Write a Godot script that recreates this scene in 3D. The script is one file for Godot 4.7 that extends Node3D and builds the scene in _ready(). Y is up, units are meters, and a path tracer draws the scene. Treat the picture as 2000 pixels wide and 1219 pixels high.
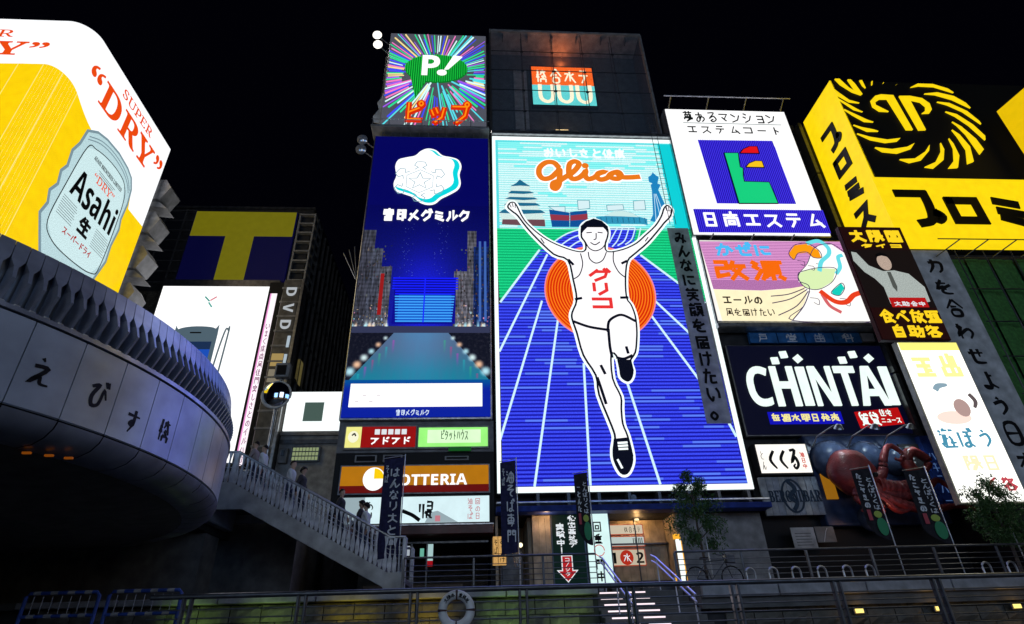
extends Node3D
# A canal-side square at night: neon hoardings on the far bank, a round bridge head on the near left.

var taken := {}
var mats := {}
var FT := Transform3D()
var rng := RandomNumberGenerator.new()
var noise_fine: NoiseTexture2D
var noise_wide: NoiseTexture2D
var shared := {}
var tube_grain: NoiseTexture2D
var print_grain: NoiseTexture2D
# faces whose light is uneven: 0 for lightboxes, 1 for printed or screened pictures
const UNEVEN := {"estate_white": 0, "loan_yellow": 0, "loan_yellow_dim": 0, "beer_white": 0, "beer_yellow": 0, "market_white": 0, "remedy_face": 0, "remedy_cream": 0, "remedy_pink": 1, "annex_white": 0, "noodle_white": 0,
	"burger_amber": 0, "box_green": 0, "box_lime": 0, "box_red": 0, "box_yellow": 0, "can_body": 1, "can_label": 1, "can_dark": 1, "sky_cyan": 1, "track_panel": 1, "track_tube": 1, "grass_panel": 1, "grass_tube": 1, "hoard_yellow": 0, "hoard_navy": 1,
	"magazine_navy": 1, "magazine_white": 0, "ray_grey": 1, "buffet_maroon": 1, "buffet_photo": 1, "print_suit": 1, "print_skin": 1, "uuu_orange": 0, "uuu_aqua": 0, "brush_white": 0, "stand_white": 0, "paper": 1, "sky_tube": 1, "estate_blue": 1, "castle_white": 1, "castle_blue": 1, "dome_blue": 1, "tower_blue": 1, "hall_blue": 1, "bubble_green": 1}

# ---------------------------------------------------------------- materials
func noise_tex(freq: float, seed_value: int, lo: float, hi: float) -> NoiseTexture2D:
	var n := FastNoiseLite.new()
	n.seed = seed_value
	n.frequency = freq
	n.fractal_octaves = 5
	var t := NoiseTexture2D.new()
	t.width = 512
	t.height = 512
	t.seamless = true
	t.noise = n
	var g := Gradient.new()
	g.set_color(0, Color(lo, lo, lo))
	g.set_color(1, Color(hi, hi, hi))
	t.color_ramp = g
	return t

# base colour given as linear reflectance
func paint(key: String, r: float, g: float, b: float, rough := 0.7, metal := 0.0, tile := 0.5) -> StandardMaterial3D:
	if mats.has(key):
		return mats[key]
	var m := StandardMaterial3D.new()
	m.resource_name = key
	m.albedo_color = Color(r, g, b).linear_to_srgb()
	m.roughness = rough
	m.metallic = metal
	if r < 0.06 and metal < 0.3:
		m.metallic_specular = 0.25
	if tile > 0.0:
		m.albedo_texture = noise_wide
		m.roughness_texture = noise_fine
		m.uv1_triplanar = true
		m.uv1_world_triplanar = true
		m.uv1_scale = Vector3(tile, tile, tile)
	mats[key] = m
	return m

# a surface that gives off light of the colour seen
func glow(key: String, r: float, g: float, b: float, energy := 1.0) -> StandardMaterial3D:
	if mats.has(key):
		return mats[key]
	var m := StandardMaterial3D.new()
	m.resource_name = key
	m.albedo_color = Color(0.1, 0.1, 0.1)
	m.roughness = 0.6
	m.metallic_specular = 0.2
	m.emission_enabled = true
	m.emission = Color(r, g, b)
	m.emission_energy_multiplier = energy
	if key in UNEVEN:
		# tubes behind an acrylic face age unevenly; screens and prints have a grain
		m.emission_operator = BaseMaterial3D.EMISSION_OP_MULTIPLY
		m.emission_texture = tube_grain if UNEVEN[key] == 0 else print_grain
		m.uv1_triplanar = true
		m.uv1_world_triplanar = true
		m.emission_energy_multiplier = energy * (1.08 if UNEVEN[key] == 0 else 1.2)
		m.uv1_scale = Vector3.ONE * (0.22 if UNEVEN[key] == 0 else 0.55)
	mats[key] = m
	return m

func glow_image(key: String, img: Image, energy := 1.0) -> StandardMaterial3D:
	var m := StandardMaterial3D.new()
	m.resource_name = key
	m.albedo_color = Color(0.08, 0.08, 0.08)
	m.roughness = 0.5
	m.metallic_specular = 0.2
	m.emission_enabled = true
	m.emission = Color(0, 0, 0)
	m.emission_operator = BaseMaterial3D.EMISSION_OP_ADD
	m.emission_texture = ImageTexture.create_from_image(img)
	m.emission_energy_multiplier = energy
	return m

# ---------------------------------------------------------------- tree of things
func numbered(called: String) -> String:
	if not taken.has(called):
		taken[called] = 0
		return called
	taken[called] += 1
	return "%s_%03d" % [called, taken[called]]

func thing(called: String, label: String, category: String, at := Vector3.ZERO, group := "") -> Node3D:
	var o := Node3D.new()
	o.name = numbered(called)
	add_child(o)
	o.position = at
	o.set_meta("label", label)
	o.set_meta("category", category)
	if group != "":
		o.set_meta("group", group)
	return o

func setting(called: String, at := Vector3.ZERO) -> Node3D:
	var o := Node3D.new()
	o.name = numbered(called)
	add_child(o)
	o.position = at
	o.set_meta("kind", "structure")
	return o

func base_of(o: Node) -> Vector3:
	var v := Vector3.ZERO
	while o != self and o is Node3D:
		v += (o as Node3D).position
		o = o.get_parent()
	return v

func put(parent: Node, called: String, mesh: Mesh, m: Material, where := Transform3D()) -> MeshInstance3D:
	var o := MeshInstance3D.new()
	o.name = called
	o.mesh = mesh
	o.material_override = m
	parent.add_child(o, true)
	o.transform = Transform3D(where.basis, where.origin - base_of(parent))
	return o

# ---------------------------------------------------------------- meshes
func new_st() -> SurfaceTool:
	var st := SurfaceTool.new()
	st.begin(Mesh.PRIMITIVE_TRIANGLES)
	st.set_smooth_group(-1)
	return st

func done(st: SurfaceTool) -> ArrayMesh:
	st.generate_normals()
	return st.commit()

func tri(st: SurfaceTool, a: Vector3, b: Vector3, c: Vector3) -> void:
	st.add_vertex(a)
	st.add_vertex(b)
	st.add_vertex(c)

# a b c d counter-clockwise seen from outside
func quad(st: SurfaceTool, a: Vector3, b: Vector3, c: Vector3, d: Vector3) -> void:
	tri(st, a, c, b)
	tri(st, a, d, c)

func add_box(st: SurfaceTool, lo: Vector3, hi: Vector3) -> void:
	var p := [Vector3(lo.x, lo.y, hi.z), Vector3(hi.x, lo.y, hi.z), Vector3(hi.x, hi.y, hi.z), Vector3(lo.x, hi.y, hi.z),
		Vector3(lo.x, lo.y, lo.z), Vector3(hi.x, lo.y, lo.z), Vector3(hi.x, hi.y, lo.z), Vector3(lo.x, hi.y, lo.z)]
	quad(st, p[0], p[1], p[2], p[3])
	quad(st, p[5], p[4], p[7], p[6])
	quad(st, p[1], p[5], p[6], p[2])
	quad(st, p[4], p[0], p[3], p[7])
	quad(st, p[3], p[2], p[6], p[7])
	quad(st, p[4], p[5], p[1], p[0])

func box_mesh(size: Vector3, bevel := 0.0) -> ArrayMesh:
	var key := "%s %s" % [size, bevel]
	if shared.has(key):
		return shared[key]
	var st := new_st()
	var h := size / 2.0
	var b := minf(bevel, minf(h.x, minf(h.y, h.z)) * 0.6)
	if b <= 0.0:
		add_box(st, -h, h)
	else:
		# chamfered box: hull of the three shrunken slabs
		var f := func(x: float, y: float, z: float) -> Vector3: return Vector3(x * h.x, y * h.y, z * h.z)
		for s in [-1.0, 1.0]:
			var ax := [Vector3(s * h.x, -(h.y - b), -(h.z - b)), Vector3(s * h.x, (h.y - b), -(h.z - b)), Vector3(s * h.x, (h.y - b), (h.z - b)), Vector3(s * h.x, -(h.y - b), (h.z - b))]
			var ay := [Vector3(-(h.x - b), s * h.y, -(h.z - b)), Vector3(-(h.x - b), s * h.y, (h.z - b)), Vector3((h.x - b), s * h.y, (h.z - b)), Vector3((h.x - b), s * h.y, -(h.z - b))]
			var az := [Vector3(-(h.x - b), -(h.y - b), s * h.z), Vector3((h.x - b), -(h.y - b), s * h.z), Vector3((h.x - b), (h.y - b), s * h.z), Vector3(-(h.x - b), (h.y - b), s * h.z)]
			for q in [ax, ay, az]:
				if s > 0.0:
					quad(st, q[0], q[1], q[2], q[3])
				else:
					quad(st, q[3], q[2], q[1], q[0])
		for sx in [-1.0, 1.0]:
			for sy in [-1.0, 1.0]:
				var a := [Vector3(sx * h.x, sy * (h.y - b), -(h.z - b)), Vector3(sx * (h.x - b), sy * h.y, -(h.z - b)), Vector3(sx * (h.x - b), sy * h.y, h.z - b), Vector3(sx * h.x, sy * (h.y - b), h.z - b)]
				var c := [Vector3(sx * h.x, -(h.y - b), sy * (h.z - b)), Vector3(sx * (h.x - b), -(h.y - b), sy * h.z), Vector3(sx * (h.x - b), h.y - b, sy * h.z), Vector3(sx * h.x, h.y - b, sy * (h.z - b))]
				var d := [Vector3(-(h.x - b), sx * h.y, sy * (h.z - b)), Vector3(-(h.x - b), sx * (h.y - b), sy * h.z), Vector3(h.x - b, sx * (h.y - b), sy * h.z), Vector3(h.x - b, sx * h.y, sy * (h.z - b))]
				for q in [a, c, d]:
					var n: Vector3 = (q[1] - q[0]).cross(q[2] - q[0])
					if n.dot(q[0] + q[2]) > 0.0:
						quad(st, q[0], q[1], q[2], q[3])
					else:
						quad(st, q[3], q[2], q[1], q[0])
				for sz in [-1.0, 1.0]:
					var u := Vector3(sx * h.x, sy * (h.y - b), sz * (h.z - b))
					var v := Vector3(sx * (h.x - b), sy * h.y, sz * (h.z - b))
					var w := Vector3(sx * (h.x - b), sy * (h.y - b), sz * h.z)
					if (v - u).cross(w - u).dot(u) > 0.0:
						tri(st, u, w, v)
					else:
						tri(st, u, v, w)
	shared[key] = done(st)
	return shared[key]

func bx(parent: Node, called: String, m: Material, lo: Vector3, hi: Vector3, bevel := 0.0) -> MeshInstance3D:
	var s := (hi - lo).abs().snapped(Vector3.ONE * 0.0005)
	return put(parent, called, box_mesh(s, bevel), m, Transform3D(Basis(), (lo + hi) / 2.0))

func ring_frame(dir: Vector3) -> Array:
	var up := Vector3.UP if absf(dir.y) < 0.95 else Vector3.RIGHT
	var u := dir.cross(up).normalized()
	return [u, u.cross(dir).normalized()]

func add_tube(st: SurfaceTool, path: Array, radii: Array, sides := 8, caps := true) -> void:
	var rings := []
	st.set_smooth_group(0)
	for i in path.size():
		var a: Vector3 = path[maxi(i - 1, 0)]
		var b: Vector3 = path[mini(i + 1, path.size() - 1)]
		var fr := ring_frame((b - a).normalized())
		var r: float = radii[mini(i, radii.size() - 1)]
		var ring := []
		for k in sides:
			var t := TAU * k / sides
			ring.append((path[i] as Vector3) + (fr[0] * cos(t) + fr[1] * sin(t)) * r)
		rings.append(ring)
	for i in path.size() - 1:
		for k in sides:
			var k2 := (k + 1) % sides
			quad(st, rings[i][k], rings[i + 1][k], rings[i + 1][k2], rings[i][k2])
	if caps:
		st.set_smooth_group(-1)
		for k in range(1, sides - 1):
			tri(st, rings[0][0], rings[0][k + 1], rings[0][k])
			var e: Array = rings[path.size() - 1]
			tri(st, e[0], e[k], e[k + 1])

func tube(parent: Node, called: String, m: Material, path: Array, r: float, sides := 8) -> MeshInstance3D:
	var st := new_st()
	var o: Vector3 = path[0]
	var p := []
	for v in path:
		p.append(v - o)
	add_tube(st, p, [r], sides)
	return put(parent, called, done(st), m, Transform3D(Basis(), o))

func lathe(profile: Array, sides := 20) -> ArrayMesh:
	var st := new_st()
	st.set_smooth_group(0)
	for i in profile.size() - 1:
		var a: Vector2 = profile[i]
		var b: Vector2 = profile[i + 1]
		for k in sides:
			var t := TAU * k / sides
			var u := TAU * (k + 1) / sides
			quad(st, Vector3(a.x * sin(t), a.y, a.x * cos(t)), Vector3(a.x * sin(u), a.y, a.x * cos(u)), Vector3(b.x * sin(u), b.y, b.x * cos(u)), Vector3(b.x * sin(t), b.y, b.x * cos(t)))
	return done(st)

# ---------------------------------------------------------------- flat sign work: u, v on the face, w out of it
func pts2(flat: Array) -> PackedVector2Array:
	var p := PackedVector2Array()
	for i in range(0, flat.size(), 2):
		p.append(Vector2(flat[i], flat[i + 1]))
	return p

func add_slab(st: SurfaceTool, pts: PackedVector2Array, w0: float, w1: float) -> void:
	var p := pts
	if Geometry2D.is_polygon_clockwise(p):
		p = p.duplicate()
		p.reverse()
	var ix := Geometry2D.triangulate_polygon(p)
	for i in range(0, ix.size(), 3):
		var a := p[ix[i]]
		var b := p[ix[i + 1]]
		var c := p[ix[i + 2]]
		if (b - a).cross(c - a) < 0.0:
			var t := b
			b = c
			c = t
		tri(st, Vector3(a.x, a.y, w1), Vector3(c.x, c.y, w1), Vector3(b.x, b.y, w1))
	for i in p.size():
		var a := p[i]
		var b := p[(i + 1) % p.size()]
		quad(st, Vector3(a.x, a.y, w0), Vector3(b.x, b.y, w0), Vector3(b.x, b.y, w1), Vector3(a.x, a.y, w1))

func slab(parent: Node, called: String, m: Material, pts: PackedVector2Array, w0: float, w1: float) -> MeshInstance3D:
	var st := new_st()
	add_slab(st, pts, w0, w1)
	return put(parent, called, done(st), m, FT)

func art(parent: Node, called: String, m: Material, key: String, w0: float, w1: float) -> MeshInstance3D:
	return slab(parent, called, m, pts2(ART[key]), w0, w1)

func rect(parent: Node, called: String, m: Material, u0: float, v0: float, u1: float, v1: float, w0: float, w1: float) -> MeshInstance3D:
	return slab(parent, called, m, PackedVector2Array([Vector2(u0, v0), Vector2(u1, v0), Vector2(u1, v1), Vector2(u0, v1)]), w0, w1)

func oval(cx: float, cy: float, rx: float, ry: float, n := 28) -> PackedVector2Array:
	var p := PackedVector2Array()
	for i in n:
		p.append(Vector2(cx + rx * cos(TAU * i / n), cy + ry * sin(TAU * i / n)))
	return p

func smooth(p: PackedVector2Array, sub := 5) -> PackedVector2Array:
	if p.size() < 3:
		return p
	var o := PackedVector2Array()
	for i in p.size() - 1:
		var a := p[maxi(i - 1, 0)]
		var b := p[i]
		var c := p[i + 1]
		var d := p[mini(i + 2, p.size() - 1)]
		if i == 0 and p[0].is_equal_approx(p[p.size() - 1]):
			a = p[p.size() - 2]
		if i == p.size() - 2 and p[0].is_equal_approx(p[p.size() - 1]):
			d = p[1]
		for k in sub:
			o.append(b.cubic_interpolate(c, a, d, float(k) / sub))
	o.append(p[p.size() - 1])
	return o

# a ribbon along a polyline; ends may be brushed to a point
func add_ribbon(st: SurfaceTool, p: PackedVector2Array, width: float, w0: float, w1: float, brush := 0.0, round_ends := false) -> void:
	var n := p.size()
	var l := PackedVector2Array()
	var r := PackedVector2Array()
	for i in n:
		var d1 := (p[i] - p[maxi(i - 1, 0)]).normalized()
		var d2 := (p[mini(i + 1, n - 1)] - p[i]).normalized()
		if i == 0:
			d1 = d2
		if i == n - 1:
			d2 = d1
		var t := (d1 + d2).normalized()
		if t.length() < 0.5:
			t = d2
		var nn := Vector2(-t.y, t.x)
		var stretch := 1.0 / maxf(0.6, absf(nn.dot(Vector2(-d1.y, d1.x))))
		var f := float(i) / maxf(1.0, n - 1)
		var wd := width * 0.5 * stretch * (1.0 - brush * (0.15 + 0.75 * f * f) + brush * 0.35 * sin(f * PI))
		var q := p[i]
		if i == 0 and brush <= 0.0:
			q -= d2 * width * (0.4 if not round_ends else 0.1)
		if i == n - 1 and brush <= 0.0:
			q += d1 * width * (0.4 if not round_ends else 0.1)
		l.append(q + nn * wd)
		r.append(q - nn * wd)
	for i in n - 1:
		quad(st, Vector3(r[i].x, r[i].y, w1), Vector3(r[i + 1].x, r[i + 1].y, w1), Vector3(l[i + 1].x, l[i + 1].y, w1), Vector3(l[i].x, l[i].y, w1))
		quad(st, Vector3(l[i].x, l[i].y, w1), Vector3(l[i + 1].x, l[i + 1].y, w1), Vector3(l[i + 1].x, l[i + 1].y, w0), Vector3(l[i].x, l[i].y, w0))
		quad(st, Vector3(r[i + 1].x, r[i + 1].y, w1), Vector3(r[i].x, r[i].y, w1), Vector3(r[i].x, r[i].y, w0), Vector3(r[i + 1].x, r[i + 1].y, w0))
	quad(st, Vector3(l[0].x, l[0].y, w1), Vector3(l[0].x, l[0].y, w0), Vector3(r[0].x, r[0].y, w0), Vector3(r[0].x, r[0].y, w1))
	quad(st, Vector3(r[n - 1].x, r[n - 1].y, w1), Vector3(r[n - 1].x, r[n - 1].y, w0), Vector3(l[n - 1].x, l[n - 1].y, w0), Vector3(l[n - 1].x, l[n - 1].y, w1))

func ribbon(parent: Node, called: String, m: Material, p: PackedVector2Array, width: float, w0: float, w1: float, curved := true, brush := 0.0) -> MeshInstance3D:
	var st := new_st()
	add_ribbon(st, smooth(p) if curved else p, width, w0, w1, brush)
	return put(parent, called, done(st), m, FT)

func add_glyph(st: SurfaceTool, ch: String, u: float, v: float, su: float, sv: float, width: float, w0: float, w1: float, brush: float) -> void:
	if not GLYPH.has(ch):
		return
	var k := 0
	for s: String in (GLYPH[ch] as String).split(" ", false):
		var curved := s.begins_with("~")
		if curved:
			s = s.substr(1)
		var p := PackedVector2Array()
		for i in range(0, s.length() - 1, 2):
			p.append(Vector2(u + su * (float(s[i]) + 0.5) / 10.0, v + sv * (9.5 - float(s[i + 1])) / 10.0))
		if curved or brush > 0.0:
			p = smooth(p, 4)
		add_ribbon(st, p, width, w0, w1 + 0.0006 * k, brush)
		k += 1

# Japanese lettering in a box; one mesh per character where they are large
func kana(parent: Node, called: String, m: Material, text: String, box: Array, weight := 0.12, w0 := 0.0, w1 := 0.03, o := {}) -> void:
	var vertical: bool = o.get("vertical", false)
	var brush: float = o.get("brush", 0.0)
	var n := text.length()
	var du: float = (box[2] - box[0]) / (1 if vertical else n)
	var dv: float = (box[3] - box[1]) / (n if vertical else 1)
	var gap: float = o.get("gap", 0.04)
	var st := new_st()
	var width := minf(absf(du), absf(dv)) * weight
	for i in n:
		var u: float = box[0] + (0.0 if vertical else du * i)
		var v: float = box[1] + (dv * (n - 1 - i) if vertical else 0.0)
		add_glyph(st, text[i], u + du * gap, v + dv * gap, du * (1 - 2 * gap), dv * (1 - 2 * gap), width, w0, w1, brush)
		if o.get("each", false):
			put(parent, called, done(st), m, FT)
			st = new_st()
	if not o.get("each", false):
		put(parent, called, done(st), m, FT)

func latin(parent: Node, called: String, m: Material, text: String, box: Array, w: float, depth := 0.04, o := {}) -> MeshInstance3D:
	var f := SystemFont.new()
	f.font_names = PackedStringArray([o.get("font", "Droid Sans")])
	f.font_weight = o.get("weight", 700)
	f.font_italic = false
	var t := TextMesh.new()
	t.text = text
	t.font = f
	t.font_size = 64
	t.pixel_size = 0.01
	t.depth = 1.0
	t.curve_step = 2.0
	var b := t.get_aabb()
	var sx: float = (box[2] - box[0]) / b.size.x
	var sy: float = (box[3] - box[1]) / b.size.y
	var mid := Vector3((box[0] + box[2]) / 2.0, (box[1] + box[3]) / 2.0, w + depth / 2.0)
	var shear: float = o.get("shear", 0.0)
	var bs := Basis(Vector3(sx, 0, 0), Vector3(shear * sy, sy, 0), Vector3(0, 0, depth))
	var tr := FT * Transform3D(bs, mid - bs * b.get_center())
	return put(parent, called, t, m, tr)

func frame_at(z: float) -> void:
	FT = Transform3D(Basis(), Vector3(0, 0, z))

# the light of a glowing panel, set just in front of its face
func panel_light(called: String, at: Vector3, size: Vector2, c: Color, energy: float, turn := 0.0) -> void:
	var l := AreaLight3D.new()
	l.name = numbered(called)
	l.area_size = size
	l.light_color = c
	l.light_energy = energy
	l.area_range = 80.0
	l.shadow_enabled = true
	add_child(l)
	l.position = at
	l.rotation.y = PI + turn

func lamp_light(called: String, at: Vector3, c: Color, energy: float, size := 0.08) -> void:
	var l := OmniLight3D.new()
	l.name = numbered(called)
	l.light_color = c
	l.light_energy = energy
	l.light_size = size
	l.omni_range = 40.0
	l.omni_attenuation = 2.0
	l.shadow_enabled = true
	add_child(l)
	l.position = at

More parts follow.
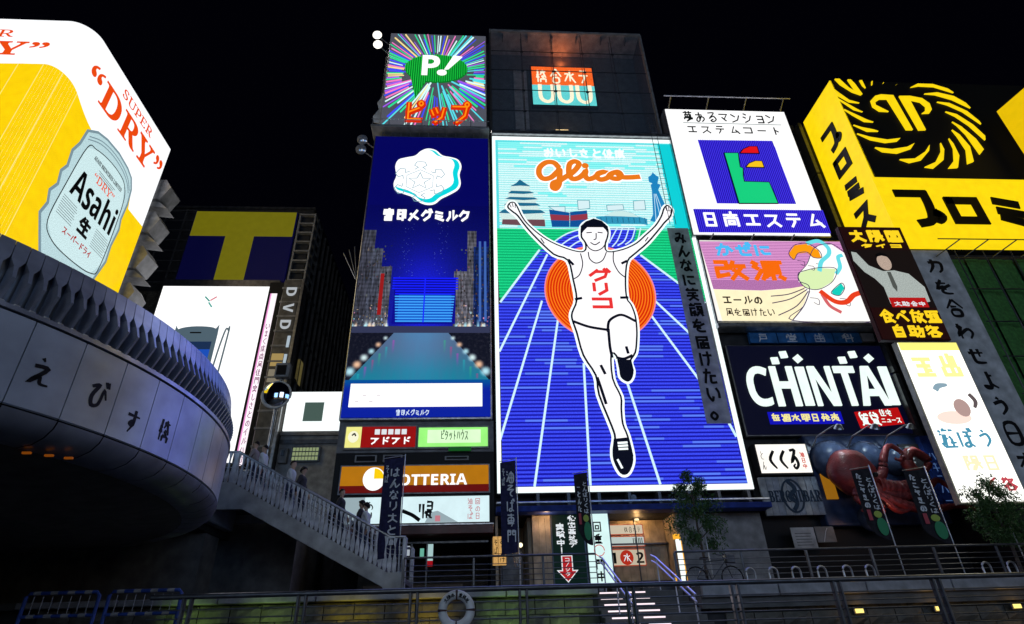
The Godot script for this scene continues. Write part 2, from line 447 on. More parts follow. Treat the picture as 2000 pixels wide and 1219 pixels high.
func spot_light(called: String, at: Vector3, to: Vector3, c: Color, energy: float, angle: float) -> void:
	var l := SpotLight3D.new()
	l.name = numbered(called)
	l.light_color = c
	l.light_energy = energy
	l.light_size = 0.05
	l.spot_range = 40.0
	l.spot_angle = angle
	l.spot_attenuation = 2.0
	l.shadow_enabled = true
	add_child(l)
	l.look_at_from_position(at, to, Vector3.UP if absf((to - at).normalized().y) < 0.99 else Vector3.RIGHT)
const ART := {
	"athlete": [0.87,22.16,1.12,22.20,1.28,21.95,1.38,21.67,1.53,21.25,1.78,20.77,2.35,20.10,2.97,19.58,3.77,19.16,4.39,18.97,4.67,19.07,4.71,19.50,4.55,19.83,4.55,20.13,4.62,20.57,4.89,20.89,5.33,21.07,5.75,20.90,6.02,20.60,6.07,20.25,5.99,19.85,5.84,19.45,5.87,18.99,6.64,19.13,7.40,19.53,7.94,20.04,8.60,20.70,9.04,21.38,9.27,21.92,9.53,22.14,9.76,21.82,9.59,21.31,9.21,20.89,8.90,20.50,8.09,19.54,7.30,18.81,6.87,18.35,6.63,17.31,6.54,16.19,6.71,15.78,6.83,15.15,6.81,14.44,6.72,13.81,6.56,13.16,6.26,12.71,6.32,12.25,6.19,11.86,5.96,11.71,5.68,11.94,5.66,12.40,5.62,12.87,5.41,13.08,5.34,11.87,5.61,11.00,5.56,10.41,5.54,9.73,5.68,9.18,5.77,8.32,5.66,7.87,5.42,7.55,5.12,7.59,4.90,8.14,4.92,8.64,5.04,9.11,4.96,9.60,4.55,11.08,4.50,12.02,4.02,13.03,3.81,14.22,3.65,14.94,3.68,15.34,3.96,16.06,3.88,17.23,3.71,18.38,3.02,18.73,2.17,19.76,1.64,20.53,1.23,21.25,0.99,21.49,0.72,21.83],
	"hair": [4.57,20.03,4.59,20.57,4.89,20.89,5.33,21.10,5.76,20.94,6.05,20.56,6.02,20.08,5.91,20.35,5.79,20.52,4.94,20.51,4.73,20.27],
	"foot_up": [5.61,12.79,6.27,12.79,6.32,12.25,6.19,11.86,5.96,11.71,5.68,11.94,5.64,12.40],
	"foot_down": [5.01,9.05,5.67,9.11,5.77,8.32,5.66,7.87,5.42,7.55,5.12,7.59,4.90,8.14,4.92,8.64],
	"ln_neckline": [4.84,18.88,4.88,18.46,5.17,18.21,5.54,18.40,5.78,18.89],
	"ln_armhole_a": [4.43,18.78,4.48,18.14,4.27,17.51,3.99,17.26],
	"ln_armhole_b": [6.16,18.93,6.09,18.31,6.28,17.68,6.58,17.35],
	"ln_hem_a": [3.78,14.80,4.48,14.52,5.35,14.36],
	"ln_hem_b": [5.35,14.30,5.45,14.80,5.79,15.09,6.18,15.17,6.72,14.86],
	"ln_inner_leg": [5.38,14.36,5.35,13.48,5.39,12.95],
	"ln_knee_a": [4.83,12.48,4.96,12.12],
	"ln_knee_b": [6.13,13.43,6.17,13.16],
	"ln_knee_c": [4.60,11.87,4.70,11.42,4.85,10.68],
	"ln_shin": [5.63,12.90,5.94,12.84,6.32,13.00],
	"ln_brow_a": [4.88,20.14,5.13,20.17],
	"ln_brow_b": [5.48,20.18,5.70,20.15],
	"ln_nose": [5.37,20.11,5.33,19.77,5.22,19.70],
	"ln_mouth": [5.03,19.50,5.24,19.37,5.50,19.54],
	"ln_chin": [4.76,19.50,4.92,19.14,5.23,18.98,5.62,19.18,5.86,19.58],
	"ln_waist_a": [3.96,16.06,4.22,16.12],
	"ln_waist_b": [6.53,16.17,6.22,16.16],
	"ln_arm_a": [2.44,19.73,2.58,19.44],
	"ln_arm_b": [8.11,19.88,7.94,19.64],
	"ln_pit_a": [3.79,18.39,3.98,18.13],
	"ln_pit_b": [6.76,18.35,6.53,18.22],
	"lace_0": [5.19,8.86,5.55,8.88],
	"lace_1": [5.19,8.73,5.55,8.75],
	"lace_2": [5.20,8.60,5.54,8.61],
	"lace_3": [5.08,8.13,5.21,7.81],
	"finger_0": [0.84,22.05,0.94,21.80],
	"finger_1": [1.00,22.12,1.05,21.84],
	"finger_2": [1.17,22.05,1.16,21.77],
	"finger_3": [9.39,21.95,9.43,21.70],
	"finger_4": [9.57,21.99,9.54,21.67],
	"finger_5": [9.68,21.82,9.61,21.56],
	"script": [3.68,24.93,3.45,25.21,3.03,25.20,2.65,24.81,2.59,24.29,2.82,23.97,3.24,24.07,3.62,24.50,3.77,24.65,3.73,24.13,3.66,23.58,3.47,23.26,3.30,23.34,3.35,23.66,3.71,23.85,4.08,24.14,4.54,24.52,4.91,25.10,4.68,25.33,4.37,25.09,4.28,24.42,4.43,24.01,4.78,24.06,5.09,24.35,5.25,24.59,5.19,24.26,5.34,24.00,5.70,24.13,5.98,24.42,6.32,24.57,5.98,24.46,5.85,24.18,6.04,23.98,6.41,24.10,6.69,24.43,7.10,24.58,7.25,24.31,7.04,24.07,6.69,24.11,6.65,24.34,6.95,24.53,7.27,24.21,7.69,24.18,8.20,24.23],
	"script_dot": [5.26,25.01,5.32,24.97],
	"castle": [0.43,20.74,0.44,21.07,0.34,21.41,0.28,21.53,0.55,21.67,0.59,22.01,0.63,22.18,0.83,22.45,0.63,22.53,0.81,22.62,0.85,22.98,0.95,23.16,1.00,23.43,1.28,23.66,1.49,23.94,1.76,23.67,2.03,23.45,1.98,23.18,2.18,22.96,2.20,22.65,2.43,22.52,2.28,22.30,2.37,22.09,2.49,21.79,2.78,21.58,2.60,21.36,2.75,21.03,2.73,20.65],
	"castle_base": [0.43,20.74,0.47,21.07,2.72,21.09,2.73,20.63],
	"castle_roof_0": [0.96,23.41,1.28,23.63,1.49,23.91,1.76,23.65,2.04,23.43,1.48,23.46],
	"castle_roof_1": [0.81,22.89,0.99,23.07,2.01,23.05,2.24,22.94,1.66,22.86],
	"castle_roof_2": [0.63,22.49,0.91,22.63,2.23,22.61,2.43,22.50,1.64,22.42],
	"castle_roof_3": [0.56,22.05,0.76,22.23,2.31,22.22,2.54,22.06,1.63,22.01],
	"castle_roof_4": [0.28,21.51,0.55,21.75,2.56,21.74,2.78,21.55,1.61,21.46],
	"hall": [3.00,21.80,4.10,21.60,4.02,20.63,3.09,20.62],
	"hall_b": [4.13,21.64,5.06,21.77,5.06,21.06,4.62,20.64,4.05,20.63],
	"hall_red": [3.02,21.45,4.08,21.39,4.05,21.05,3.05,21.07],
	"hall_red_b": [4.13,21.39,5.07,21.53,5.05,21.15,4.11,21.05],
	"dome": [5.52,21.33,5.97,21.38,6.41,21.68,6.97,21.81,7.50,21.66,7.87,21.37,8.30,21.24,8.27,20.82,7.94,20.90,5.98,20.87,5.53,21.07],
	"dome_top": [6.01,21.40,6.41,21.67,6.97,21.78,7.50,21.64,7.85,21.35,6.92,21.39],
	"tower": [8.45,21.12,8.68,21.55,8.87,23.24,8.87,23.69,8.99,23.79,8.80,23.92,8.81,24.25,9.02,24.44,9.12,24.63,9.23,24.45,9.42,24.26,9.27,23.79,9.44,23.70,9.24,23.33,9.45,22.26,9.34,21.56,8.71,21.04],
	"block_0": [2.98,22.01,3.89,22.03,3.86,21.60,3.62,21.46],
	"block_1": [4.61,22.48,5.26,22.49,5.24,21.92,4.59,21.82],
	"block_2": [6.19,22.16,7.09,22.22,7.12,21.87,6.18,21.77],
	"block_3": [7.72,22.49,8.35,22.55,8.32,21.89,7.66,21.84],
	"grass_a": [0.10,20.47,4.84,20.61,3.93,20.22,3.21,19.68,2.67,19.11,1.95,18.49,0.28,15.93],
	"grass_b": [7.72,20.66,10.67,20.84,10.69,16.94,10.44,15.98,7.63,18.84,7.30,19.80],
	"track": [0.18,15.81,2.32,19.11,3.22,19.74,3.99,20.26,4.92,20.58,7.69,20.62,7.44,19.80,7.63,18.81,10.43,15.92,10.58,7.13,0.21,7.14],
	"lane_00": [2.32,19.08,0.28,15.99],
	"lane_01": [2.71,18.79,0.19,13.33],
	"lane_02": [2.29,16.00,0.14,9.14],
	"lane_03": [3.04,15.11,1.52,7.16],
	"lane_04": [4.06,12.64,3.84,7.17],
	"lane_05": [5.98,11.69,6.78,7.17],
	"lane_06": [7.55,15.38,10.09,10.40,10.49,9.17],
	"lane_07": [7.74,16.32,9.32,14.30,10.36,12.62],
	"lane_08": [7.63,18.81,10.44,15.98],
	"lane_09": [4.78,20.54,3.93,20.22,3.22,19.71,2.67,19.08],
	"lane_10": [4.80,20.20,4.12,19.92,3.55,19.48,3.18,19.09],
	"lane_11": [4.77,19.83,4.29,19.59,3.79,19.16],
	"lane_12": [6.85,20.57,6.51,19.79,6.19,19.38],
	"lane_13": [7.21,20.58,6.89,19.79,6.49,19.45],
	"lane_14": [7.55,20.58,7.28,19.87,6.91,19.53],
	"lane_15": [7.85,20.59,7.61,19.87,7.35,19.53],
	"lane_16": [6.57,20.57,6.23,19.95,6.05,19.62],
	"sun_disc": [5.24,16.58,2.74],
	"estem_blue": [12.12,26.99,16.66,27.04,16.76,22.21,12.27,22.17],
	"estem_band": [10.85,21.73,18.16,21.76,18.12,20.20,10.87,20.16],
	"estem_green": [13.50,25.91,14.28,25.93,14.20,25.40,14.14,24.83,14.29,24.74,14.16,24.18,14.13,23.72,15.57,23.70,15.68,22.22,13.52,22.18],
	"estem_red": [14.48,25.99,14.68,26.24,15.11,26.48,15.55,26.49,15.54,26.00],
	"estem_yellow": [14.57,24.89,14.78,25.13,15.19,25.33,15.55,25.32,15.56,24.89],
	"remedy_pink": [10.77,19.57,18.49,19.65,18.52,17.54,15.88,16.72,14.80,16.68,13.38,16.55,10.93,16.62],
	"remedy_cream": [10.93,16.59,13.37,16.52,14.79,16.65,15.63,16.81,15.73,16.23,14.93,15.28,14.43,14.79,11.00,14.82],
	"remedy_white": [15.88,16.72,15.45,17.08,15.57,17.52,16.19,18.16,16.72,19.01,17.21,19.35,17.91,19.43,18.42,18.90,18.69,18.38,18.82,17.61,18.63,16.73,18.70,14.80,14.46,14.79,15.29,15.63],
	"remedy_line_0": [13.77,16.19,14.70,16.31,15.59,16.65],
	"remedy_line_1": [13.74,15.79,14.73,16.04,15.73,16.59],
	"remedy_line_2": [13.87,15.10,14.93,15.63,15.75,16.47],
	"remedy_line_3": [14.49,14.82,15.29,15.63,15.83,16.47],
	"remedy_orange": [15.38,18.80,15.86,19.34,16.57,19.45,17.06,19.02,17.08,18.56,16.64,18.55,16.40,18.88,15.88,18.81,15.55,18.41],
	"remedy_ribbon_a": [16.63,19.48,17.24,19.62,17.62,19.22,17.53,18.76,17.00,18.30,16.74,17.78],
	"remedy_ribbon_b": [18.19,18.70,17.98,18.57,17.90,17.98,17.61,17.60],
	"remedy_teal": [16.98,16.48,17.63,16.97,17.71,16.67,17.33,16.24,16.98,16.30],
	"remedy_sash": [16.43,16.41,16.95,15.88,17.53,15.85,18.03,16.24,18.46,16.40],
	"remedy_sash_b": [16.43,16.23,16.61,15.64,17.03,15.29],
	"remedy_green": [15.52,17.52,15.90,17.71,16.77,17.91,17.64,17.85,17.23,17.09,16.38,16.60,15.75,16.65,15.48,17.02],
	"petal_00": [19.21,28.69,19.57,28.12,19.99,27.51,20.69,27.23,19.93,27.32,19.40,27.87],
	"petal_01": [19.68,29.29,20.00,29.30,20.33,28.54,20.96,27.86,20.39,28.16,19.87,28.78],
	"petal_02": [20.44,29.26,20.67,29.26,20.81,28.88,20.98,27.93,20.56,28.42],
	"petal_03": [21.15,29.22,21.34,29.23,21.34,28.45,21.18,28.76],
	"petal_04": [21.87,29.18,21.98,29.19,21.82,28.79,21.75,28.85],
	"petal_05": [22.53,29.08,22.69,29.15,22.50,28.91],
	"petal_06": [23.22,28.89,23.49,29.12,23.31,28.89],
	"petal_07": [23.91,28.65,24.62,29.07,25.54,29.07,26.32,28.71,26.60,28.30,25.53,28.81,24.62,28.84],
	"petal_08": [24.50,28.19,25.52,28.36,26.41,28.07,26.90,27.52,27.04,27.03,26.18,27.75,25.33,28.12],
	"petal_09": [25.02,27.58,25.88,27.48,26.68,26.83,27.05,26.05,27.07,25.72,26.38,26.76,25.71,27.29],
	"petal_10": [25.24,26.82,25.94,26.56,26.55,25.74,26.86,24.87,26.71,24.50,26.25,25.67,25.77,26.37],
	"petal_11": [25.29,26.09,25.78,25.59,26.22,24.62,26.31,23.83,25.90,23.43,25.76,24.95,25.54,25.65],
	"petal_12": [25.08,25.40,25.41,24.94,25.61,24.03,25.33,22.92,24.86,22.72,25.25,23.80,25.18,24.82],
	"petal_13": [24.64,24.80,24.76,24.23,24.71,23.34,24.25,22.46,23.63,22.40,24.23,23.00,24.57,23.89],
	"petal_14": [24.06,24.42,24.05,23.77,23.68,22.99,22.88,22.38,22.34,22.47,23.16,22.87,23.78,23.65],
	"petal_15": [23.44,24.25,23.14,23.63,22.45,22.96,21.70,22.74,21.16,23.01,22.08,23.08,22.89,23.62],
	"petal_16": [22.64,24.29,22.19,23.77,21.29,23.41,20.49,23.50,20.13,23.86,21.08,23.74,21.99,23.93],
	"petal_17": [21.96,24.60,21.63,24.31,20.91,24.18,20.13,24.38,19.39,24.93,20.21,24.61,21.09,24.44],
	"petal_18": [20.92,25.03,20.18,25.01,19.37,25.62,19.96,25.35,20.59,25.19],
	"petal_19": [20.91,25.73,20.28,25.77,19.76,26.28,19.30,26.87,19.89,26.41,20.51,25.93],
	"petal_20": [20.68,26.44,19.99,26.71,19.44,27.43,19.20,27.80,19.73,27.26,20.32,26.67],
	"mark_a": [22.75,27.99,22.84,25.23,22.47,25.22,22.27,27.66,21.82,27.64,21.46,27.38,21.41,27.13,21.98,26.63,21.46,26.65,21.19,27.00,21.25,27.50,21.64,27.89,22.05,28.03],
	"mark_b": [23.09,27.94,23.73,27.97,24.39,27.80,24.67,27.38,24.60,26.88,24.35,26.59,23.89,26.55,24.20,26.78,24.34,27.12,24.17,27.48,23.61,27.65,23.59,25.25,23.18,25.22],
	"loan_black": [19.63,29.41,34.35,30.12,31.68,21.46,19.52,21.82],
	"loan_yellow": [19.54,21.78,31.72,21.53,31.12,17.24,19.28,17.31],
	"milk_badge": [-3.61,25.82,-3.18,25.69,-2.82,25.31,-2.32,25.18,-1.94,25.00,-1.75,24.53,-1.85,23.92,-1.77,23.28,-1.93,22.83,-2.39,22.46,-2.79,22.19,-3.11,21.84,-3.50,21.76,-3.90,21.91,-4.32,22.29,-4.80,22.50,-5.25,22.71,-5.37,23.20,-5.26,23.75,-5.37,24.39,-5.24,24.91,-4.80,25.11,-4.29,25.27,-3.96,25.67],
	"bubble": [-3.27,34.41,-2.61,34.39,-1.95,34.16,-1.52,33.68,-1.32,33.04,-1.54,32.40,-1.98,31.90,-2.60,31.54,-3.48,31.41,-3.93,30.98,-4.47,30.09,-4.58,31.56,-5.07,31.92,-5.42,32.43,-5.51,32.96,-5.36,33.60,-4.94,34.02,-4.24,34.31],
}
const BOX := {
	"pip_kana": [-5.33,27.90,-1.23,30.06],
	"pip_P": [-4.39,32.11,-3.19,34.18],
	"milk": [-5.81,20.66,-1.23,21.49],
	"milk_small": [-4.34,10.12,-2.90,10.41],
	"milk_screen": [-6.35,10.55,-0.63,11.56],
	"taste": [2.87,25.65,7.73,26.43],
	"glico": [4.57,15.48,5.91,17.90],
	"dream": [11.52,28.50,17.42,29.51],
	"court": [11.52,27.47,17.51,28.39],
	"nissho": [11.01,20.52,18.53,21.74],
	"cold_a": [11.42,18.63,14.55,19.52],
	"cold_b": [10.98,17.11,14.91,18.47],
	"yell": [11.21,15.76,12.96,16.24],
	"wind": [11.22,15.07,13.57,15.54],
	"chintai": [11.61,10.57,19.53,12.69],
	"weekly": [12.39,9.86,15.62,10.27],
	"weekly_box": [12.31,9.77,15.74,10.32],
	"lease": [16.48,9.63,18.90,10.52],
	"hit_a": [2.21,4.38,2.68,5.79],
	"hit_b": [2.64,4.70,3.15,6.04],
	"arrow": [2.28,3.56,3.06,4.40],
	"ado": [-5.36,8.91,-3.61,9.26],
	"pita": [-2.40,9.05,-1.22,9.55],
	"lot_txt": [-4.34,7.21,-1.26,7.64],
	"lot_disc": [-5.44,7.03,-4.61,7.94],
	"kuk": [11.44,7.61,13.09,8.52],
	"taiyo": [18.52,19.19,21.93,20.26],
	"tabe": [18.81,14.53,21.89,15.29],
	"jijo": [19.07,13.69,21.69,14.42],
	"redband": [19.26,15.25,21.30,15.94],
	"tama_txt": [18.77,11.82,21.94,12.97],
	"yubo": [18.93,8.18,21.92,9.29],
	"todo": [12.40,13.91,17.90,14.65],
	"promise_txt": [19.95,18.64,30.82,20.95],
	"promise_tower": [19.21,17.25,19.53,29.18],
	"uuu": [2.83,32.49,7.08,36.30],
	"floor2": [17.89,7.85,18.63,8.59],
	"beru": [11.14,6.36,13.60,6.99],
	"goki": [-5.95,5.83,-0.37,6.71],
	"yen": [-31.83,38.68,-31.78,38.62],
}
# strokes of the Japanese letters on a ten by ten grid: x y pairs, a wavy dash first where the stroke is curved
const GLYPH := {
	"々": "0070 ~70746839 ~8697887786",
	"雪": "1181 5055 1214 8284 3343 6373 3545 6575 2777 2979 7579",
	"印": "4121 2128 2444 2848 6181 8187 6169",
	"ぶ": "4152 ~3354 ~5769 2638",
	"ア": "128264 ~535629",
	"ド": "3139 3476 6272 7181",
	"ト": "4149 4476",
	"ピ": "212888 7325 ~8091827180",
	"プ": "12827639 ~8091827180",
	"ッ": "2436 4355 837749",
	"ロ": "1282881812",
	"ミ": "2273 2576 2789",
	"ス": "12725619 5689",
	"メ": "7119 2488",
	"グ": "4115 42827639 7082 8092",
	"ル": "323619 616895",
	"ク": "4115 42827639",
	"マ": "128256 3568",
	"ン": "1244 836719",
	"シ": "2142 1435 836729",
	"ョ": "338389 3686 3989",
	"エ": "1282 5258 1888",
	"テ": "2171 1484 545639",
	"ム": "512887 6599",
	"コ": "128288 1888",
	"ー": "1585",
	"パ": "3218 6288 ~8091827180",
	"ラ": "2171 14847739",
	"イ": "7116 5459",
	"リ": "2126 717649",
	"タ": "4115 42827639 3465",
	"ハ": "3218 6288",
	"ウ": "1315 13837649 5053",
	"ニ": "2373 1888",
	"ュ": "347478 1888",
	"ノ": "7129",
	"デ": "2161 1484 545639 7082 8092",
	"バ": "3218 6288 7082 8092",
	"キ": "2262 1686 4159",
	"ビ": "212888 7325 7082 8092",
	"お": "1353 ~4148291745758769 7183",
	"い": "~12163947 ~728487",
	"し": "~31375987",
	"さ": "1373 4166 ~26386979",
	"と": "3144 ~8335274989",
	"健": "2105 1429 4272 4484 4676 6168 3849 4999",
	"康": "5052 1282 ~121619 3474 3676 5358 3749 7789",
	"え": "4152 ~247429576999",
	"び": "~13422639687396 7082 8092",
	"す": "1383 ~515636455639",
	"橋": "1434 2129 2416 2536 4282 6144 6286 4787 4749 8789 5575 5577",
	"み": "~225228164588 ~7369",
	"ん": "~511945566996",
	"な": "1353 4117 7284 ~646849385789",
	"に": "~1219 4383 ~465888",
	"笑": "2112 2242 6152 6292 2474 1686 5457 5729 5789",
	"顔": "1242 2132 1444 ~141619 4627 4738 4839 5191 6393 6387 9397 6595 6797 6859 8799",
	"を": "1363 ~41164557 ~8446385989",
	"届": "1282 8284 1484 ~121519 3686893936 5559 3787",
	"け": "~1219 3383 ~616659",
	"た": "1353 3119 5585 ~565989",
	"。": "~2547290725",
	"力": "23838769 ~414519",
	"合": "5015 5095 3676793936 3464",
	"わ": "2129 ~133317648669",
	"せ": "1484 6266 ~32385989",
	"よ": "~5158392848 5373 5789",
	"う": "4152 ~24637649",
	"日": "2171792921 2575",
	"本": "1383 5159 5317 5397 3777",
	"夢": "1181 3032 6062 2373752523 4345 6365 1686 1617 8687 5739 5777 7739",
	"あ": "1363 ~4148 ~64391835758769",
	"る": "~2171266487593857",
	"商": "5051 1282 3243 7263 1484 1419 8489 3666683836",
	"か": "~14636849 ~4119 7396",
	"ぜ": "1484 6266 ~32385989 7082 8092",
	"改": "1141 4144 1444 1418 1847 6154 5393 8459 6599",
	"源": "1122 1324 1935 4191 ~414639 5383865653 5585 6669 5748 8899",
	"の": "~52481733738769",
	"風": "~212519 2181 ~818699 4464664644 5357 3777",
	"太": "1383 5153 ~535619 ~535699 4657",
	"陽": "1119 1131 3123 2335 3526 5181845451 5383 4595 5749 6686 8698 7659",
	"閣": "1119 1141 4144 1343 9199 6191 6164 6393 4537 4565 6539 4678 4777793937",
	"食": "5014 5094 3373 7376 3676 3339 3988 6799",
	"べ": "~164388 6172 7181",
	"放": "3021 1252 2219 2555 5548 7162 6393 8459 6699",
	"題": "1141441411 1545 3539 3747 2819 1999 5191 6383 6387 8387 6585 6787 6858 8798",
	"自": "5041 2272792922 2474 2777",
	"助": "1141481811 1343 1646 0848 53938969 ~717549",
	"餐": "2112 2242 4114 5282 8255 5388 5417 5497 3676 7679 3979 3639",
	"戸": "2171 2373 7376 2676 ~232619",
	"堂": "5052 2132 8172 1315 1383 8385 3474763634 3777 5659 1989",
	"歯": "5052 5171 2123 1383 1519 8589 1989 5458 3546 7556 2686",
	"科": "4022 1343 3139 3415 3446 5162 5364 4695 8189",
	"毎": "3012 2282 2328 7378 2888 1585 4357",
	"週": "1122 1323 3328 1729 2999 4148 4191 9198 5383 6265 5585875755",
	"水": "5158 1343 4318 8364 5499",
	"曜": "1131371711 1434 4161 6164 7191 9194 4363 7393 5549 6569 5595 5797",
	"発": "2141 4115 6195 7283 2474 1686 4429 6468 6898",
	"売": "5053 1282 2474 1517 1585 8587 ~464719 6668 6899",
	"賃": "2011 1225 8142 3292 6144 4484 3575783835 3676 3777 3829 7899",
	"貸": "2011 1225 3283 5084 7182 3575783835 3676 3777 3829 7899",
	"住": "2013 1229 6051 4282 6269 4585 3999",
	"宅": "5051 1282 1214 8284 7344 1686 ~545889",
	"玉": "1282 2575 1989 5259 6777",
	"出": "5059 2125 2575 7175 1619 1989 8689",
	"遊": "1122 1323 3328 1729 2999 4041 3161 4339 4555 7191 6475 7579 6797",
	"ぼ": "~1219 4272 4484 ~626849385789 7082 8092",
	"生": "3014 2282 5059 2575 1989",
	"く": "~712579",
	"油": "1122 1324 1935 4383894943 6169 4686",
	"そ": "~21712484565879",
	"ば": "~1219 4383 ~616849385789 7082 8092",
	"専": "1181 5056 2373762623 2575 1787 7659",
	"門": "1119 1141 4144 1444 1242 9199 6191 6164 6494 6292",
	"秘": "4022 1343 3139 3415 3446 6172 ~555888 9495",
	"密": "5051 1282 1214 8284 ~434657 3253 7364 2729 5659 8789 2989",
	"基": "1282 3137 6167 3464 1686 3718 6788 5659 3777 2989",
	"地": "1434 2128 1838 ~4347498999 4673 6167",
	"実": "5051 1282 1214 8284 2373 2575 1787 5357 5719 5789",
	"験": "1141 1116 1343 1545 2116 1646 4648 7052 7092 6484 5585875755 7449 7699",
	"中": "1383861613 5159",
	"!": "~5156 5859",
	"回": "1181891911 3464673734",
	"重": "6132 1383 2474762624 5259 2575 2878 1989",
	"帰": "1216 3239 5181 8185 5383 5585 4686 5659 7579 4689",
	"こ": "2373 ~26388989",
	"や": "~14736556 3122 ~3369",
	"き": "2272 2474 4167 ~27388979",
	"は": "~1219 4383 ~616849385789",
	"ま": "2272 2474 ~515849385789",
	"ら": "4152 ~3335648779",
	"め": "~2337 ~6139174354768769",
	"ち": "1363 ~4126647759",
	"り": "~2126 ~717649",
	"ぎ": "2272 2474 4167 ~27388979 8092",
	"れ": "2129 ~133317648689",
	"で": "~17835669 7082 8092",
}

# ================================================================ the scene
func _ready() -> void:
	rng.seed = 20110
	setup_view()
	make_materials()
	build_ground()
	build_bridge()
	build_stairs()
	build_beer_tower()
	build_video_building()
	build_milk_block()
	build_bubble_sign()
	build_runner_block()
	build_penthouse()
	build_right_block()
	build_loan_block()
	build_shopfront()
	build_promenade()
	build_flags()
	build_people()
	build_plants()
	build_street_things()
	build_opposite_bank()

func setup_view() -> void:
	var c := Camera3D.new()
	c.name = "camera"
	c.position = Vector3(-0.89, 1.6, 24.06)
	c.rotation_degrees = Vector3(29.82, -4.06, -1.85)
	c.fov = 56.94
	c.far = 600.0
	c.current = true
	add_child(c)
	var e := Environment.new()
	var sky := Sky.new()
	var sm := ProceduralSkyMaterial.new()
	sm.sky_top_color = Color(0.005, 0.005, 0.02)
	sm.sky_horizon_color = Color(0.018, 0.021, 0.05)
	sm.ground_bottom_color = Color(0.004, 0.004, 0.008)
	sm.ground_horizon_color = Color(0.01, 0.01, 0.02)
	sky.sky_material = sm
	e.background_mode = Environment.BG_SKY
	e.sky = sky
	e.tonemap_mode = Environment.TONE_MAPPER_LINEAR
	e.tonemap_exposure = 1.0
	e.sdfgi_enabled = true
	e.ssao_enabled = true
	e.ssil_enabled = true
	var w := WorldEnvironment.new()
	w.name = "world"
	w.environment = e
	add_child(w)
	# the light of the large hoardings
	panel_light("runner_sign_light", Vector3(5.3, 17, 0.6), Vector2(10.5, 20), Color(0.5, 0.55, 1.0), 120.0)
	panel_light("estate_sign_light", Vector3(14.3, 24.8, 0.7), Vector2(7.4, 9.4), Color(0.85, 0.85, 1.0), 50.0)
	panel_light("market_sign_light", Vector3(18.05, 8.8, 3.6), Vector2(2.4, 6.4), Color(1, 0.98, 0.9), 22.0)
	panel_light("beer_sign_light", Vector3(-20.3, 24, 0.2), Vector2(7.5, 10), Color(1, 0.85, 0.5), 40.0, PI / 2)
	panel_light("video_screen_light", Vector3(-18.2, 17.5, -9.4), Vector2(6.8, 11), Color(1, 1, 1), 45.0)
	panel_light("loan_sign_light", Vector3(24.5, 19.5, 3.5), Vector2(9, 4), Color(1, 0.85, 0.1), 25.0)

func make_materials() -> void:
	noise_fine = noise_tex(0.02, 3, 0.75, 1.0)
	noise_wide = noise_tex(0.006, 8, 0.72, 1.0)
	tube_grain = noise_tex(0.012, 31, 0.945, 1.0)
	print_grain = noise_tex(0.05, 44, 0.78, 1.0)
	paint("dark_wall", 0.04, 0.041, 0.046, 0.75)
	paint("grey_wall", 0.3, 0.3, 0.31, 0.7)
	paint("concrete", 0.12, 0.12, 0.12, 0.85, 0.0, 0.35)
	paint("paving", 0.1, 0.1, 0.1, 0.8, 0.0, 0.6)
	paint("steel", 0.5, 0.51, 0.54, 0.35, 0.9, 0.8)
	paint("dark_steel", 0.12, 0.125, 0.14, 0.4, 0.7, 0.8)
	paint("panel_metal", 0.4, 0.45, 0.56, 0.36, 0.15, 0.25)
	paint("fin_metal", 0.38, 0.41, 0.52, 0.38, 0.5, 0.5)
	paint("abutment_concrete", 0.16, 0.155, 0.15, 0.9)
	paint("black", 0.012, 0.012, 0.014, 0.5, 0.0, 0.0)
	paint("ink", 0.006, 0.006, 0.008, 0.6, 0.0, 0.0)
	paint("white_paint", 0.7, 0.7, 0.7, 0.5)
	paint("cream", 0.62, 0.5, 0.36, 0.7)
	paint("navy_cloth", 0.03, 0.03, 0.09, 0.9, 0.0, 1.5)
	paint("black_cloth", 0.03, 0.028, 0.035, 0.9, 0.0, 1.5)
	paint("white_print", 0.6, 0.62, 0.66, 0.8, 0.0, 0.0)
	paint("stone", 0.11, 0.105, 0.09, 0.9, 0.0, 0.9)
	var g := StandardMaterial3D.new()
	g.resource_name = "window_glass"
	g.albedo_color = Color(0.6, 0.7, 0.8, 0.08)
	g.transparency = BaseMaterial3D.TRANSPARENCY_ALPHA
	g.roughness = 0.03
	mats["glass"] = g
	glow("lit_white", 1, 1, 1, 1.15)
	glow("lit_cool", 0.94, 1, 1, 1.05)
	glow("lit_soft", 0.93, 0.95, 0.97, 0.9)

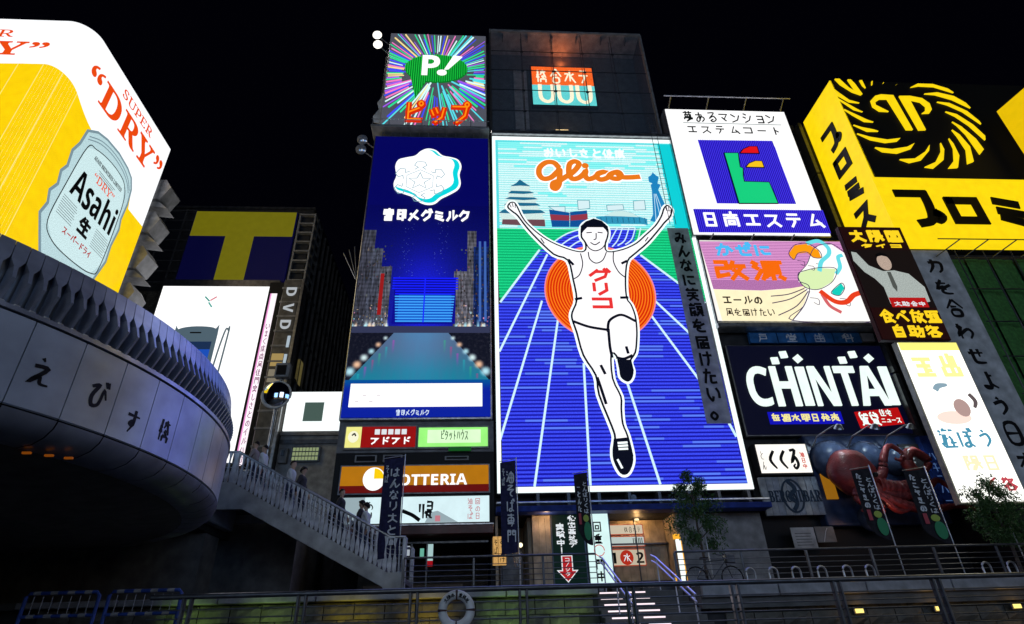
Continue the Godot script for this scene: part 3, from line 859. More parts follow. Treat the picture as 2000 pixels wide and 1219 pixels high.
# ---------------------------------------------------------------- ground, water, banks
func build_ground() -> void:
	var o := setting("water", Vector3(0, 0, 40))
	var wm := paint("water", 0.01, 0.014, 0.018, 0.08, 0.0, 0.0)
	wm.normal_enabled = true
	var nt := noise_tex(0.02, 21, 0, 1)
	nt.as_normal_map = true
	nt.bump_strength = 4.0
	wm.normal_texture = nt
	wm.uv1_triplanar = true
	wm.uv1_world_triplanar = true
	wm.uv1_scale = Vector3(0.25, 0.25, 0.25)
	bx(o, "water_surface", wm, Vector3(-200, -1, 11.35), Vector3(200, 0, 200))
	o = setting("ground")
	bx(o, "ground_sheet", mats["paving"], Vector3(-300, 0.4, -300), Vector3(300, 2.70, -0.6))
	o = setting("lower_promenade")
	bx(o, "paving", mats["concrete"], Vector3(-60, 0.1, 7.45), Vector3(60, 1.4, 11.3), 0.03)
	bx(o, "kerb", mats["concrete"], Vector3(-60, 0.2, 11.31), Vector3(60, 1.5, 11.55), 0.03)
	o = setting("upper_promenade")
	bx(o, "paving", mats["paving"], Vector3(-60, 2.605, -0.59), Vector3(2.3, 2.75, 7.7))
	bx(o, "paving", mats["paving"], Vector3(2.3, 2.2, -0.59), Vector3(4.95, 2.75, 5.9))
	bx(o, "paving", mats["paving"], Vector3(4.95, 2.2, -0.59), Vector3(60, 2.75, 7.7))
	# pale fascia of the slab above the retaining wall
	var fm := paint("fascia", 0.3, 0.31, 0.34, 0.5, 0.0, 0.6)
	var x := -12.0
	while x < 26.0:
		if x + 2.35 <= 2.31 or x >= 4.9:
			bx(o, "fascia", fm, Vector3(x, 2.46 if x > 3.0 else 2.61, 7.7), Vector3(x + 2.35, 2.752, 7.83), 0.015)
		elif x < 2.3:
			bx(o, "fascia", fm, Vector3(x, 2.61, 7.7), Vector3(2.28, 2.752, 7.83), 0.015)
		elif x < 4.9:
			bx(o, "fascia", fm, Vector3(4.97, 2.46, 7.7), Vector3(x + 2.35, 2.752, 7.83), 0.015)
		x += 2.38
	# stone retaining wall, block by block
	o = setting("retaining_wall")
	bx(o, "backing", mats["dark_wall"], Vector3(-60, 1.39, 7.2), Vector3(2.3, 2.6, 7.42))
	bx(o, "backing", mats["dark_wall"], Vector3(4.95, 1.39, 7.2), Vector3(60, 2.45, 7.42))
	var stones := []
	for k in 6:
		stones.append(rough_block(0.74, 0.33, 0.2, 50 + k))
	for row in 3:
		var sx := -11.6 + 0.37 * (row % 2)
		while sx < 18.0:
			if sx + 0.75 < 2.2 or sx > 5.0:
				var s := put(o, "stone", stones[rng.randi() % 6], mats["stone"], Transform3D(Basis(), Vector3(sx + 0.375, 1.41 + (0.345 if sx > 3.0 else 0.392) * row + (0.17 if sx > 3.0 else 0.195), 7.5)))
				s.scale = Vector3(1, 1.0 if sx > 3.0 else 1.14, 1 + rng.randf_range(-0.15, 0.35))
			sx += 0.765
	# coloured uplights at the foot of the wall
	var washes := [[-7.9, 0.7, 0.9, 0.45, "green, nearest the works barriers"], [-6.0, 0.72, 0.9, 0.45, "green, second from the works barriers"], [-4.0, 0.95, 0.85, 0.2, "yellow, below the foot of the stairs"],
		[-2.1, 1.0, 0.85, 0.15, "yellow, just before the life ring"], [-0.1, 0.68, 0.9, 0.45, "green, just past the life ring"], [1.5, 0.7, 0.88, 0.5, "green, nearest the lit steps"]]
	for w in washes:
		var c := Color(w[1], w[2], w[3])
		var f := thing("wall_uplight", "small ground uplight washing the stone wall %s" % w[4], "light", Vector3(w[0], 1.4, 8.6), "uplights at the foot of the stone wall")
		bx(f, "housing", mats["dark_steel"], Vector3(w[0] - 0.12, 1.4, 8.53), Vector3(w[0] + 0.12, 1.46, 8.67), 0.01)
		bx(f, "lens", glow("wash_lens_%d" % int(w[1] * 100), w[1], w[2], w[3], 0.8), Vector3(w[0] - 0.09, 1.461, 8.55), Vector3(w[0] + 0.09, 1.468, 8.65))
		spot_light("wall_uplight_beam", Vector3(w[0], 1.5, 8.6), Vector3(w[0], 2.3, 7.5), c, 1.7, 38.0)
	# bridge-level street on the far left
	o = setting("street")
	bx(o, "paving", paint("street_paving", 0.12, 0.12, 0.12, 0.9), Vector3(-80, 2.71, -60), Vector3(-7.2, 5.9, 2.2))
	bx(o, "steps_wall", mats["abutment_concrete"], Vector3(-80, 2.76, 2.2), Vector3(-7.1, 5.88, 2.4))

func rough_block(w: float, h: float, d: float, seed_value: int) -> ArrayMesh:
	var r := RandomNumberGenerator.new()
	r.seed = seed_value
	var st := new_st()
	var nx := 5
	var ny := 4
	var g := []
	for j in ny:
		var row := []
		for i in nx:
			var edge := i == 0 or j == 0 or i == nx - 1 or j == ny - 1
			row.append(Vector3(-w / 2 + w * i / (nx - 1), -h / 2 + h * j / (ny - 1), (0.0 if edge else r.randf_range(0.03, 0.09))))
		g.append(row)
	for j in ny - 1:
		for i in nx - 1:
			quad(st, g[j][i], g[j][i + 1], g[j + 1][i + 1], g[j + 1][i])
	for i in nx - 1:
		quad(st, g[ny - 1][i], g[ny - 1][i + 1], g[ny - 1][i + 1] - Vector3(0, 0, d), g[ny - 1][i] - Vector3(0, 0, d))
		quad(st, g[0][i + 1], g[0][i], g[0][i] - Vector3(0, 0, d), g[0][i + 1] - Vector3(0, 0, d))
	for j in ny - 1:
		quad(st, g[j][nx - 1], g[j][nx - 1] - Vector3(0, 0, d), g[j + 1][nx - 1] - Vector3(0, 0, d), g[j + 1][nx - 1])
		quad(st, g[j][0], g[j + 1][0], g[j + 1][0] - Vector3(0, 0, d), g[j][0] - Vector3(0, 0, d))
	return done(st)

# ---------------------------------------------------------------- bridge
const BC := Vector3(-14.84, 0, 12.38)
const AMBER := [Vector3(-7.65, 4.31, 15.1), Vector3(-7.42, 4.31, 14.95), Vector3(-7.22, 4.31, 14.8)]

func around(deg: float, r: float, y: float) -> Vector3:
	return Vector3(r * sin(deg_to_rad(deg)), y, r * cos(deg_to_rad(deg)))

func add_ring(st: SurfaceTool, prof: Array, a0: float, a1: float, n: int) -> void:
	for i in n:
		var t := lerpf(a0, a1, float(i) / n)
		var u := lerpf(a0, a1, float(i + 1) / n)
		for k in prof.size() - 1:
			var p: Vector2 = prof[k]
			var q: Vector2 = prof[k + 1]
			quad(st, around(t, p.x, p.y), around(u, p.x, p.y), around(u, q.x, q.y), around(t, q.x, q.y))

func build_bridge() -> void:
	var o := thing("round_bridge", "round grey metal bridge head with finned parapet above the canal", "bridge", BC)
	var at := Transform3D(Basis(), BC)
	var st := new_st()
	add_ring(st, [Vector2(8.2, 4.66), Vector2(8.2, 6.02)], 0, 360, 120)
	add_ring(st, [Vector2(8.2, 5.93), Vector2(0.01, 5.95)], 0, 360, 120)
	put(o, "drum", done(st), mats["dark_wall"], at)
	# underside: shallow cone of dark plates with ribs
	st = new_st()
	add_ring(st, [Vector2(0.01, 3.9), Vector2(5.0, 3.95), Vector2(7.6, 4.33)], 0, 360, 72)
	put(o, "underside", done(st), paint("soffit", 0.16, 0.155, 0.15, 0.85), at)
	# lower lip, in bent segments
	var lip := [Vector2(7.6, 4.33), Vector2(7.9, 4.34), Vector2(8.12, 4.42), Vector2(8.25, 4.54), Vector2(8.29, 4.645)]
	# the fascia panels
	var pm: StandardMaterial3D = mats["panel_metal"]
	var a := 25.06
	var idx := 0
	while a < 165.0:
		st = new_st()
		add_ring(st, [Vector2(8.27, 4.672), Vector2(8.29, 4.69), Vector2(8.29, 5.945), Vector2(8.27, 5.96)], a + 0.06, a + 5.36, 8)
		for e in [a + 0.06, a + 5.36]:
			var q := [around(e, 8.29, 4.69), around(e, 8.29, 5.945), around(e, 8.2, 5.945), around(e, 8.2, 4.69)]
			if e == a + 0.06:
				quad(st, q[0], q[1], q[2], q[3])
			else:
				quad(st, q[3], q[2], q[1], q[0])
		put(o, "fascia_panel", done(st), pm, at)
		st = new_st()
		st.set_smooth_group(0)
		add_ring(st, lip, a + 0.08, a + 5.34, 6)
		put(o, "lip_segment", done(st), mats["fin_metal"], at)
		a += 5.42
		idx += 1
	# top rail under the fins
	st = new_st()
	add_ring(st, [Vector2(8.2, 5.975), Vector2(8.31, 5.985), Vector2(8.31, 6.055), Vector2(8.05, 6.065)], 20, 200, 140)
	put(o, "parapet_base", done(st), mats["fin_metal"], at)
	# one fin, bent outwards at the knee
	var rows := [[7.12, 8.12, 0.097, 0.03], [6.86, 8.165, 0.097, 0.03], [6.8, 8.175, 0.09, 0.05], [6.74, 8.19, 0.062, 0.1], [6.68, 8.205, 0.03, 0.18], [6.46, 8.3, 0.022, 0.3], [6.07, 8.12, 0.018, 0.16]]
	st = new_st()
	for i in rows.size() - 1:
		var p: Array = rows[i]
		var q: Array = rows[i + 1]
		var pf := [Vector3(-p[2], p[0], p[1]), Vector3(p[2], p[0], p[1]), Vector3(p[2], p[0], p[1] - p[3]), Vector3(-p[2], p[0], p[1] - p[3])]
		var qf := [Vector3(-q[2], q[0], q[1]), Vector3(q[2], q[0], q[1]), Vector3(q[2], q[0], q[1] - q[3]), Vector3(-q[2], q[0], q[1] - q[3])]
		for k in 4:
			quad(st, qf[k], qf[(k + 1) % 4], pf[(k + 1) % 4], pf[k])
		if i == 0:
			quad(st, pf[0], pf[1], pf[2], pf[3])
	var fin := done(st)
	var clip := box_mesh(Vector3(0.09, 0.05, 0.07), 0.012)
	var t := 32.0
	while t < 168.0:
		var b := Basis(Vector3.UP, deg_to_rad(t))
		put(o, "fin", fin, mats["fin_metal"], Transform3D(b, BC))
		put(o, "fin_foot", clip, paint("fin_foot", 0.55, 0.55, 0.55, 0.4, 0.5), Transform3D(b, BC + b * Vector3(0.0, 6.09, 8.2)))
		t += 1.45
	# inner screen behind the fins
	st = new_st()
	add_ring(st, [Vector2(7.9, 6.06), Vector2(7.96, 6.6), Vector2(8.04, 7.0), Vector2(8.04, 7.1), Vector2(7.94, 7.1)], 20, 200, 120)
	put(o, "inner_screen", done(st), paint("screen_metal", 0.26, 0.265, 0.28, 0.35, 0.6), at)
	# brush-written name, one letter to a panel
	var ink: StandardMaterial3D = mats["ink"]
	var name_at := [["え", 65.0, 5.3], ["び", 71.5, 5.27], ["す", 77.0, 5.08], ["橋", 82.5, 5.17]]
	for l in name_at:
		var b := Basis(Vector3.UP, deg_to_rad(l[1]))
		FT = Transform3D(b, BC + b * Vector3(0, l[2], 8.285))
		kana(o, "letter", ink, l[0], [-0.2, -0.26, 0.2, 0.26], 0.15, 0.0, 0.012, {"brush": 0.7})
	# deck running back to the bank
	bx(o, "deck", mats["dark_wall"], Vector3(-22, 4.9, -0.5), Vector3(-9.4, 5.92, 8.0))
	bx(o, "deck_edge", mats["panel_metal"], Vector3(-9.4, 5.1, 3.0), Vector3(-9.1, 6.1, 7.2), 0.03)
	# under the arch: pale lamps and warm lamps
	for p in [AMBER[0], AMBER[1], AMBER[2]]:
		var f := thing("underbridge_lamp", "small amber lamp under the bridge lip, %s" % ["nearest the frame edge", "middle one of three", "nearest the canal"][AMBER.find(p)], "lamp", p, "amber lamps under the bridge")
		bx(f, "lamp_body", glow("amber_lamp", 0.8, 0.42, 0.08, 0.28), p - Vector3(0.06, 0.05, 0.02), p + Vector3(0.06, -0.02, 0.02))
	for k in 2:
		var p := Vector3(-13.1 + 2.27 * k, 4.9, 6.0)
		var f := thing("slot_lamp", "thin slot lamp in the dark under the bridge, %s one" % ["inner", "outer"][k], "lamp", p, "slot lamps under the bridge")
		bx(f, "lamp_tube", glow("slot_lamp", 0.75, 0.62, 0.55, 0.9), p - Vector3(0.09, 0.015, 0.02), p + Vector3(0.09, 0.015, 0.02))
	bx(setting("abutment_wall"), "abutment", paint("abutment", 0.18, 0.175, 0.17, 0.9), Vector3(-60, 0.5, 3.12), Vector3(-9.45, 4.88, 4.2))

# ---------------------------------------------------------------- stairs
func stair_y(x: float) -> float:
	return 6.22 - (clampf(x, -8.6, -2.6) + 8.6) * 0.5405

func build_stairs() -> void:
	var o := thing("bridge_stairs", "grey stairs with bottle-shaped balusters leading down from the bridge", "stairs", Vector3(-3.2, 2.75, 5.0))
	var cm := paint("stair_side", 0.48, 0.49, 0.49, 0.7, 0.0, 0.4)
	for side in 2:
		var z := 4.9 if side == 0 else 2.5
		frame_at(z)
		slab(o, "stringer", cm, PackedVector2Array([Vector2(-9.4, 6.25), Vector2(-8.62, 6.25), Vector2(-3.55, 3.51), Vector2(-3.0, 3.51), Vector2(-3.0, 2.76), Vector2(-3.5, 2.76), Vector2(-3.66, 3.12), Vector2(-8.15, 5.42), Vector2(-9.4, 5.42)]), 0.0, 0.18)
	# treads
	var n := 18
	for i in n:
		var x := -8.6 + i * 0.31
		var y := stair_y(x)
		if y < 2.9:
			break
		bx(o, "tread", mats["concrete"], Vector3(x, y - 0.17, 2.69), Vector3(x + 0.33, y - 0.02, 4.89), 0.01)
	bx(o, "landing", mats["concrete"], Vector3(-9.4, 5.7, 2.69), Vector3(-8.61, 6.2, 4.89))
	# balusters
	var prof := PackedVector2Array([Vector2(-0.03, 0), Vector2(0.03, 0), Vector2(0.05, 0.06), Vector2(0.062, 0.2), Vector2(0.052, 0.34), Vector2(0.026, 0.5), Vector2(0.016, 0.66), Vector2(0.02, 0.8), Vector2(0.045, 0.93), Vector2(0.055, 0.98), Vector2(-0.055, 0.98), Vector2(-0.045, 0.93), Vector2(-0.02, 0.8), Vector2(-0.016, 0.66), Vector2(-0.026, 0.5), Vector2(-0.052, 0.34), Vector2(-0.062, 0.2), Vector2(-0.05, 0.06)])
	var st := new_st()
	add_slab(st, prof, -0.025, 0.025)
	var rev := PackedVector2Array()
	for p in prof:
		rev.append(Vector2(-p.x, p.y))
	var bal := done(st)
	var sm := paint("baluster", 0.58, 0.61, 0.68, 0.45, 0.1, 0.8)
	for side in 2:
		var z := 4.99 if side == 0 else 2.59
		var k := 0
		while k < 42:
			var x := -9.3 + 0.145 * k
			if x > -3.1:
				break
			put(o, "baluster", bal, sm, Transform3D(Basis(), Vector3(x, maxf(stair_y(x), 3.5) + 0.02, z)))
			k += 1
		var top := [Vector3(-9.45, 7.24, z), Vector3(-8.62, 7.24, z), Vector3(-3.55, 4.53, z), Vector3(-3.05, 4.5, z)]
		tube(o, "handrail", mats["steel"], top, 0.045, 10)
		for d in [0.36, 0.5]:
			var mid := []
			for v in top:
				mid.append(v - Vector3(0, d, 0.0))
			tube(o, "guard_rail", mats["steel"], mid, 0.014, 6)
		bx(o, "newel", sm, Vector3(-8.72, 6.2, z - 0.07), Vector3(-8.56, 7.22, z + 0.07), 0.03)
		bx(o, "newel", sm, Vector3(-3.14, 2.76, z - 0.07), Vector3(-3.0, 4.5, z + 0.07), 0.03)

# ---------------------------------------------------------------- beer sign on the far left
func beer_skin(s: float) -> Vector3:
	# s runs along the face: below -4.2 the front, then the rounded corner, then the side
	var r := 1.1
	var c := Vector3(-20.59 - r, 0, 4.8 - r)
	if s < -r * PI / 2.0:
		return Vector3(c.x + (s + r * PI / 2.0), 0, 4.8)
	if s < 0.0:
		var t := -s / r
		return c + Vector3(r * cos(t), 0, r * sin(t))
	return Vector3(-20.59, 0, c.z - s)

func build_beer_tower() -> void:
	var o := thing("beer_sign_tower", "rounded tower wrapped in a glowing white and yellow beer screen", "billboard", Vector3(-22, 5.9, 0))
	bx(o, "tower_wall", mats["dark_wall"], Vector3(-36, 5.9, -4.0), Vector3(-21.75, 29.5, 3.6))
	bx(o, "tower_wall", mats["dark_wall"], Vector3(-36, 5.9, -3.95), Vector3(-20.75, 17.0, 4.5))
	var cols := []
	for i in 15:
		cols.append(-15.0 + i * (15.0 - 1.1 * PI / 2.0) / 14.0)
	for i in 12:
		cols.append(-1.1 * PI / 2.0 * (1.0 - (i + 1) / 12.0))
	for i in 24:
		cols.append((i + 1) * 7.7 / 24.0)
	var y0 := 15.5
	var y1 := 29.72
	var bound := func(s: float) -> float:
		# height of the yellow field
		if s < -1.75:
			return 26.35 - 0.012 * pow(s + 1.75, 2.0)
		if s < 1.7:
			return lerpf(26.35, 24.9, smoothstep(-1.75, 1.9, s) * 0.9 + 0.1 * (s + 1.75) / 3.5)
		if s < 5.9:
			return 24.6
		return 23.45
	var st := new_st()
	var sy := new_st()
	for i in cols.size() - 1:
		var a: Vector3 = beer_skin(cols[i])
		var b: Vector3 = beer_skin(cols[i + 1])
		var n := Vector3.UP.cross(b - a).normalized() * -1.0
		if n.dot(Vector3(1, 0, 1)) < 0.0:
			n = -n
		quad(st, a + Vector3(0, y0, 0), b + Vector3(0, y0, 0), b + Vector3(0, y1, 0), a + Vector3(0, y1, 0))
		var f := n * 0.012
		quad(sy, a + f + Vector3(0, y0, 0), b + f + Vector3(0, y0, 0), b + f + Vector3(0, bound.call(cols[i + 1]), 0), a + f + Vector3(0, bound.call(cols[i]), 0))
	put(o, "white_screen", done(st), glow("beer_white", 0.98, 0.99, 1.0, 1.1))
	var ym := glow("beer_yellow", 1.0, 0.83, 0.02, 1.0)
	put(o, "yellow_field", done(sy), ym)
	# seams between the screen's modules
	var seam := glow("beer_seam", 1.0, 0.93, 0.55, 1.0)
	st = new_st()
	for s in [-9.6, -7.9, -6.2, -4.5, -2.9, -1.75, -0.9, 0.0]:
		var a: Vector3 = beer_skin(s)
		add_tube(st, [a + Vector3(0, y0, 0), a + Vector3(0, bound.call(s) - 0.02, 0)], [0.022], 5, false)
	put(o, "module_seam", done(st), seam)
	# side face: u runs to the back, v up
	FT = Transform3D(Basis(Vector3(0, 0, -1), Vector3.UP, Vector3(1, 0, 0)), Vector3(-20.59, 0, 0))
	var red := glow("beer_red", 0.93, 0.29, 0.05, 1.0)
	latin(o, "lettering", red, "DRY", [-2.45, 26.55, 2.75, 28.2], 0.012, 0.02, {"font": "Droid Serif"})
	latin(o, "lettering", red, "SUPER", [-1.2, 28.55, 1.95, 29.15], 0.012, 0.02, {"font": "Droid Serif", "weight": 400})
	latin(o, "lettering", red, "\u201c", [-3.6, 27.4, -2.65, 28.25], 0.012, 0.02, {"font": "Droid Serif"})
	latin(o, "lettering", red, "\u201d", [2.95, 27.5, 3.75, 28.3], 0.012, 0.02, {"font": "Droid Serif"})
	var can := pts2([-2.3, 24.7, -1.66, 25.25, -0.9, 25.5, 0.2, 25.6, 1.2, 25.45, 1.75, 25.2, 2.1, 24.6, 2.25, 23.6, 2.2, 22.5, 2.35, 21.9, 2.22, 20.7, 2.3, 19.7, 2.0, 18.6, 1.6, 17.0, -1.6, 17.0, -2.3, 18.2, -2.75, 19.0, -2.6, 19.7, -2.8, 20.3, -2.55, 20.9, -2.7, 21.6, -2.5, 22.1, -2.62, 23.0, -2.4, 23.7])
	slab(o, "can_picture", glow("can_dark", 0.5, 0.6, 0.64, 1.0), can, 0.014, 0.03)
	var inner: Array = Geometry2D.offset_polygon(can, -0.14)
	var cp := slab(o, "can_picture", glow("can_body", 0.74, 0.86, 0.88, 1.05), inner[0], 0.03, 0.034)
	cp.name = "can_body_picture"
	var lab := pts2([-1.85, 23.9, -1.3, 24.3, -0.4, 24.55, 0.6, 24.6, 1.4, 24.35, 1.85, 23.2, 1.95, 19.3, 1.5, 18.5, -0.2, 18.25, -1.5, 18.35, -2.15, 19.0, -2.1, 21.2])
	slab(o, "can_label", glow("can_label", 0.82, 0.93, 0.94, 1.05), lab, 0.034, 0.038)
	for d in [0.0, 0.2]:
		ribbon(o, "can_rim", mats["can_dark"], pts2([-2.0, 24.5 - d, -1.2, 25.0 - d, -0.2, 25.22 - d, 0.8, 25.15 - d, 1.5, 24.85 - d, 1.9, 24.4 - d]), 0.06, 0.034, 0.04)
	var lo2 := lab.duplicate()
	lo2.append(lab[0])
	ribbon(o, "label_line", mats["ink"], lo2, 0.05, 0.036, 0.042)
	latin(o, "lettering", mats["ink"], "Asahi", [-1.75, 21.0, 1.75, 22.75], 0.038, 0.012, {"shear": 0.0})
	latin(o, "lettering", red, "\u201cDRY\u201d", [-0.75, 22.8, 1.05, 23.25], 0.038, 0.008, {"font": "Droid Serif", "weight": 400})
	latin(o, "lettering", paint("grey_ink", 0.15, 0.17, 0.18, 0.7, 0.0, 0.0), "ASAHI BREWERIES LIMITED", [-1.2, 23.75, 1.35, 24.0], 0.038, 0.008, {"font": "Droid Serif"})
	kana(o, "lettering", mats["ink"], "生", [-0.55, 19.75, 0.5, 20.75], 0.17, 0.036, 0.048)
	kana(o, "lettering", glow("can_red", 0.72, 0.1, 0.1, 0.9), "スーパードライ", [-1.2, 19.05, 1.1, 19.5], 0.15, 0.036, 0.046)
	for k in 9:
		for side in 2:
			var u0 := -1.95 if side == 0 else 0.75
			rect(o, "print_line", mats["grey_ink"], u0, 20.72 - k * 0.13, u0 + 1.05 + 0.06 * (k % 3), 20.745 - k * 0.13, 0.036, 0.041)
	for k in 3:
		rect(o, "print_line", mats["grey_ink"], -0.6 + 0.1 * k, 23.5 - k * 0.12, 0.9 - 0.1 * k, 23.53 - k * 0.12, 0.036, 0.041)
	# the same words run on along the front face
	FT = Transform3D(Basis(), Vector3(0, 0, 4.8))
	latin(o, "lettering", red, "DRY\u201d", [-27.6, 26.95, -21.95, 27.95], 0.012, 0.02, {"font": "Droid Serif"})
	latin(o, "lettering", red, "SUPER", [-27.7, 28.3, -23.9, 28.85], 0.012, 0.02, {"font": "Droid Serif", "weight": 400})
	# maintenance hoods behind the screen's edge
	for k in 4:
		var y := 27.4 - k * 2.55
		FT = Transform3D(Basis(), Vector3(0, 0, -5.6))
		slab(o, "service_hood", mats["grey_wall"], PackedVector2Array([Vector2(-21.6, y), Vector2(-20.35, y), Vector2(-19.95, y - 0.6), Vector2(-20.35, y - 1.55), Vector2(-21.6, y - 1.55)]), 0.0, 1.3)
		slab(o, "service_hood", mats["grey_wall"], PackedVector2Array([Vector2(-21.6, y - 1.6), Vector2(-20.5, y - 1.6), Vector2(-19.9, y - 2.1), Vector2(-21.6, y - 1.9)]), 0.1, 1.1)

# ---------------------------------------------------------------- building with the video screen
func build_video_building() -> void:
	var o := thing("video_building", "dark glass building with gridded windows and a corner lift tower", "building", Vector3(-20, 5.9, -16))
	bx(o, "wall", mats["dark_wall"], Vector3(-42, 5.9, -30), Vector3(-13.15, 30.3, -10.6))
	bx(o, "cornice", mats["dark_steel"], Vector3(-42, 30.3, -30), Vector3(-13.05, 30.5, -10.45))
	# window grid left of the letter hoarding
	var mull := paint("mullion", 0.16, 0.16, 0.17, 0.5, 0.3)
	for k in 8:
		bx(o, "mullion", mull, Vector3(-34, 23.7 + k * 0.9, -10.6), Vector3(-21.7, 23.76 + k * 0.9, -10.45))
	for k in 9:
		bx(o, "mullion", mull, Vector3(-33.2 + k * 1.35, 23.6, -10.6), Vector3(-33.14 + k * 1.35, 30.2, -10.47))
	var pane := paint("night_pane", 0.02, 0.022, 0.03, 0.1, 0.0, 0.0)
	for k in 7:
		for j in 8:
			bx(o, "pane", pane, Vector3(-33.1 + j * 1.35, 23.79 + k * 0.9, -10.59), Vector3(-31.9 + j * 1.35, 24.57 + k * 0.9, -10.53))
	# floor below: lit look painted in as a paler pane colour
	for j in 4:
		bx(o, "window", paint("office_pane", 0.12, 0.11, 0.09, 0.3), Vector3(-26.5 + j * 1.1, 20.4, -10.6), Vector3(-25.5 + j * 1.1, 23.0, -10.5))
	# side wall ribs facing the street
	for k in 13:
		bx(o, "wall_rib", mull, Vector3(-13.15, 8, -11.6 - k * 1.15), Vector3(-12.95, 30.2, -11.5 - k * 1.15))
	for k in 6:
		bx(o, "wall_band", mull, Vector3(-13.15, 10.5 + k * 3.3, -28), Vector3(-13.0, 10.7 + k * 3.3, -11.0))
	for p in [[-15.2, 13.5], [-17.5, 14.2], [-16.4, 10.3], [-20.2, 14.0], [-13.0, 17.2]]:
		bx(o, "lit_window", glow("side_window", 0.55, 0.5, 0.3, 0.35), Vector3(-13.15, p[1], p[0] - 0.4), Vector3(-12.98, p[1] + 1.7, p[0] + 0.35))
	# white frame of the upper stair
	for k in 8:
		bx(o, "stair_frame", mats["grey_wall"], Vector3(-14.0, 23.75 + k * 0.83, -10.5), Vector3(-12.85, 23.86 + k * 0.83, -10.2))
	for x in [-14.05, -12.95]:
		bx(o, "stair_frame", mats["grey_wall"], Vector3(x, 23.6, -10.5), Vector3(x + 0.12, 29.75, -10.25))
	for k in 8:
		bx(o, "stair_frame", mats["grey_wall"], Vector3(-12.95, 23.75 + k * 0.83, -12.0), Vector3(-12.83, 23.86 + k * 0.83, -10.5))
	# lift tower with letter boxes
	bx(o, "lift_tower", paint("lift_glass", 0.17, 0.16, 0.15, 0.25), Vector3(-13.85, 5.95, -10.59), Vector3(-12.65, 23.3, -9.4), 0.03)
	bx(o, "tower_corner", mats["steel"], Vector3(-12.66, 5.95, -9.42), Vector3(-12.5, 23.3, -9.3))
	for k in 13:
		bx(o, "tower_band", mats["grey_wall"], Vector3(-13.9, 9.6 + k * 1.08, -9.42), Vector3(-12.6, 9.72 + k * 1.08, -9.36))
	frame_at(-9.39)
	var plate := paint("letter_plate", 0.1, 0.1, 0.1, 0.5)
	for k in 3:
		var y := 21.9 - k * 1.25
		rect(o, "letter_plate", plate, -13.75, y - 0.12, -12.75, y + 0.95, 0.0, 0.03)
		var saved := FT
		FT = FT * Transform3D(Basis(Vector3(0, 0, 1), -PI / 2), Vector3(-13.25, y + 0.42, 0))
		latin(o, "letter", glow("dvd_white", 0.72, 0.74, 0.76, 0.9), ["D", "V", "D"][k], [-0.33, -0.33, 0.33, 0.33], 0.03, 0.03)
		FT = saved
	for k in 3:
		bx(o, "lit_pane", glow("lift_lit_%d" % k, [0.8, 0.62, 0.5][k], [0.68, 0.58, 0.5][k], [0.42, 0.5, 0.42][k], 0.6), Vector3(-13.72, 16.9 - k * 1.08, -9.41), Vector3(-13.0, 17.75 - k * 1.08, -9.37))
	for k in 8:
		bx(o, "white_strip", glow("lift_strip", 0.78, 0.85, 0.9, 0.7), Vector3(-12.95, 18.2 - k * 1.3, -9.4), Vector3(-12.78, 19.0 - k * 1.3, -9.35))
	# the letter hoarding
	o = thing("letter_hoarding", "navy hoarding with one huge mustard yellow letter on the dark building", "billboard", Vector3(-17.9, 23.7, -10.3))
	frame_at(-10.3)
	rect(o, "board", glow("hoard_navy", 0.02, 0.02, 0.2, 0.8), -21.55, 23.75, -14.25, 29.85, -0.2, 0.0)
	var yl := glow("hoard_yellow", 0.43, 0.41, 0.05, 0.9)
	slab(o, "letter", yl, PackedVector2Array([Vector2(-21.5, 29.83), Vector2(-14.3, 29.83), Vector2(-14.3, 27.6), Vector2(-17.0, 27.6), Vector2(-17.0, 23.76), Vector2(-19.0, 23.76), Vector2(-19.0, 27.6), Vector2(-21.5, 27.6)]), 0.0, 0.03)
	# the video screen
	o = thing("video_screen", "tall white video screen showing a smartphone below the dark hoarding", "screen", Vector3(-18.3, 11, -9.9))
	frame_at(-9.9)
	rect(o, "case", mats["dark_steel"], -22.1, 10.8, -14.35, 23.6, -0.6, -0.02)
	rect(o, "screen", glow("video_white", 1, 1, 1, 1.2), -21.95, 11.0, -14.95, 23.05, -0.02, 0.0)
	var ph := glow("phone_grey", 0.32, 0.4, 0.45, 0.9)
	slab(o, "phone_picture", ph, smooth(PackedVector2Array([Vector2(-20.3, 11.2), Vector2(-20.35, 19.3), Vector2(-20.15, 19.75), Vector2(-19.4, 19.95), Vector2(-18.4, 19.95), Vector2(-17.8, 19.8), Vector2(-17.6, 19.4), Vector2(-17.6, 11.2)]), 3), 0.0, 0.015)
	rect(o, "phone_display", glow("phone_blue", 0.1, 0.32, 0.75, 0.9), -20.05, 11.5, -17.85, 18.3, 0.015, 0.02)
	rect(o, "phone_display", glow("phone_bar", 0.1, 0.2, 0.35, 0.8), -20.05, 18.3, -17.85, 18.85, 0.015, 0.022)
	rect(o, "phone_slot", mats["ink"], -19.35, 19.45, -18.65, 19.55, 0.015, 0.02)
	ribbon(o, "phone_edge", glow("phone_side", 0.35, 0.42, 0.45, 0.9), PackedVector2Array([Vector2(-17.35, 11.3), Vector2(-17.4, 16.5), Vector2(-17.2, 19.5), Vector2(-17.0, 19.7), Vector2(-16.95, 19.2), Vector2(-17.1, 11.3)]), 0.1, 0.0, 0.015)
	for l in [[-19.0, 22.2, -18.7, 21.9, 0.25, 0.6, 0.55], [-18.68, 21.75, -18.45, 21.45, 0.3, 0.65, 0.6], [-18.6, 21.95, -18.3, 22.2, 0.85, 0.5, 0.55]]:
		ribbon(o, "mark_stroke", glow("mark_%d" % int(l[4] * 100), l[4], l[5], l[6], 1.0), PackedVector2Array([Vector2(l[0], l[1]), Vector2(l[2], l[3])]), 0.1, 0.0, 0.012, false)
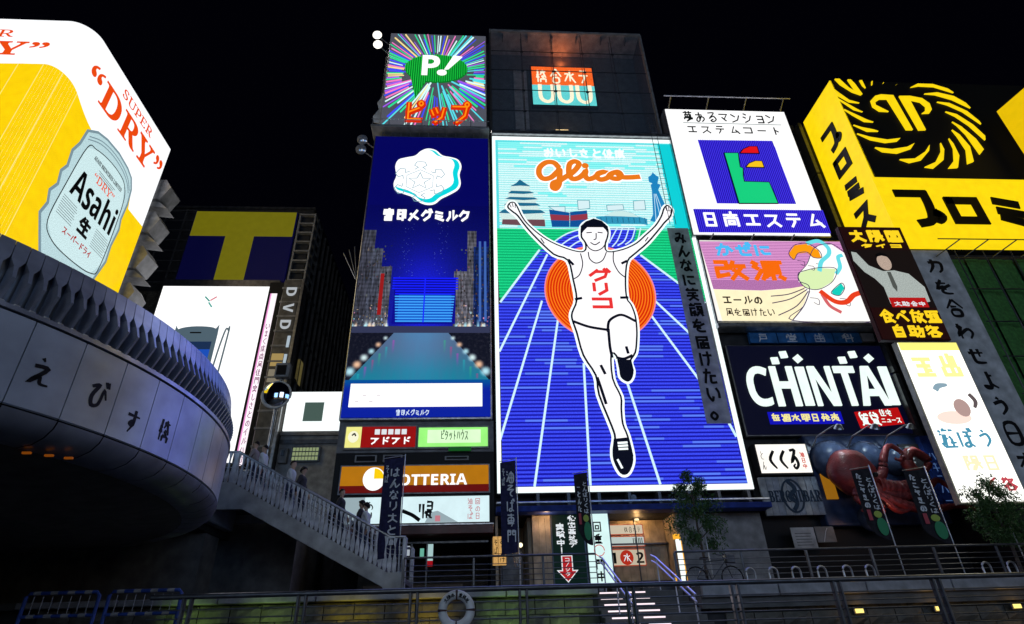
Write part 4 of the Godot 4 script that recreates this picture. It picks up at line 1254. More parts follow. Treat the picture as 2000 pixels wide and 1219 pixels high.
	# ribbon display beside it
	o = thing("ribbon_display", "narrow vertical white and pink text display beside the video screen", "screen", Vector3(-14.6, 10.8, -9.8))
	frame_at(-9.75)
	rect(o, "case", mats["black"], -14.9, 10.6, -13.95, 23.3, -0.5, 0.0)
	rect(o, "screen", glow("ribbon_white", 1.0, 0.95, 0.98, 1.1), -14.66, 10.8, -14.3, 22.4, 0.0, 0.02)
	rect(o, "screen_edge", glow("ribbon_pink", 0.95, 0.6, 0.85, 1.0), -14.74, 10.8, -14.66, 22.4, 0.0, 0.02)
	kana(o, "lettering", glow("ribbon_ink", 0.5, 0.1, 0.4, 0.8), "いまく康商風健門実しさとのイルハコ", [-14.64, 10.9, -14.32, 20.2], 0.1, 0.02, 0.03, {"vertical": true})
	# white building at the end of the street
	o = thing("white_annex", "low grey annex with a glowing white band and barred window", "building", Vector3(-10.8, 5.9, -10.8))
	bx(o, "wall", paint("annex_wall", 0.4, 0.41, 0.43, 0.7), Vector3(-12.6, 5.9, -14), Vector3(-7.2, 12.7, -10.3))
	bx(o, "cornice", mats["grey_wall"], Vector3(-12.6, 12.7, -14), Vector3(-7.2, 12.95, -10.15))
	bx(o, "dark_band", mats["dark_steel"], Vector3(-12.6, 12.2, -10.3), Vector3(-7.2, 12.45, -10.18))
	frame_at(-10.1)
	rect(o, "light_band", glow("annex_white", 0.97, 1, 1, 1.15), -12.5, 12.97, -8.2, 15.45, -0.25, 0.0)
	rect(o, "band_panel", glow("annex_grey", 0.35, 0.45, 0.42, 0.6), -11.4, 13.55, -10.25, 14.75, 0.0, 0.03)
	rect(o, "window", mats["dark_steel"], -11.75, 11.1, -10.1, 12.0, -0.15, 0.0)
	for i in 8:
		for j in 3:
			rect(o, "window_block", glow("glass_block", 0.62, 0.68, 0.5, 0.7), -11.68 + i * 0.19, 11.18 + j * 0.27, -11.53 + i * 0.19, 11.38 + j * 0.27, 0.0, 0.02)
	bx(o, "meter_box", mats["grey_wall"], Vector3(-12.45, 11.0, -10.3), Vector3(-11.95, 11.9, -10.0), 0.03)
	bx(o, "meter_dial", mats["dark_steel"], Vector3(-12.3, 11.4, -10.0), Vector3(-12.1, 11.75, -9.96), 0.01)
	bx(o, "roof_block", mats["dark_wall"], Vector3(-12.6, 12.96, -14), Vector3(-7.2, 15.5, -10.4))
	# traffic mirror
	o = thing("traffic_mirror", "round convex traffic mirror with its grey lens box on a pole", "mirror", Vector3(-10.4, 5.9, -2.2))
	tube(o, "pole", mats["steel"], [Vector3(-10.35, 5.9, -2.35), Vector3(-10.35, 13.6, -2.35)], 0.07, 10)
	var mm := StandardMaterial3D.new()
	mm.albedo_color = Color(0.9, 0.92, 0.95)
	mm.metallic = 1.0
	mm.roughness = 0.06
	var dome := []
	for i in 9:
		var t := i / 8.0
		dome.append(Vector2(0.62 * (1.0 - t), 0.16 * (1.0 - pow(1.0 - t, 2.0))))
	put(o, "mirror", lathe(dome, 28), mm, Transform3D(Basis(Vector3.RIGHT, PI / 2 + 0.1), Vector3(-10.37, 12.1, -2.15)))
	var rim := []
	for i in 29:
		rim.append(Vector3(-10.37 + 0.66 * cos(TAU * i / 28.0), 12.1 + 0.66 * sin(TAU * i / 28.0), -2.16))
	tube(o, "mirror_rim", mats["white_paint"], rim, 0.055, 8)
	put(o, "mirror_back", lathe([Vector2(0.0, -0.25), Vector2(0.4, -0.22), Vector2(0.66, 0.0)], 24), mats["grey_wall"], Transform3D(Basis(Vector3.RIGHT, PI / 2), Vector3(-10.37, 12.1, -2.2)))
	bx(o, "lens_box", mats["grey_wall"], Vector3(-10.65, 13.0, -2.5), Vector3(-9.95, 13.75, -2.1), 0.04)
	bx(o, "lens", mats["ink"], Vector3(-10.55, 13.1, -2.1), Vector3(-10.1, 13.6, -2.07), 0.0)

# ---------------------------------------------------------------- milk hoarding and the shop signs below it
func milk_picture() -> Image:
	var w := 320
	var h := 840
	var im := Image.create(w, h, false, Image.FORMAT_RGB8)
	var n := FastNoiseLite.new()
	n.seed = 5
	n.frequency = 0.05
	for y in h:
		var v := float(y) / h
		var c := Color(0.01, 0.01, 0.36).lerp(Color(0.05, 0.08, 0.46), smoothstep(0.25, 0.58, v))
		if v > 0.895:
			c = Color(0.0, 0.32, 0.6).lerp(Color(0.02, 0.12, 0.62), smoothstep(0.895, 0.93, v))
		im.fill_rect(Rect2i(0, y, w, 1), c)
	for y in range(int(0.3 * h), int(0.74 * h)):
		for x in w:
			var d := Vector2((float(x) / w - 0.5) * 1.1, (float(y) / h - 0.66) * 1.5).length()
			var g := exp(-d * d * 14.0)
			var c := im.get_pixel(x, y)
			im.set_pixel(x, y, Color(c.r + 0.06 * g, c.g + 0.05 * g, c.b + 0.5 * g) * (0.92 + 0.16 * n.get_noise_2d(x * 4.0, y * 4.0)))
	var px := func(u0: float, v0: float, u1: float, v1: float, c: Color) -> void:
		im.fill_rect(Rect2i(int(u0 * w), int(v0 * h), maxi(1, int((u1 - u0) * w)), maxi(1, int((v1 - v0) * h))), c)
	# canal-side houses of the printed night view
	for b in [[0.0, 0.40, 0.10, 0.32, 0.33, 0.4], [0.08, 0.47, 0.17, 0.36, 0.38, 0.46], [0.16, 0.535, 0.25, 0.45, 0.46, 0.52], [0.83, 0.40, 0.9, 0.45, 0.45, 0.5], [0.88, 0.46, 1.0, 0.1, 0.2, 0.5], [0.73, 0.55, 0.84, 0.5, 0.5, 0.56]]:
		for y in range(int(b[1] * h), int(0.74 * h)):
			for x in range(int(b[0] * w), int(b[2] * w)):
				var c := Color(b[3], b[4], b[5])
				c = c * (0.62 + 0.5 * n.get_noise_2d(x * 3.0, y * 0.35) + (0.12 if (y / 6) % 2 == 0 else 0.0))
				im.set_pixel(x, y, Color(c.r, c.g, c.b))
	# rows of windows and small signs on the printed houses
	for k in 420:
		var left := rng.randf() < 0.5
		var u := rng.randf_range(0.0, 0.25) if left else rng.randf_range(0.74, 0.99)
		var v := 0.735 - 0.28 * pow(rng.randf(), 1.8)
		var c := Color.from_hsv([0.08, 0.55, 0.6, 0.0, 0.12, 0.9][rng.randi() % 6], rng.randf_range(0.05, 0.45), rng.randf_range(0.12, 0.75) * (0.6 if v < 0.66 else 1.2))
		px.call(u, v, u + rng.randf_range(0.004, 0.014), v + rng.randf_range(0.002, 0.008), c)
	px.call(0.17, 0.56, 0.2, 0.7, Color(0.6, 0.1, 0.1))
	px.call(0.92, 0.44, 0.94, 0.72, Color(0.25, 0.4, 0.7))
	px.call(0.96, 0.44, 0.98, 0.72, Color(0.25, 0.4, 0.7))
	# printed bridge and banks
	px.call(0.0, 0.735, 1.0, 0.76, Color(0.2, 0.22, 0.34))
	for y in range(int(0.757 * h), int(0.897 * h)):
		var v := float(y) / h
		var f := (v - 0.757) / 0.14
		var l := lerpf(0.3, 0.02, f)
		var r := lerpf(0.7, 0.99, f)
		for x in w:
			var u := float(x) / w
			var c := Color(0.06, 0.07, 0.13)
			if u > l and u < r:
				c = Color(0.32, 0.4, 0.52).lerp(Color(0.08, 0.5, 0.6), smoothstep(0.2, 1.0, f))
				c = c.lerp(Color(0.3, 0.62, 0.85), 0.55 * exp(-pow((u - 0.5) * 5.0, 2.0)) * (1.0 - 0.6 * f))
				c = c.lerp(Color(0.35, 0.42, 0.6), 0.3 * (0.5 + 0.5 * n.get_noise_2d(x, y * 0.3)))
			else:
				c = c.lerp(Color(0.3, 0.28, 0.32), 0.5 * maxf(0.0, n.get_noise_2d(x * 2.0, y * 2.0)))
			im.set_pixel(x, y, c)
	for k in 26:
		var u := rng.randf_range(0.0, 0.25) if k % 2 == 0 else rng.randf_range(0.75, 0.98)
		var c: Color = [Color(0.95, 1, 1), Color(0.7, 0.95, 1), Color(1, 0.85, 0.7)][k % 3]
		var hh := rng.randi_range(5, 22)
		for yy in hh:
			for xx in range(-4, 5):
				var X := clampi(int(u * w) + xx, 0, w - 1)
				var Y := int(0.735 * h) - yy
				im.set_pixel(X, Y, im.get_pixel(X, Y).lerp(c, (1.0 - float(yy) / hh) * (1.0 - absf(xx) / 5.0)))
	# small lights of the printed view and their streaks on its river
	for k in 12:
		var f := (k % 6 + 0.5) / 6.0
		var v := 0.762 + f * 0.12
		var u := (lerpf(0.3, 0.03, f) - 0.03) if k < 6 else (lerpf(0.7, 0.98, f) + 0.01)
		var c: Color = [Color(0.9, 1, 1), Color(1, 0.8, 0.65), Color(0.75, 0.95, 1)][k % 3]
		var big := 8 + int(f * 9.0)
		for r in range(big, 0, -1):
			var a := 1.0 - r / (big + 1.0)
			for yy in range(-r, r + 1):
				for xx in range(-r, r + 1):
					if xx * xx + yy * yy <= r * r:
						var X := int(u * w) + xx
						var Y := int(v * h) + yy
						if X >= 0 and X < w and Y >= 0 and Y < h:
							im.set_pixel(X, Y, im.get_pixel(X, Y).lerp(c, 0.42 * a))
		var sc: Color = [Color(0.9, 0.2, 0.8), Color(0.1, 0.8, 0.8), Color(0.2, 0.8, 0.5), Color(0.95, 0.2, 0.5)][k % 4]
		var ux := u + (0.06 if k < 6 else -0.06)
		for yy in 34:
			for xx in range(-3, 4):
				var X := int(ux * w) + xx
				var Y := int(v * h) + 6 + yy
				if X >= 0 and X < w and Y < int(0.893 * h):
					im.set_pixel(X, Y, im.get_pixel(X, Y).lerp(sc, 0.5 * (1.0 - yy / 34.0) * (1.0 - absf(xx) / 4.0)))
	for k in 90:
		var band := rng.randf() < 0.6
		var u := (0.36 if band else 0.62) + rng.randf_range(-0.05, 0.05)
		px.call(u, rng.randf_range(0.37, 0.66), u + 0.004, 0.0, Color(0.6, 0.7, 1.0))
	return im

func build_milk_block() -> void:
	var b := thing("left_block", "narrow dark building carrying the snowflake hoarding and shop signs", "building", Vector3(-3.4, 2.75, -4))
	bx(b, "wall", mats["dark_wall"], Vector3(-6.75, 5.27, -12), Vector3(-0.12, 36.4, -0.45))
	bx(b, "pier", mats["dark_wall"], Vector3(-6.75, 2.75, -12), Vector3(-6.4, 5.26, -0.45))
	bx(b, "pier", mats["dark_wall"], Vector3(-0.3, 2.75, -12), Vector3(-0.12, 5.26, -0.45))
	bx(b, "room_wall", paint("room_wall", 0.22, 0.2, 0.18, 0.8), Vector3(-6.39, 2.76, -6.0), Vector3(-0.31, 5.26, -5.8))
	bx(b, "room_counter", paint("room_counter", 0.14, 0.09, 0.06, 0.6), Vector3(-5.6, 2.76, -3.2), Vector3(-1.4, 3.8, -2.6), 0.03)
	bx(b, "side_wall", paint("side_wall", 0.035, 0.036, 0.04, 0.8), Vector3(-6.85, 2.75, -12), Vector3(-6.76, 36.0, -0.6))
	bx(b, "sign_backing", paint("backing", 0.2, 0.2, 0.21, 0.7), Vector3(-6.7, 8.6, -0.44), Vector3(-0.15, 9.95, 0.05))
	bx(b, "fascia", mats["black"], Vector3(-6.7, 5.5, -0.44), Vector3(-0.15, 8.59, 0.02))
	bx(b, "canopy", paint("dark_red", 0.1, 0.012, 0.012, 0.5), Vector3(-6.5, 5.28, -0.4), Vector3(-0.2, 5.6, 0.5), 0.02)
	bx(b, "canopy_edge", mats["steel"], Vector3(-6.5, 5.6, -0.4), Vector3(-0.2, 5.66, 0.52), 0.01)
	for r in [[-5.9, 8.2, -5.0, 8.5], [-4.75, 8.2, -3.95, 8.5], [-2.2, 8.24, -1.2, 8.42]]:
		bx(b, "vent", mats["grey_wall"], Vector3(r[0], r[1], 0.02), Vector3(r[2], r[3], 0.1), 0.01)
		bx(b, "vent_dark_sheet", mats["ink"], Vector3(r[0] + 0.07, r[1] + 0.05, 0.1), Vector3(r[2] - 0.07, r[3] - 0.05, 0.112))  # black sheet painted in for the shade inside; the vent is solid
	bx(b, "poster_bar", mats["dark_steel"], Vector3(-6.3, 5.05, -0.3), Vector3(-0.4, 5.12, -0.2))
	bx(b, "poster_post", mats["dark_steel"], Vector3(-2.82, 2.76, -0.3), Vector3(-2.76, 5.05, -0.2))
	bx(b, "poster_post", mats["dark_steel"], Vector3(-3.42, 2.76, -0.3), Vector3(-3.36, 5.05, -0.2))
	bx(b, "poster", glow("poster_white", 0.75, 0.9, 0.9, 0.7), Vector3(-2.75, 4.4, -0.1), Vector3(-2.55, 5.0, -0.05))
	bx(b, "poster", glow("poster_red", 0.7, 0.05, 0.1, 0.7), Vector3(-2.75, 4.2, -0.1), Vector3(-2.55, 4.4, -0.05))
	bx(b, "poster", glow("poster_green", 0.5, 0.85, 0.75, 0.6), Vector3(-3.05, 4.55, -0.1), Vector3(-2.9, 4.85, -0.05))
	bx(b, "poster", glow("poster_figure", 0.8, 0.85, 0.9, 0.6), Vector3(-3.6, 4.6, -0.1), Vector3(-3.45, 4.95, -0.05))
	for k in 5:
		tube(b, "conduit", mats["grey_wall"], [Vector3(-6.92, 5.9 + k * 0.4, -1.2 - k * 0.7), Vector3(-6.92, 34.0 - k * 1.3, -1.2 - k * 0.7)], 0.04, 6)
	for k in 6:
		bx(b, "air_unit", mats["grey_wall"], Vector3(-7.3, 8.0 + k * 3.6, -3.6), Vector3(-6.86, 8.7 + k * 3.6, -2.6), 0.03)
	for k in 3:
		tube(b, "antenna", mats["steel"], [Vector3(-6.8, 17.2 + k * 0.1, 0.1), Vector3(-7.5 + 0.25 * k, 18.6 + 0.2 * k, 0.3)], 0.02, 5)
	# the hoarding itself
	var o := thing("snowflake_hoarding", "tall blue lit hoarding with a white snowflake badge above a canal view", "billboard", Vector3(-3.46, 10.0, 0))
	bx(o, "case", mats["steel"], Vector3(-6.72, 9.95, -0.4), Vector3(-0.2, 26.85, 0.25), 0.03)
	var st := new_st()
	var u0 := -6.64
	var u1 := -0.27
	st.set_uv(Vector2(0, 1))
	st.add_vertex(Vector3(u0, 10.05, 0.3))
	st.set_uv(Vector2(0, 0))
	st.add_vertex(Vector3(u0, 26.75, 0.3))
	st.set_uv(Vector2(1, 0))
	st.add_vertex(Vector3(u1, 26.75, 0.3))
	st.set_uv(Vector2(0, 1))
	st.add_vertex(Vector3(u0, 10.05, 0.3))
	st.set_uv(Vector2(1, 0))
	st.add_vertex(Vector3(u1, 26.75, 0.3))
	st.set_uv(Vector2(1, 1))
	st.add_vertex(Vector3(u1, 10.05, 0.3))
	put(o, "printed_face", done(st), glow_image("milk_print", milk_picture(), 1.0))
	frame_at(0.0)
	var badge := smooth(pts2(ART["milk_badge"] + ART["milk_badge"].slice(0, 2)), 3)
	badge.remove_at(badge.size() - 1)
	slab(o, "badge", mats["lit_white"], badge, 0.3, 0.36)
	var ins: Array = Geometry2D.offset_polygon(badge, -0.1)
	slab(o, "badge_shade", glow("badge_cyan", 0.02, 0.85, 0.88, 1.0), ins[0], 0.36, 0.37)
	var up := PackedVector2Array()
	var cb := Vector2(-3.9, 23.23)
	for p in ins[0]:
		up.append(cb + (p - cb) * 0.93 + Vector2(-0.14, 0.16))
	slab(o, "badge_face", mats["lit_white"], up, 0.37, 0.385)
	var lm := glow("badge_line", 0.5, 0.66, 0.72, 1.0)
	var c := Vector2(-3.98, 23.35)
	var star := PackedVector2Array()
	for i in 11:
		var a := PI / 2 + TAU * i / 10.0
		star.append(c + Vector2(cos(a), sin(a)) * (0.62 if i % 2 == 0 else 0.26))
	ribbon(o, "snowflake_line", lm, star, 0.035, 0.385, 0.395, false)
	var hexa := PackedVector2Array()
	for i in 7:
		hexa.append(c + Vector2(cos(PI / 2 + TAU * i / 6.0), sin(PI / 2 + TAU * i / 6.0)) * 0.82)
	ribbon(o, "snowflake_line", lm, hexa, 0.025, 0.385, 0.395, false)
	for i in 6:
		var a := PI / 2 + TAU * i / 6.0
		var d := Vector2(cos(a), sin(a))
		var s := Vector2(-d.y, d.x)
		ribbon(o, "snowflake_line", lm, PackedVector2Array([c + d * 0.85 - s * 0.3, c + d * 1.0 - s * 0.12, c + d * 1.15 - s * 0.34, c + d * 1.4 - s * 0.22, c + d * 1.42, c + d * 1.4 + s * 0.22, c + d * 1.15 + s * 0.34, c + d * 1.0 + s * 0.12, c + d * 0.85 + s * 0.3]), 0.035, 0.385, 0.395, false)
	kana(o, "letter", mats["lit_white"], "雪印メグミルク", BOX["milk"], 0.17, 0.3, 0.36, {"each": true})
	kana(o, "lettering", glow("milk_small", 0.85, 0.92, 1, 1.0), "雪印メグミルク", BOX["milk_small"], 0.13, 0.3, 0.33)
	rect(o, "message_board", glow("message_white", 1, 1, 1, 1.2), -6.36, 10.52, -0.63, 11.58, 0.3, 0.36)
	for k in 4:
		rect(o, "message_text", glow("message_grey", 0.8, 0.75, 0.78, 1.0), -6.1 + k * 0.3, 10.72 + 0.3 * (k % 2), -5.95 + k * 0.3, 10.76 + 0.3 * (k % 2), 0.36, 0.365)
	# neon slats of the blue curtain in the view
	var blue := glow("curtain_blue", 0.08, 0.12, 1.0, 1.0)
	var cy := glow("curtain_cyan", 0.25, 0.65, 1.0, 1.0)
	rect(o, "curtain_base", glow("curtain_deep", 0.03, 0.02, 0.55, 1.0), -4.85, 14.6, -1.9, 17.2, 0.3, 0.306)
	rect(o, "curtain_base", glow("curtain_core", 0.05, 0.3, 0.75, 1.0), -4.6, 14.7, -2.1, 16.2, 0.306, 0.31)
	for k in 17:
		var y := 14.7 + k * 0.15
		var wd := 1.42 - 0.012 * maxf(0, 9 - k) + (0.16 if k > 11 else 0.0)
		rect(o, "neon_slat", cy if k < 10 else blue, -3.37 - wd, y, -3.37 + wd, y + 0.06, 0.31, 0.34)
	rect(o, "neon_slat", blue, -3.42, 14.65, -3.36, 17.1, 0.34, 0.35)
	for k in 12:
		bx(o, "hook", mats["steel"], Vector3(-6.3 + k * 0.52, 26.86, 0.0), Vector3(-6.26 + k * 0.52, 27.1, 0.3))
	# unlit floodlights on an arm
	for k in 2:
		floodlight(Vector3(-7.25, 26.0 - k * 0.75, 0.75), Vector3(-6.7, 26.0 - k * 0.75, 0.0), false, ["upper", "lower"][k])
	panel_light("snowflake_hoarding_light", Vector3(-3.4, 18.4, 0.9), Vector2(6, 16), Color(0.3, 0.4, 1.0), 25.0)
	# small shop boxes
	o = thing("red_shop_box", "red lightbox with white squares and four white letters", "sign", Vector3(-5, 8.75, 0.1))
	frame_at(0.06)
	rect(o, "case", mats["grey_wall"], -6.42, 8.72, -3.4, 9.75, -0.1, 0.1)
	rect(o, "side_panel", glow("box_yellow", 0.95, 0.93, 0.55, 1.0), -6.36, 8.8, -5.72, 9.68, 0.1, 0.13)
	slab(o, "side_picture", glow("box_cream", 0.98, 0.97, 0.85, 1.0), oval(-6.04, 9.25, 0.22, 0.25, 18), 0.13, 0.14)
	ribbon(o, "side_picture", mats["ink"], pts2([-6.08, 9.32, -6.0, 9.38, -5.95, 9.3]), 0.06, 0.14, 0.15)
	rect(o, "face", glow("box_red", 0.6, 0.05, 0.04, 0.9), -5.71, 8.8, -3.45, 9.68, 0.1, 0.13)
	for k in 5:
		rect(o, "white_square", mats["lit_soft"], -5.16 + k * 0.28, 9.34, -4.95 + k * 0.28, 9.56, 0.13, 0.15)
	kana(o, "letter", mats["lit_white"], "アドアド", BOX["ado"], 0.16, 0.13, 0.15, {"each": true})
	o = thing("green_shop_box", "pale green lightbox with dark thin Japanese letters", "sign", Vector3(-1.9, 8.75, 0.1))
	rect(o, "case", mats["grey_wall"], -3.38, 8.72, -0.35, 9.7, -0.1, 0.1)
	rect(o, "face", glow("box_green", 0.62, 0.98, 0.5, 1.0), -3.32, 8.8, -0.4, 9.62, 0.1, 0.13)
	rect(o, "face_centre", glow("box_lime", 0.86, 1.0, 0.8, 1.05), -2.95, 8.95, -0.7, 9.52, 0.13, 0.135)
	kana(o, "lettering", glow("box_ink", 0.05, 0.3, 0.1, 0.6), "ピタットハウス", BOX["pita"], 0.16, 0.135, 0.15)
	bx(o, "tag", glow("tag_green", 0.1, 0.4, 0.15, 0.6), Vector3(-2.05, 8.6, 0.18), Vector3(-1.1, 8.74, 0.26), 0.01)
	# burger shop sign
	o = thing("burger_sign", "mustard shop sign with white disc and white capital letters", "sign", Vector3(-3.4, 6.9, 0.1))
	frame_at(0.06)
	rect(o, "case", mats["dark_steel"], -6.42, 6.88, -0.32, 8.06, -0.1, 0.1)
	rect(o, "face", glow("burger_amber", 0.75, 0.48, 0.04, 0.85), -6.36, 7.22, -0.38, 8.0, 0.1, 0.14)
	rect(o, "face_band", glow("burger_red", 0.42, 0.05, 0.03, 0.8), -6.36, 6.94, -0.38, 7.22, 0.1, 0.14)
	slab(o, "disc", mats["lit_white"], oval(-5.02, 7.48, 0.44, 0.46, 32), 0.14, 0.19)
	var wedge := PackedVector2Array([Vector2(-5.02, 7.48)])
	for i in 9:
		wedge.append(Vector2(-5.02 + 0.4 * cos(PI / 2 * i / 8.0), 7.48 + 0.42 * sin(PI / 2 * i / 8.0)))
	slab(o, "disc_wedge", glow("burger_wedge", 1.0, 0.82, 0.02, 1.0), wedge, 0.19, 0.2)
	latin(o, "lettering", mats["lit_white"], "LOTTERIA", BOX["lot_txt"], 0.14, 0.06)
	o = thing("noodle_lightbox", "long white lightbox with black brush lettering above the entrance", "sign", Vector3(-3.2, 5.7, 0.1))
	rect(o, "case", mats["black"], -6.25, 5.68, -0.3, 6.84, -0.1, 0.1)
	rect(o, "face", glow("noodle_white", 0.85, 0.95, 0.97, 1.0), -6.18, 5.76, -0.36, 6.76, 0.1, 0.13)
	rect(o, "face_grey", glow("noodle_grey", 0.62, 0.7, 0.73, 0.9), -6.18, 5.76, -5.3, 6.76, 0.13, 0.134)
	slab(o, "face_grey", mats["noodle_grey"], pts2([-2.9, 5.76, -1.6, 5.76, -2.4, 6.2, -2.7, 6.15]), 0.13, 0.134)
	kana(o, "letter", mats["ink"], "帰", [-3.25, 5.85, -2.5, 6.7], 0.14, 0.13, 0.15, {"brush": 0.5})
	kana(o, "lettering", mats["ink"], "らり", [-5.3, 5.85, -4.9, 6.65], 0.12, 0.13, 0.15, {"brush": 0.7, "vertical": true})
	ribbon(o, "brush_stroke", mats["ink"], pts2([-3.75, 6.2, -3.4, 6.05, -3.15, 5.88]), 0.14, 0.13, 0.15)
	rect(o, "seal", glow("seal_pink", 0.8, 0.5, 0.55, 0.9), -2.5, 5.8, -2.3, 6.02, 0.134, 0.145)
	kana(o, "lettering", glow("pale_red", 0.8, 0.55, 0.58, 0.9), "油そば", [-1.25, 5.85, -1.0, 6.7], 0.1, 0.13, 0.14, {"vertical": true})
	kana(o, "lettering", mats["pale_red"], "回の日", [-0.95, 5.85, -0.7, 6.7], 0.1, 0.13, 0.14, {"vertical": true})

func floodlight(at: Vector3, wall: Vector3, lit: bool, which: String) -> void:
	var o := thing("floodlight", "round %s floodlight on the %s arm beside the %s hoarding" % ["lit white" if lit else "unlit chrome", which, "bubble" if lit else "snowflake"], "light", at, "floodlights on the building's left edge")
	tube(o, "arm", mats["steel"], [at + Vector3(0, 0.1, -0.1), Vector3(wall.x, at.y + 0.1, wall.z)], 0.04, 6)
	var prof := [Vector2(0.05, -0.3), Vector2(0.2, -0.22), Vector2(0.3, 0.0)]
	var bs := Basis(Vector3.RIGHT, PI / 2 + 0.35)
	put(o, "reflector", lathe(prof, 18), mats["steel"], Transform3D(bs, at))
	var lens := [Vector2(0.29, 0.0), Vector2(0.2, 0.06), Vector2(0.0, 0.08)]
	put(o, "lens", lathe(lens, 18), glow("flood_lit", 1, 0.97, 0.92, 2.0) if lit else paint("flood_glass", 0.5, 0.5, 0.55, 0.1, 0.6, 0.0), Transform3D(bs, at))
	if lit:
		spot_light("floodlight_beam", at + Vector3(0.05, -0.1, 0.25), at + Vector3(3.4, -3.0, -0.6), Color(1, 0.97, 0.92), 3.0, 70.0)

# ---------------------------------------------------------------- bubble sign on the roof
func build_bubble_sign() -> void:
	var o := thing("bubble_sign", "grey roof sign with neon rays round a green speech bubble", "billboard", Vector3(-3.4, 27.4, 0))
	bx(o, "case", mats["grey_wall"], Vector3(-6.58, 27.4, -1.2), Vector3(-0.32, 36.6, -0.02), 0.03)
	frame_at(0.0)
	rect(o, "face", glow("ray_grey", 0.36, 0.37, 0.42, 0.8), -6.55, 27.45, -0.35, 36.55, -0.02, 0.0)
	var cols := [glow("ray_green", 0.15, 0.9, 0.6, 1.0), glow("ray_blue", 0.25, 0.3, 1.0, 1.0), glow("ray_violet", 0.65, 0.35, 0.95, 1.0), glow("ray_white", 0.85, 1.0, 1.0, 1.05), glow("ray_pink", 1.0, 0.5, 0.8, 1.0), glow("ray_cream", 1.0, 0.9, 0.6, 1.0), glow("ray_aqua", 0.35, 0.9, 0.95, 1.0)]
	var c := Vector2(-3.45, 32.6)
	var bounds := Rect2(-6.5, 27.5, 6.1, 9.0)
	for k in 112:
		var a := TAU * k / 112.0 + rng.randf_range(-0.015, 0.015)
		var d := Vector2(cos(a), sin(a))
		var r0 := rng.randf_range(0.9, 2.3)
		var r1 := rng.randf_range(3.4, 6.3)
		if absf(d.y) < 0.35:
			r0 = rng.randf_range(1.9, 2.5)
		var p := c + d * r0
		var q := c + d * r1
		for it in 40:
			if bounds.has_point(q):
				break
			q = c + (q - c) * 0.96
		if (q - p).dot(d) < 0.3:
			continue
		ribbon(o, "neon_ray", cols[rng.randi() % 7], PackedVector2Array([p, q]), rng.randf_range(0.025, 0.085), 0.0, 0.03 + 0.0005 * k, false)
	var bub := PackedVector2Array()
	for i in 40:
		var t := TAU * i / 40.0
		if i == 25:
			bub.append(Vector2(-4.62, 30.25))
		elif i < 25 or i > 27:
			bub.append(Vector2(-3.46 + 1.95 * cos(t), 33.0 + 1.28 * sin(t)))
	slab(o, "bubble", glow("bubble_green", 0.0, 0.48, 0.14, 1.0), bub, 0.04, 0.16)
	var st := new_st()
	var u := -5.5
	while u < -1.2:
		for seg in Geometry2D.intersect_polyline_with_polygon(PackedVector2Array([Vector2(u, 29), Vector2(u, 35)]), bub):
			if seg[0].distance_to(seg[1]) > 0.2:
				add_ribbon(st, seg, 0.05, 0.16, 0.19)
		u += 0.135
	put(o, "neon_tubes", done(st), glow("bubble_tube", 0.1, 0.78, 0.25, 1.0)).set_meta("kind", "stuff")
	latin(o, "letter", mats["lit_white"], "P", [-4.35, 32.25, -3.25, 34.1], 0.19, 0.06)
	slab(o, "letter", mats["lit_white"], pts2([-2.95, 32.8, -2.4, 34.15, -1.85, 34.05, -2.7, 32.85]), 0.19, 0.25)
	slab(o, "letter", mats["lit_white"], oval(-3.1, 32.5, 0.3, 0.24, 20), 0.19, 0.25)
	kana(o, "letter", glow("pip_red", 0.85, 0.16, 0.0, 1.0), "ピップ", BOX["pip_kana"], 0.24, 0.1, 0.2, {"each": true, "gap": 0.06})
	kana(o, "neon_line", glow("pip_orange", 1.0, 0.55, 0.05, 1.1), "ピップ", BOX["pip_kana"], 0.06, 0.2, 0.24, {"each": true, "gap": 0.06})
	bx(o, "walkway", mats["grey_wall"], Vector3(-6.9, 27.15, -0.5), Vector3(-0.2, 27.32, 0.7), 0.02)
	for k in 8:
		bx(o, "walkway_post", mats["steel"], Vector3(-6.85 + k * 0.93, 27.32, 0.64), Vector3(-6.81 + k * 0.93, 27.75, 0.68))
	tube(o, "walkway_rail", mats["steel"], [Vector3(-6.9, 27.76, 0.66), Vector3(-0.2, 27.76, 0.66)], 0.025, 6)
	# wind-torn white sheet on the left edge
	slab(o, "torn_sheet", mats["white_paint"], pts2([-6.6, 31.3, -6.75, 30.6, -6.95, 30.2, -6.8, 29.6, -7.1, 29.0, -7.0, 28.5, -6.6, 28.4]), -0.3, -0.27)
	for k in 2:
		floodlight(Vector3(-7.3 + 0.12 * k, 35.6 - 0.95 * k, 0.5), Vector3(-6.5, 35.5, -0.4), true, ["upper", "lower"][k])
	panel_light("bubble_sign_light", Vector3(-3.4, 32, 0.6), Vector2(5.8, 8.8), Color(0.7, 0.85, 0.9), 12.0)

